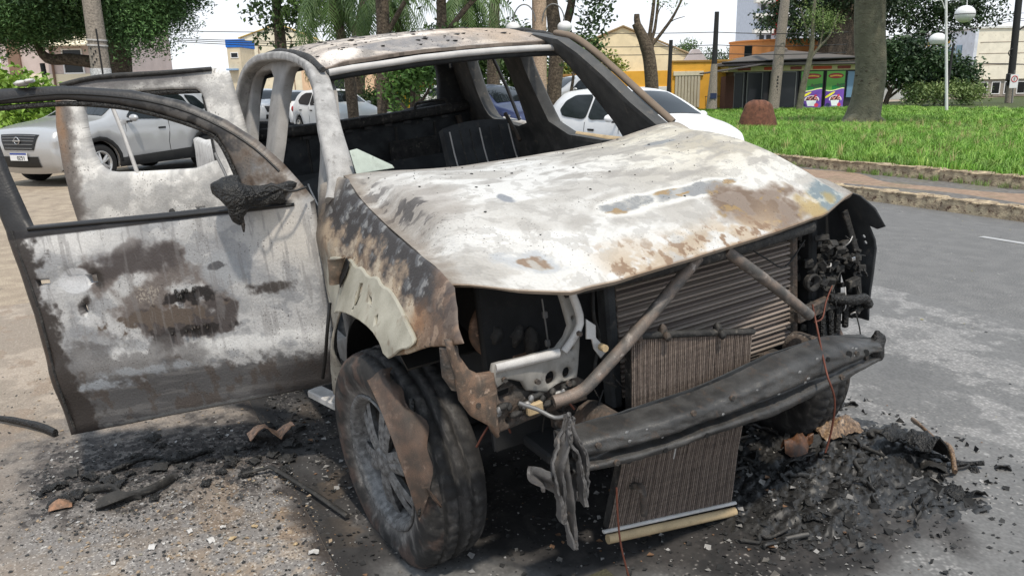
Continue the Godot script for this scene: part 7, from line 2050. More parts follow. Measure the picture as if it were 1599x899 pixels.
# ---------------------------------------------------------------- buildings, kiosk, posts, wires, passer-by
func slab(under: Node, called: String, x0: float, x1: float, y0: float, y1: float, z0: float, z1: float, m: Material, b := 0.01) -> MeshInstance3D:
	return part(called, block(Vector3((x0 + x1) / 2, (y0 + y1) / 2, (z0 + z1) / 2), Vector3(x1 - x0, y1 - y0, absf(z1 - z0)), b), m, under)


func opening(under: Node, x: float, y: float, w: float, h: float, z: float, frame: Material, glass: Material, bars := 1) -> void:  # a window let into a wall whose front is at z
	var o := slab(under, "window", x - w / 2, x + w / 2, y - h / 2, y + h / 2, z - 0.06, z + 0.012, glass, 0.004)
	for e in [[x - w / 2 - 0.06, x - w / 2, y - h / 2 - 0.06, y + h / 2 + 0.06], [x + w / 2, x + w / 2 + 0.06, y - h / 2 - 0.06, y + h / 2 + 0.06], [x - w / 2, x + w / 2, y + h / 2, y + h / 2 + 0.06], [x - w / 2, x + w / 2, y - h / 2 - 0.06, y - h / 2]]:
		slab(o, "frame", e[0], e[1], e[2], e[3], z - 0.03, z + 0.05, frame, 0.005)
	for k in bars:
		var bx := x - w / 2 + w * (k + 1) / (bars + 1)
		slab(o, "mullion", bx - 0.025, bx + 0.025, y - h / 2, y + h / 2, z, z + 0.03, frame, 0.004)


func post(called: String, label: String, cat: String, base: Vector3, top: Vector3, r0: float, r1: float, m: Material, group := "") -> Node3D:
	var o := thing(called, label, cat, group, base)
	part("shaft", pipe([Vector3.ZERO, (top - base) * 0.5, top - base], [r0, (r0 + r1) / 2, r1], 16, 1.0, Vector3.RIGHT), m, o)
	return o


func wire(label: String, pts: Array, r := 0.012, group := "overhead wires") -> void:
	var p := []
	for i in pts.size() - 1:
		for k in 8:
			var t := k / 8.0
			p.append((pts[i] as Vector3).lerp(pts[i + 1], t) - Vector3(0, 0.12 * 4.0 * t * (1.0 - t) * (pts[i].distance_to(pts[i + 1]) / 12.0), 0))
	p.append(pts[-1])
	one("overhead_wire", pipe(p, r, 5), M.wire, label, "wire", group)


func build_town() -> void:
	var cream := wall_mat(Color(0.83, 0.78, 0.68))
	var pink := wall_mat(Color(0.80, 0.74, 0.72))
	var yellow := wall_mat(Color(0.90, 0.67, 0.25))
	var white := wall_mat(Color(0.88, 0.88, 0.87))
	var warm := wall_mat(Color(0.90, 0.86, 0.76))
	var brown := wall_mat(Color(0.52, 0.42, 0.36))
	var orange := wall_mat(Color(0.88, 0.60, 0.36))
	# left: pink house behind the broad tree
	var h := thing("pink_house", "pale pink house with a cream plinth behind the tree on the left", "house", "", Vector3(0, 0, -34))
	slab(h, "wall", -30, -17.3, 2.35, 9.0, 0, -8, pink)
	slab(h, "plinth", -30, -17.2, 0, 2.35, 0.05, -8, warm)
	slab(h, "pilaster", -20.75, -20.25, 1.9, 9.0, 0.12, -0.2, brown)
	slab(h, "cornice", -30, -17.2, 5.1, 5.35, 0.2, -0.2, white)
	opening(h, -21.6, 2.95, 0.9, 1.1, 0.0, M.white, M.glass)
	opening(h, -18.1, 2.85, 0.75, 0.9, 0.0, M.white, M.glass, 0)
	opening(h, -18.6, 4.2, 1.2, 1.0, 0.0, M.white, M.glass)
	opening(h, -23.2, 4.2, 1.2, 1.0, 0.0, M.white, M.glass)
	part("awning", block(Vector3(-18.0, 3.62, 0.5), Vector3(2.0, 0.06, 1.1), 0.01, Basis(Vector3.RIGHT, 0.35)), warm, h)
	part("downpipe", pipe([Vector3(-18.95, 5.0, 0.08), Vector3(-18.95, 1.0, 0.08)], 0.05, 8), brown, h)
	# blue-topped tower and gabled hall
	h = thing("narrow_tower", "narrow beige tower block with a bright blue top far behind the rear door", "building", "", Vector3(-23.45, 0, -70))
	slab(h, "wall", -0.55, 0.55, 0, 5.1, 0, -4, cream)
	slab(h, "parapet", -0.62, 0.62, 5.1, 5.75, 0.05, -4, wall_mat(Color(0.12, 0.42, 0.78)))
	slab(h, "balcony", -0.62, 0.3, 3.2, 3.35, 0.5, 0, wall_mat(Color(0.55, 0.66, 0.78)))
	opening(h, 0.05, 4.45, 0.55, 0.35, 0.0, M.white, M.glass, 0)
	h = thing("gabled_hall", "cream gabled hall behind the overhead wires left of the palms", "building", "", Vector3(-21.2, 0, -76))
	part("wall", plate(pl([-3.6, 0, 3.6, 0, 3.6, 5.9, 0.1, 7.35, -3.6, 6.2]), [], Transform3D.IDENTITY, 5.0), wall_mat(Color(0.90, 0.87, 0.78)), h)
	part("verge", pipe([Vector3(-3.7, 6.2, 0.06), Vector3(0.1, 7.4, 0.06), Vector3(3.7, 5.95, 0.06)], 0.07, 6), wall_mat(Color(0.80, 0.70, 0.45)), h)
	slab(h, "blue_banner", -3.45, -3.1, 5.0, 6.1, 0.1, 0, wall_mat(Color(0.25, 0.42, 0.65)))
	for x in [-1.9, 1.2]:
		part("downpipe", pipe([Vector3(x, 6.3, 0.05), Vector3(x, 1.0, 0.05)], 0.04, 6), brown, h)
	h = thing("peach_house", "low peach coloured house behind the trunks in the windscreen opening", "house", "", Vector3(0, 0, -46))
	slab(h, "wall", -11.7, -5.2, 0, 3.1, 0, -8, wall_mat(Color(0.93, 0.80, 0.67)))
	slab(h, "parapet", -11.8, -5.1, 3.1, 3.35, 0.12, -8, warm)
	opening(h, -9.6, 1.9, 0.6, 1.9, 0.0, M.white, M.glass, 0)
	slab(h, "door", -7.6, -6.7, 0, 2.0, 0.03, -0.2, brown)
	h = thing("yellow_stall", "yellow wall panel glimpsed between the trunks in the windscreen opening", "stall", "", Vector3(-3.3, 0, -31.5))
	slab(h, "wall", -1.05, 0.75, 0.4, 1.65, 0, -1.2, wall_mat(Color(0.85, 0.68, 0.04)))
	slab(h, "counter", -1.15, 0.85, 0.0, 0.4, 0.08, -1.3, brown)
	slab(h, "roof", -1.2, 0.9, 1.65, 1.75, 0.25, -1.4, brown)
	h = thing("low_garage", "low cream garage with a grey door behind the silver car", "garage", "", Vector3(0, 0.2, -46))
	slab(h, "wall", 2.2, 6.0, 0, 1.75, 0, -5, wall_mat(Color(0.88, 0.75, 0.56)))
	slab(h, "coping", 2.1, 6.1, 1.75, 1.87, 0.12, -5, wall_mat(Color(0.62, 0.47, 0.28)))
	slab(h, "garage_door", 3.0, 5.4, 0, 1.35, 0.03, -0.1, wall_mat(Color(0.50, 0.47, 0.44)))
	# gabled house and yellow wall
	h = thing("gabled_house", "big cream gabled house above the yellow wall", "house", "", Vector3(0, 0, -52))
	part("wall", plate(pl([4.4, 0, 11.6, 0, 11.6, 3.2, 10.9, 3.45, 7.35, 4.95, 5.3, 4.15, 4.4, 3.9]), [], Transform3D.IDENTITY, 9.0), wall_mat(Color(0.93, 0.87, 0.73)), h)
	part("verge", pipe([Vector3(4.3, 3.92, 0.08), Vector3(5.3, 4.2, 0.08), Vector3(7.35, 5.0, 0.08), Vector3(11.7, 3.22, 0.08)], 0.07, 6), wall_mat(Color(0.60, 0.52, 0.40)), h)
	slab(h, "vent", 5.55, 6.0, 3.72, 3.86, 0.03, -0.1, M.black)
	part("downpipe", pipe([Vector3(9.3, 4.1, 0.06), Vector3(9.3, 2.0, 0.06)], 0.04, 6), brown, h)
	slab(h, "flat_roof", 4.4, 9.6, 2.05, 2.2, 1.2, 0.0, wall_mat(Color(0.72, 0.60, 0.36)))
	part("ridge_glass", plate(pl([10.9, 2.4, 13.0, 2.4, 12.1, 3.5, 11.7, 3.5]), [], Transform3D(Basis.IDENTITY, Vector3(0, 0, 0.6)), 0.6), wall_mat(Color(0.78, 0.74, 0.74)), h)
	h = thing("yellow_wall", "long mustard yellow wall with a pale gate between the bare tree and the kiosk", "wall", "", Vector3(0, 0, -44.5))
	slab(h, "wall", 5.2, 9.05, 0, 2.15, -0.3, -0.7, yellow)
	slab(h, "wall", 9.05, 12.6, 0, 2.55, 0, -0.4, yellow)
	slab(h, "coping", 9.0, 12.7, 2.55, 2.66, 0.06, -0.46, wall_mat(Color(0.62, 0.48, 0.24)))
	slab(h, "white_base", 6.8, 9.0, 0.9, 1.3, -0.2, -0.3, white)
	slab(h, "gate_lintel", 9.1, 10.75, 1.85, 2.08, 0.12, 0.02, wall_mat(Color(0.84, 0.80, 0.70)))
	for k in 8:
		var x := 9.2 + 0.175 * k
		part("gate_rib", block(Vector3(x + 0.08, 1.0, 0.06), Vector3(0.15, 1.72, 0.07), 0.02), wall_mat(Color(0.74, 0.70, 0.62)), h)
	slab(h, "meter_box", 11.15, 11.4, 1.1, 1.3, 0.06, 0.0, brown)
	for k in 9:
		part("rail_bar", pipe([Vector3(10.85 + 0.2 * k, 0.2, 0.35), Vector3(10.85 + 0.2 * k, 0.75, 0.35)], 0.012, 5), M.black, h)
	part("rail", pipe([Vector3(10.8, 0.72, 0.35), Vector3(12.55, 0.72, 0.35)], 0.014, 5), M.black, h)
	# high-rise and orange house behind the kiosk
	h = thing("high_rise", "white high rise with balconies and a red stripe above the orange house", "building", "", Vector3(0, 0, -140))
	slab(h, "wall", 43.0, 55, 0, 40, -1.4, -14, wall_mat(Color(0.80, 0.83, 0.88)))
	for k in 11:
		var y := 4.2 + 2.5 * k
		var bl := slab(h, "balcony", 42.3, 49.0, y, y + 0.75, 0, -1.5, white)
		slab(bl, "rail", 42.3, 48.0, y + 0.85, y + 1.15, 0.03, -0.05, wall_mat(Color(0.42, 0.47, 0.55)))
		for x in [44.0, 45.2, 47.5]:
			slab(h, "window", x - 0.4, x + 0.4, y + 1.3, y + 2.3, -1.36, -1.5, M.glass)
	slab(h, "red_stripe", 45.7, 46.4, 9.0, 40, 0.25, -1.4, wall_mat(Color(0.72, 0.10, 0.12)))
	h = thing("orange_house", "round orange house with dark windows behind the kiosk", "house", "", Vector3(0, 0, -52))
	var mb := MB.new()
	lathe(mb, [Vector2(3.1, 0), Vector2(3.1, 3.95), Vector2(3.18, 3.97), Vector2(3.18, 4.05), Vector2(0.0, 4.06)], Transform3D(Basis.IDENTITY, Vector3(18.2, 0, -3.0)), 40, -1)
	part("wall", mb.done(), orange, h)
	slab(h, "wing", 17.5, 21.0, 0, 4.0, -0.6, -5, orange)
	for q in [[15.75, -1.15, -0.6], [19.4, -0.55, 0.0]]:
		part("window", block(Vector3(q[0], 3.35, q[1]), Vector3(0.5, 0.75, 0.25), 0.01, Basis(Vector3.UP, q[2])), M.glass, h)
	# kiosk
	build_kiosk()
	# modern building on the right
	h = thing("modern_building", "white and cream modern building on the right with a glass corner window", "building", "", Vector3(34.6, 0, -60))
	slab(h, "front_wall", 0.0, 16, 1.25, 4.85, 0, -14, wall_mat(Color(0.95, 0.92, 0.85)))
	slab(h, "side_wall", -0.25, 0.0, 1.2, 4.9, 0.06, -22, wall_mat(Color(0.85, 0.87, 0.91)))
	slab(h, "base_wall", -0.2, 16, 0, 1.25, -0.15, -22, wall_mat(Color(0.60, 0.57, 0.53)))
	slab(h, "parapet", -0.35, 16, 4.85, 5.0, 0.1, -22, white)
	part("corner_window", block(Vector3(-0.28, 3.0, -3.6), Vector3(0.08, 1.55, 4.2), 0.01), mat(Color(0.42, 0.55, 0.62), 0.12), h)
	for k in 3:
		part("corner_mullion", block(Vector3(-0.33, 3.0, -2.2 - 1.4 * k), Vector3(0.05, 1.6, 0.06), 0.005), M.white, h)
	for k in 6:
		opening(h, 0.9 + 0.95 * k, 0.62, 0.55, 0.8, -0.15, M.white, M.glass, 0)
		part("base_window", block(Vector3(-0.22, 0.62, -2.2 - 1.7 * k), Vector3(0.06, 0.8, 0.8), 0.008), M.glass, h)
	for k in 3:
		part("groove", pipe([Vector3(0.2, 2.3 + 0.8 * k, 0.012), Vector3(15.8, 2.3 + 0.8 * k, 0.012)], 0.014, 5), brown, h)
	h = thing("roof_sign", "row of small ochre roof letters left of the modern building", "sign", "", Vector3(32.2, 3.55, -62))
	part("board", block(Vector3(0.2, 0.0, 0), Vector3(3.0, 0.12, 0.1), 0.01, Basis(Vector3.BACK, 0.14)), wall_mat(Color(0.86, 0.86, 0.86)), h)
	for k in 9:
		part("letter", block(Vector3(-1.05 + 0.3 * k, 0.22 + 0.042 * k, 0.02), Vector3(0.2, 0.34, 0.06), 0.02), wall_mat(Color(0.66, 0.52, 0.28)), h)
	part("letter_crown", lumpy([[Vector3(0.5, 0.85, 0), Vector3(0.16, 0.25, 0.06)], [Vector3(0.3, 0.75, 0), Vector3(0.12, 0.14, 0.06)]], 4), wall_mat(Color(0.80, 0.62, 0.22)), h)
	h = thing("white_wall", "low white wall under the dark bushy tree", "wall", "", Vector3(21.6, 0.2, -50))
	slab(h, "wall", -1.5, 5.5, 0, 0.75, 0, -0.3, wall_mat(Color(0.82, 0.82, 0.82)))
	slab(h, "coping", -1.6, 5.6, 0.75, 0.82, 0.05, -0.35, white)
	# posts and poles
	var p := post("utility_pole", "thick concrete utility pole with painted marks and a white base left of the trunk", "utility pole", Vector3(-9.66, 0, -19.3), Vector3(-9.62, 8.0, -19.3), 0.235, 0.15, M.concrete, "utility poles")
	part("white_base", pipe([Vector3(0, 0.02, 0), Vector3(0, 2.12, 0)], [0.239, 0.229], 16), tmat(M.fine, 0.9, 1.0, grey(0.92)), p)
	for y in [2.62, 2.74]:
		part("band", pipe([Vector3(0.01, y, 0), Vector3(0.012, y + 0.035, 0)], 0.228, 16), M.ash, p)
	part("conduit", pipe([Vector3(0.14, 0.3, 0.19), Vector3(0.13, 2.2, 0.185), Vector3(0.12, 3.0, 0.18)], 0.02, 6), M.black, p)
	for k in 7:
		part("painted_mark", block(Vector3(-0.05 + 0.05 * (k % 3), 2.2 + 0.06 * k, 0.216), Vector3(0.03, 0.05, 0.012), 0.003), M.black, p)
	p = post("dark_post", "short dark post under the horizontal limb of the broad tree", "post", Vector3(-11.85, 0, -20.9), Vector3(-11.93, 2.32, -20.9), 0.07, 0.06, M.wire)
	p = post("utility_pole", "pale square post with two hoop arms, between the far roof pillars", "lamp post", Vector3(0.82, 0.1, -21.2), Vector3(0.86, 7.0, -21.2), 0.20, 0.17, tmat(M.fine, 0.9, 1.0, Color(0.80, 0.70, 0.60)))
	for s in [-1.0, 1.0]:
		var hoop := []
		for k in 15:
			var a := PI * k / 14.0
			hoop.append(Vector3(s * (0.09 + 0.28 - 0.28 * cos(a)), 3.0 + 0.42 * sin(a) * 1.0, 0.2))
		part("hoop_arm", pipe(hoop, 0.016, 6), M.steel, p)
		var gl := MB.new()
		ball(gl, Vector3(s * 0.66, 2.86, 0.2), Vector3(0.19, 0.15, 0.19))
		part("lamp_globe", gl.done(), M.white, p)
	post("slim_post", "slim dark post left of the pale gate", "post", Vector3(7.6, 0.2, -38.2), Vector3(7.66, 3.43, -38.2), 0.10, 0.09, M.wire)
	p = post("utility_pole", "tall utility pole, concrete below and black above, right of the pale gate", "utility pole", Vector3(10.2, 0.2, -40.2), Vector3(10.24, 2.35, -40.2), 0.27, 0.15, M.concrete, "utility poles")
	part("upper_shaft", pipe([Vector3(0.04, 2.15, 0), Vector3(0.06, 4.6, 0)], [0.14, 0.11], 12), M.wire, p)
	part("blue_plate", block(Vector3(0.0, 0.62, 0.26), Vector3(0.32, 0.28, 0.02), 0.004), mat(Color(0.12, 0.17, 0.30), 0.5), p)
	p = post("utility_pole", "grey concrete pole standing before the dark panels of the kiosk", "utility pole", Vector3(13.75, -0.02, -41.6), Vector3(14.15, 8.0, -41.6), 0.30, 0.19, M.concrete, "utility poles")
	for k in 6:
		part("painted_mark", block(Vector3(0.05 + 0.02 * (k % 2), 0.9 + 0.16 * k, 0.275), Vector3(0.08, 0.10, 0.015), 0.003), M.black, p)
	p = post("lamp_post", "black lamp post with a white dome before the dark bushy tree", "lamp post", Vector3(23.0, 0.0, -42.2), Vector3(23.1, 3.15, -42.2), 0.08, 0.055, M.wire, "lamp posts on the lawn")
	var dm := MB.new()
	lathe(dm, [Vector2(0.30, -0.2), Vector2(0.42, -0.05), Vector2(0.44, 0.05), Vector2(0.36, 0.22), Vector2(0.2, 0.33), Vector2(0.0, 0.37)], Transform3D(Basis.IDENTITY, Vector3(-0.75, 3.35, 0)), 20)
	part("lamp_dome", dm.done(), M.white, p)
	part("lamp_arm", pipe([Vector3(0.1, 2.85, 0), Vector3(-0.4, 3.0, 0), Vector3(-0.75, 3.12, 0)], 0.03, 6), M.wire, p)
	p = post("lamp_post", "slim white lamp post with a hanging globe, right of the black lamp post", "lamp post", Vector3(19.75, 0.0, -36), Vector3(19.1, 5.2, -36), 0.065, 0.05, M.white, "lamp posts on the lawn")
	part("lamp_arm", pipe(smooth_path([Vector3(-0.62, 4.65, 0), Vector3(-0.2, 5.3, 0), Vector3(0.25, 5.0, 0), Vector3(0.35, 4.5, 0)], 4), 0.022, 6), M.white, p)
	part("lamp_arm", pipe(smooth_path([Vector3(-0.62, 4.4, 0), Vector3(-0.8, 4.75, 0), Vector3(-1.1, 4.7, 0)], 4), 0.02, 6), M.white, p)
	var gb := MB.new()
	ball(gb, Vector3(0.3, 4.16, 0), Vector3(0.42, 0.36, 0.42), 0.0, 1.0, 12)
	part("lamp_globe", gb.done(), M.white, p)
	part("globe_band", pipe([Vector3(0.3, 4.13, 0), Vector3(0.3, 4.17, 0)], 0.425, 20), M.steel, p)
	p = post("utility_pole", "dark leaning utility pole at the right edge, beside the parking sign", "utility pole", Vector3(28.75, 0.0, -46), Vector3(28.45, 8.0, -46), 0.20, 0.17, M.wire, "utility poles")
	part("pale_foot", pipe([Vector3(0, 0, 0), Vector3(-0.02, 0.95, 0)], 0.215, 12), M.concrete, p)
	part("bracket_ring", pipe(smooth_path([Vector3(-0.2, 3.0, 0.1), Vector3(-0.42, 2.85, 0.1), Vector3(-0.42, 2.65, 0.1), Vector3(-0.2, 2.5, 0.1)], 4), 0.03, 6), M.wire, p)
	part("junction_box", block(Vector3(-0.24, 1.42, 0.12), Vector3(0.3, 0.42, 0.25), 0.05), M.black, p)
	part("pole_arm", pipe([Vector3(-0.1, 3.9, 0), Vector3(0.5, 4.3, 0), Vector3(1.1, 4.6, 0)], 0.05, 6), M.wire, p)
	# parking sign
	p = post("parking_sign", "white rectangular sign with a red ring and the letter E beside the dark pole", "road sign", Vector3(28.3, 0.0, -45), Vector3(28.22, 1.8, -45), 0.035, 0.035, M.steel)
	part("plate", block(Vector3(-0.07, 1.2, 0.06), Vector3(0.46, 0.74, 0.02), 0.005), M.white, p)
	var rg := MB.new()
	lathe(rg, [Vector2(0.135, 0), Vector2(0.185, 0), Vector2(0.185, 0.008), Vector2(0.135, 0.008), Vector2(0.135, 0)], Transform3D(Basis(Vector3.RIGHT, PI / 2), Vector3(-0.07, 1.32, 0.071)), 28)
	part("red_ring", rg.done(), mat(Color(0.70, 0.08, 0.10), 0.4), p)
	var tx := TextMesh.new()
	tx.text = "E"
	tx.font_size = 48
	tx.pixel_size = 0.0045
	tx.depth = 0.01
	part("letter", tx, M.black, p).position = Vector3(-0.07, 1.32, 0.078)
	# wires
	for q in [["topmost wire left of the palms", -17.0, 4.55, -3.0, 4.45], ["upper of the paired wires left of the palms", -17.0, 4.18, -3.0, 3.85], ["middle wire left of the palms, just below the upper one", -17.0, 4.10, -3.0, 3.70], ["lowest wire left of the palms", -17.0, 4.02, -3.0, 3.48]]:
		wire(q[0] + ", strung before the gabled hall", [Vector3(q[1], q[2], -42), Vector3(q[3], q[4], -42)], 0.02)
	for q in [["top wire from the tall pole past the pollarded tree", 4.15, 3.85], ["second wire from the tall pole across the gabled house", 3.42, 3.25], ["third wire from the tall pole across the gabled house", 3.05, 2.85]]:
		wire(q[0], [Vector3(-1.0, q[1] + 0.15, -42), Vector3(10.25, q[2], -40.2), Vector3(17.5, q[2] - 0.02, -42)], 0.02)
	for q in [["highest wire running to the dark pole on the right", 31.0, 5.5, 28.6, 4.9, 40.0, 4.85], ["second wire running to the dark pole on the right", 20.0, 3.7, 28.6, 4.6, 40.0, 4.45], ["third wire running to the dark pole on the right", 20.0, 3.3, 28.6, 4.5, 40.0, 4.3], ["thick low cable behind the dark pole on the right", 22.0, 2.6, 28.6, 2.15, 40.0, 2.0]]:
		wire(q[0], [Vector3(q[1], q[2], -47 - (10 if q[1] > 30 else 0)), Vector3(q[3], q[4], -46.2), Vector3(q[5], q[6], -46)], 0.03 if q[2] < 3 else 0.016)
	# person behind the rear door, in a red shirt
	var per := thing("person", "person in a red shirt standing in the street behind the open rear door", "person", "", Vector3(-7.55, 0.05, -20.9))
	per.rotation.y = 0.5
	var Hh := func(y: float, x := 0.0, z := 0.0) -> Vector3: return Vector3(x, y, z)
	part("body", field([[Hh.call(1.58), 0.095, Hh.call(1.66), 0.09], [Hh.call(1.36), 0.055, Hh.call(1.52), 0.055], [Hh.call(1.30, -0.14), 0.085, Hh.call(1.30, 0.14), 0.085], [Hh.call(1.30), 0.15, Hh.call(1.0), 0.135], [Hh.call(0.95, -0.08), 0.13, Hh.call(0.95, 0.08), 0.13], [Hh.call(1.36, -0.2), 0.06, Hh.call(1.08, -0.27, 0.02), 0.046], [Hh.call(1.08, -0.27, 0.02), 0.046, Hh.call(0.84, -0.25, 0.1), 0.034], [Hh.call(1.36, 0.2), 0.06, Hh.call(1.08, 0.27, 0.02), 0.046], [Hh.call(1.08, 0.27, 0.02), 0.046, Hh.call(0.84, 0.25, 0.1), 0.034], [Hh.call(0.9, -0.1), 0.095, Hh.call(0.5, -0.11, 0.02), 0.065], [Hh.call(0.5, -0.11, 0.02), 0.065, Hh.call(0.08, -0.12), 0.042], [Hh.call(0.9, 0.1), 0.095, Hh.call(0.5, 0.11, 0.02), 0.065], [Hh.call(0.5, 0.11, 0.02), 0.065, Hh.call(0.08, 0.12), 0.042], [Hh.call(0.04, -0.12, -0.03), 0.04, Hh.call(0.035, -0.13, 0.15), 0.035], [Hh.call(0.04, 0.12, -0.03), 0.04, Hh.call(0.035, 0.13, 0.15), 0.035], [Hh.call(1.60, 0, 0.1), 0.014, Hh.call(1.57, 0, 0.11), 0.016], [Hh.call(0.84, -0.25, 0.1), 0.03, Hh.call(0.74, -0.245, 0.13), 0.028], [Hh.call(0.84, 0.25, 0.1), 0.03, Hh.call(0.74, 0.245, 0.13), 0.028]], 0.024, 0.03), mat(Color(0.50, 0.34, 0.27), 0.7), per)
	part("shirt", field([[Hh.call(1.33, -0.15), 0.10, Hh.call(1.33, 0.15), 0.10], [Hh.call(1.30), 0.165, Hh.call(0.98), 0.155], [Hh.call(1.36, -0.2), 0.075, Hh.call(1.16, -0.255, 0.01), 0.068], [Hh.call(1.36, 0.2), 0.075, Hh.call(1.16, 0.255, 0.01), 0.068]], 0.024, 0.03), mat(Color(0.72, 0.16, 0.22), 0.8), per)
	part("trousers", field([[Hh.call(0.94, -0.07), 0.145, Hh.call(0.94, 0.07), 0.145], [Hh.call(0.9, -0.1), 0.11, Hh.call(0.5, -0.11, 0.02), 0.082], [Hh.call(0.5, -0.11, 0.02), 0.082, Hh.call(0.12, -0.12), 0.06], [Hh.call(0.9, 0.1), 0.11, Hh.call(0.5, 0.11, 0.02), 0.082], [Hh.call(0.5, 0.11, 0.02), 0.082, Hh.call(0.12, 0.12), 0.06]], 0.024, 0.03), mat(Color(0.10, 0.10, 0.13), 0.8), per)
	part("hair", field([[Hh.call(1.68, 0, -0.02), 0.095, Hh.call(1.70, 0, 0.01), 0.092], [Hh.call(1.62, 0, -0.05), 0.075, Hh.call(1.68, 0, -0.04), 0.09]], 0.02, 0.02), mat(Color(0.10, 0.07, 0.06), 0.7), per)
	for s in [-1.0, 1.0]:
		var eye := MB.new()
		ball(eye, Vector3(0.034 * s, 1.63, 0.085), Vector3(0.012, 0.009, 0.008), 0.0, 1.0, 5)
		part("eye", eye.done(), M.black, per)


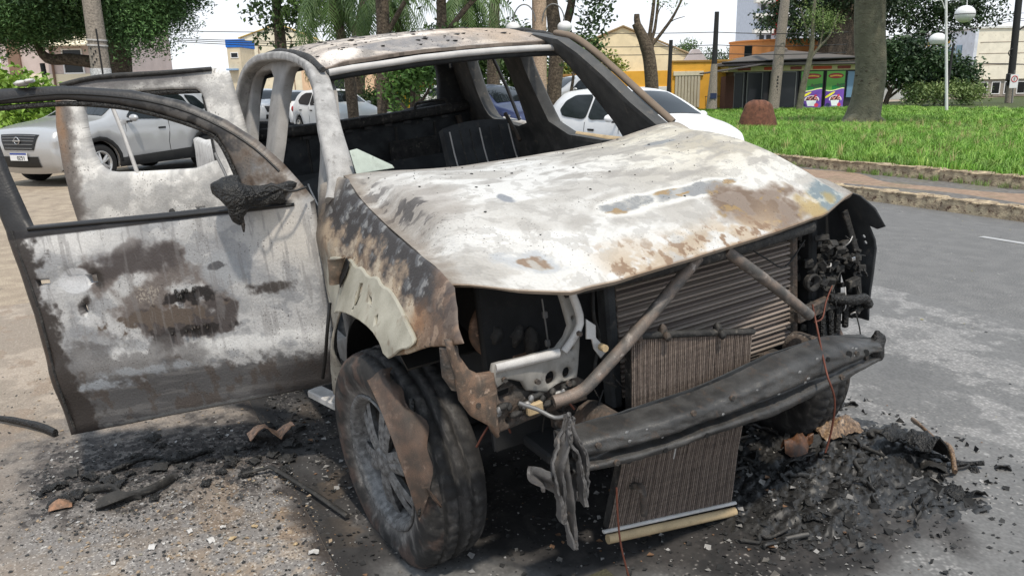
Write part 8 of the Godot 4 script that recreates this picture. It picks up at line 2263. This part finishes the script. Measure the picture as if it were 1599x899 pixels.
func build_kiosk() -> void:
	var k := thing("kiosk", "dark kiosk with a wide low roof and two bright poster panels", "kiosk", "", Vector3(0, 0.0, -43))
	var dark := mat(Color(0.13, 0.14, 0.17), 0.4)
	slab(k, "body", 12.0, 18.75, 0, 2.0, -0.1, -5, mat(Color(0.17, 0.17, 0.19), 0.5))
	slab(k, "fascia", 11.7, 18.95, 1.98, 2.26, 0.02, -5.1, wall_mat(Color(0.82, 0.79, 0.62)))
	for q in [[12.2, 12.9, 0], [13.6, 14.6, 1], [15.0, 15.6, 0], [16.2, 17.2, 1], [17.5, 18.2, 0]]:
		slab(k, "fascia_block", q[0], q[1], 2.04, 2.20, 0.045, 0.0, wall_mat([Color(0.60, 0.33, 0.32), Color(0.80, 0.36, 0.28)][q[2]]))
	# shallow roof: four slopes over a thick eave, awning on the left
	var mb := MB.new()
	var e := [Vector3(11.3, 2.42, 0.55), Vector3(19.3, 2.55, 0.55), Vector3(19.3, 2.55, -6.0), Vector3(11.3, 2.42, -6.0)]
	var top := Vector3(15.3, 3.15, -2.4)
	for i in 4:
		mb.tri(e[i], e[(i + 1) % 4], top, -1)
	part("roof", mb.done(), wall_mat(Color(0.36, 0.34, 0.32)), k)
	slab(k, "eave", 11.3, 19.3, 2.28, 2.42, 0.55, -6.0, wall_mat(Color(0.42, 0.40, 0.39)))
	part("eave_edge", pipe([Vector3(11.2, 2.44, 0.59), Vector3(15.0, 2.54, 0.61), Vector3(19.35, 2.60, 0.59)], 0.055, 6), M.black, k)
	part("finial", block(Vector3(15.2, 3.05, -2.0), Vector3(0.5, 0.35, 0.4), 0.08), wall_mat(Color(0.40, 0.38, 0.36)), k)
	part("awning", block(Vector3(11.6, 2.12, 1.1), Vector3(3.0, 0.07, 1.6), 0.02, Basis(Vector3.BACK, 0.13)), wall_mat(Color(0.30, 0.28, 0.27)), k)
	for q in [[12.05, 12.55], [12.75, 13.55], [14.0, 15.35]]:
		var d := slab(k, "dark_panel", q[0], q[1], 0.05, 1.90, 0.0, -0.1, dark)
		for x in [q[0], q[1]]:
			slab(d, "frame", x - 0.03, x + 0.03, 0.03, 1.94, 0.03, -0.05, M.steel)
		slab(d, "frame", q[0] - 0.03, q[1] + 0.03, 1.90, 1.96, 0.03, -0.05, M.steel)
	slab(k, "side_pillar", 11.5, 11.95, 0, 1.75, 0.4, -0.6, wall_mat(Color(0.34, 0.22, 0.18)))
	slab(k, "blue_pane", 18.1, 18.6, 0.55, 1.9, 0.0, -0.1, mat(Color(0.42, 0.55, 0.66), 0.25))
	var art := paint(128, 230, func(u: float, v: float) -> Color:
		var wave := 0.50 + 0.035 * sin(u * 4.2 + 0.6)
		var c := Color(0.30, 0.52, 0.22).lerp(Color(0.36, 0.60, 0.26), ss(0.4, 0.0, v))
		if v > wave - 0.13 and u > 0.32:
			c = Color(0.05, 0.42, 0.20)
		if v > wave + 0.02 * (1.0 - u):
			c = Color(0.33, 0.20, 0.52).lerp(Color(0.42, 0.28, 0.62), u)
		if absf(v - wave) < 0.014:
			c = Color(0.82, 0.86, 0.60)
		var el := Vector2((u - 0.5) / 0.42, (v - 0.13) / 0.075).length()
		if el < 1.0:
			c = Color(0.55, 0.13, 0.14) if el < 0.9 else Color(0.40, 0.16, 0.12)
		if el < 0.8 and absf(v - 0.13 - 0.01 * sin(u * 9.0)) < 0.018 and fposmod(u * 17.0, 1.0) < 0.72:
			c = Color(0.85, 0.72, 0.25)
		var bw := Vector2((u - 0.56) / 0.34, (v - 0.77) / 0.115).length()
		if bw < 1.0 and v < 0.80:
			c = Color(0.86, 0.86, 0.88) if bw > 0.86 else Color(0.22, 0.10, 0.14).lerp(Color(0.78, 0.55, 0.52), float(nC.get_noise_2d(u * 900.0, v * 1500.0) > 0.1))
		if v >= 0.79 and v < 0.95 and absf(u - 0.54) < 0.24 - (v - 0.79) * 0.5:
			c = Color(0.80, 0.83, 0.90)
		var ban := Vector2((u - 0.23) * 0.94 - (v - 0.65) * -0.6, (v - 0.65) * 1.2 + (u - 0.23) * 0.34)
		if Vector2(ban.x / 0.22, ban.y / 0.045).length() < 1.0:
			c = Color(0.85, 0.80, 0.20)
		if Vector2((u - 0.78) / 0.10, (v - 0.92) / 0.055).length() < 1.0 or Vector2((u - 0.72) / 0.07, (v - 0.66) / 0.03).length() < 1.0:
			c = Color(0.72, 0.22, 0.30)
		if Vector2((u - 0.17) / 0.13, (v - 0.92) / 0.05).length() < 1.0:
			c = Color(0.14, 0.16, 0.30)
		return c * 1.2)
	for q in [[15.62, 16.78], [16.98, 17.96]]:
		var d := slab(k, "poster_frame", q[0] - 0.08, q[1] + 0.08, 0.0, 1.97, -0.02, -0.1, M.black)
		var pm := MB.new()
		pm.quad(Vector3(q[0], 0.03, 0.004), Vector3(q[1], 0.03, 0.004), Vector3(q[1], 1.93, 0.004), Vector3(q[0], 1.93, 0.004), 0, Vector2(0, 1), Vector2(1, 1), Vector2(1, 0), Vector2(0, 0))
		part("poster", pm.done(), tmat(art, 0.35), d)
		var tx := TextMesh.new()
		tx.text = "Açaí"
		tx.font_size = 40
		tx.pixel_size = 0.0062
		tx.depth = 0.01
		part("poster_word", tx, mat(Color(0.36, 0.36, 0.30), 0.5), d).position = Vector3(q[0] + 0.78, 1.22, 0.012)


func _ready() -> void:
	rng.seed = 20
	make_materials()
	make_light()
	M.finm = [mat(Color(0.52, 0.48, 0.445), 0.5), mat(Color(0.58, 0.535, 0.50), 0.5), mat(Color(0.45, 0.41, 0.385), 0.55)]
	build_truck()
	build_ground()
	build_cars()
	build_plants()
	build_town()
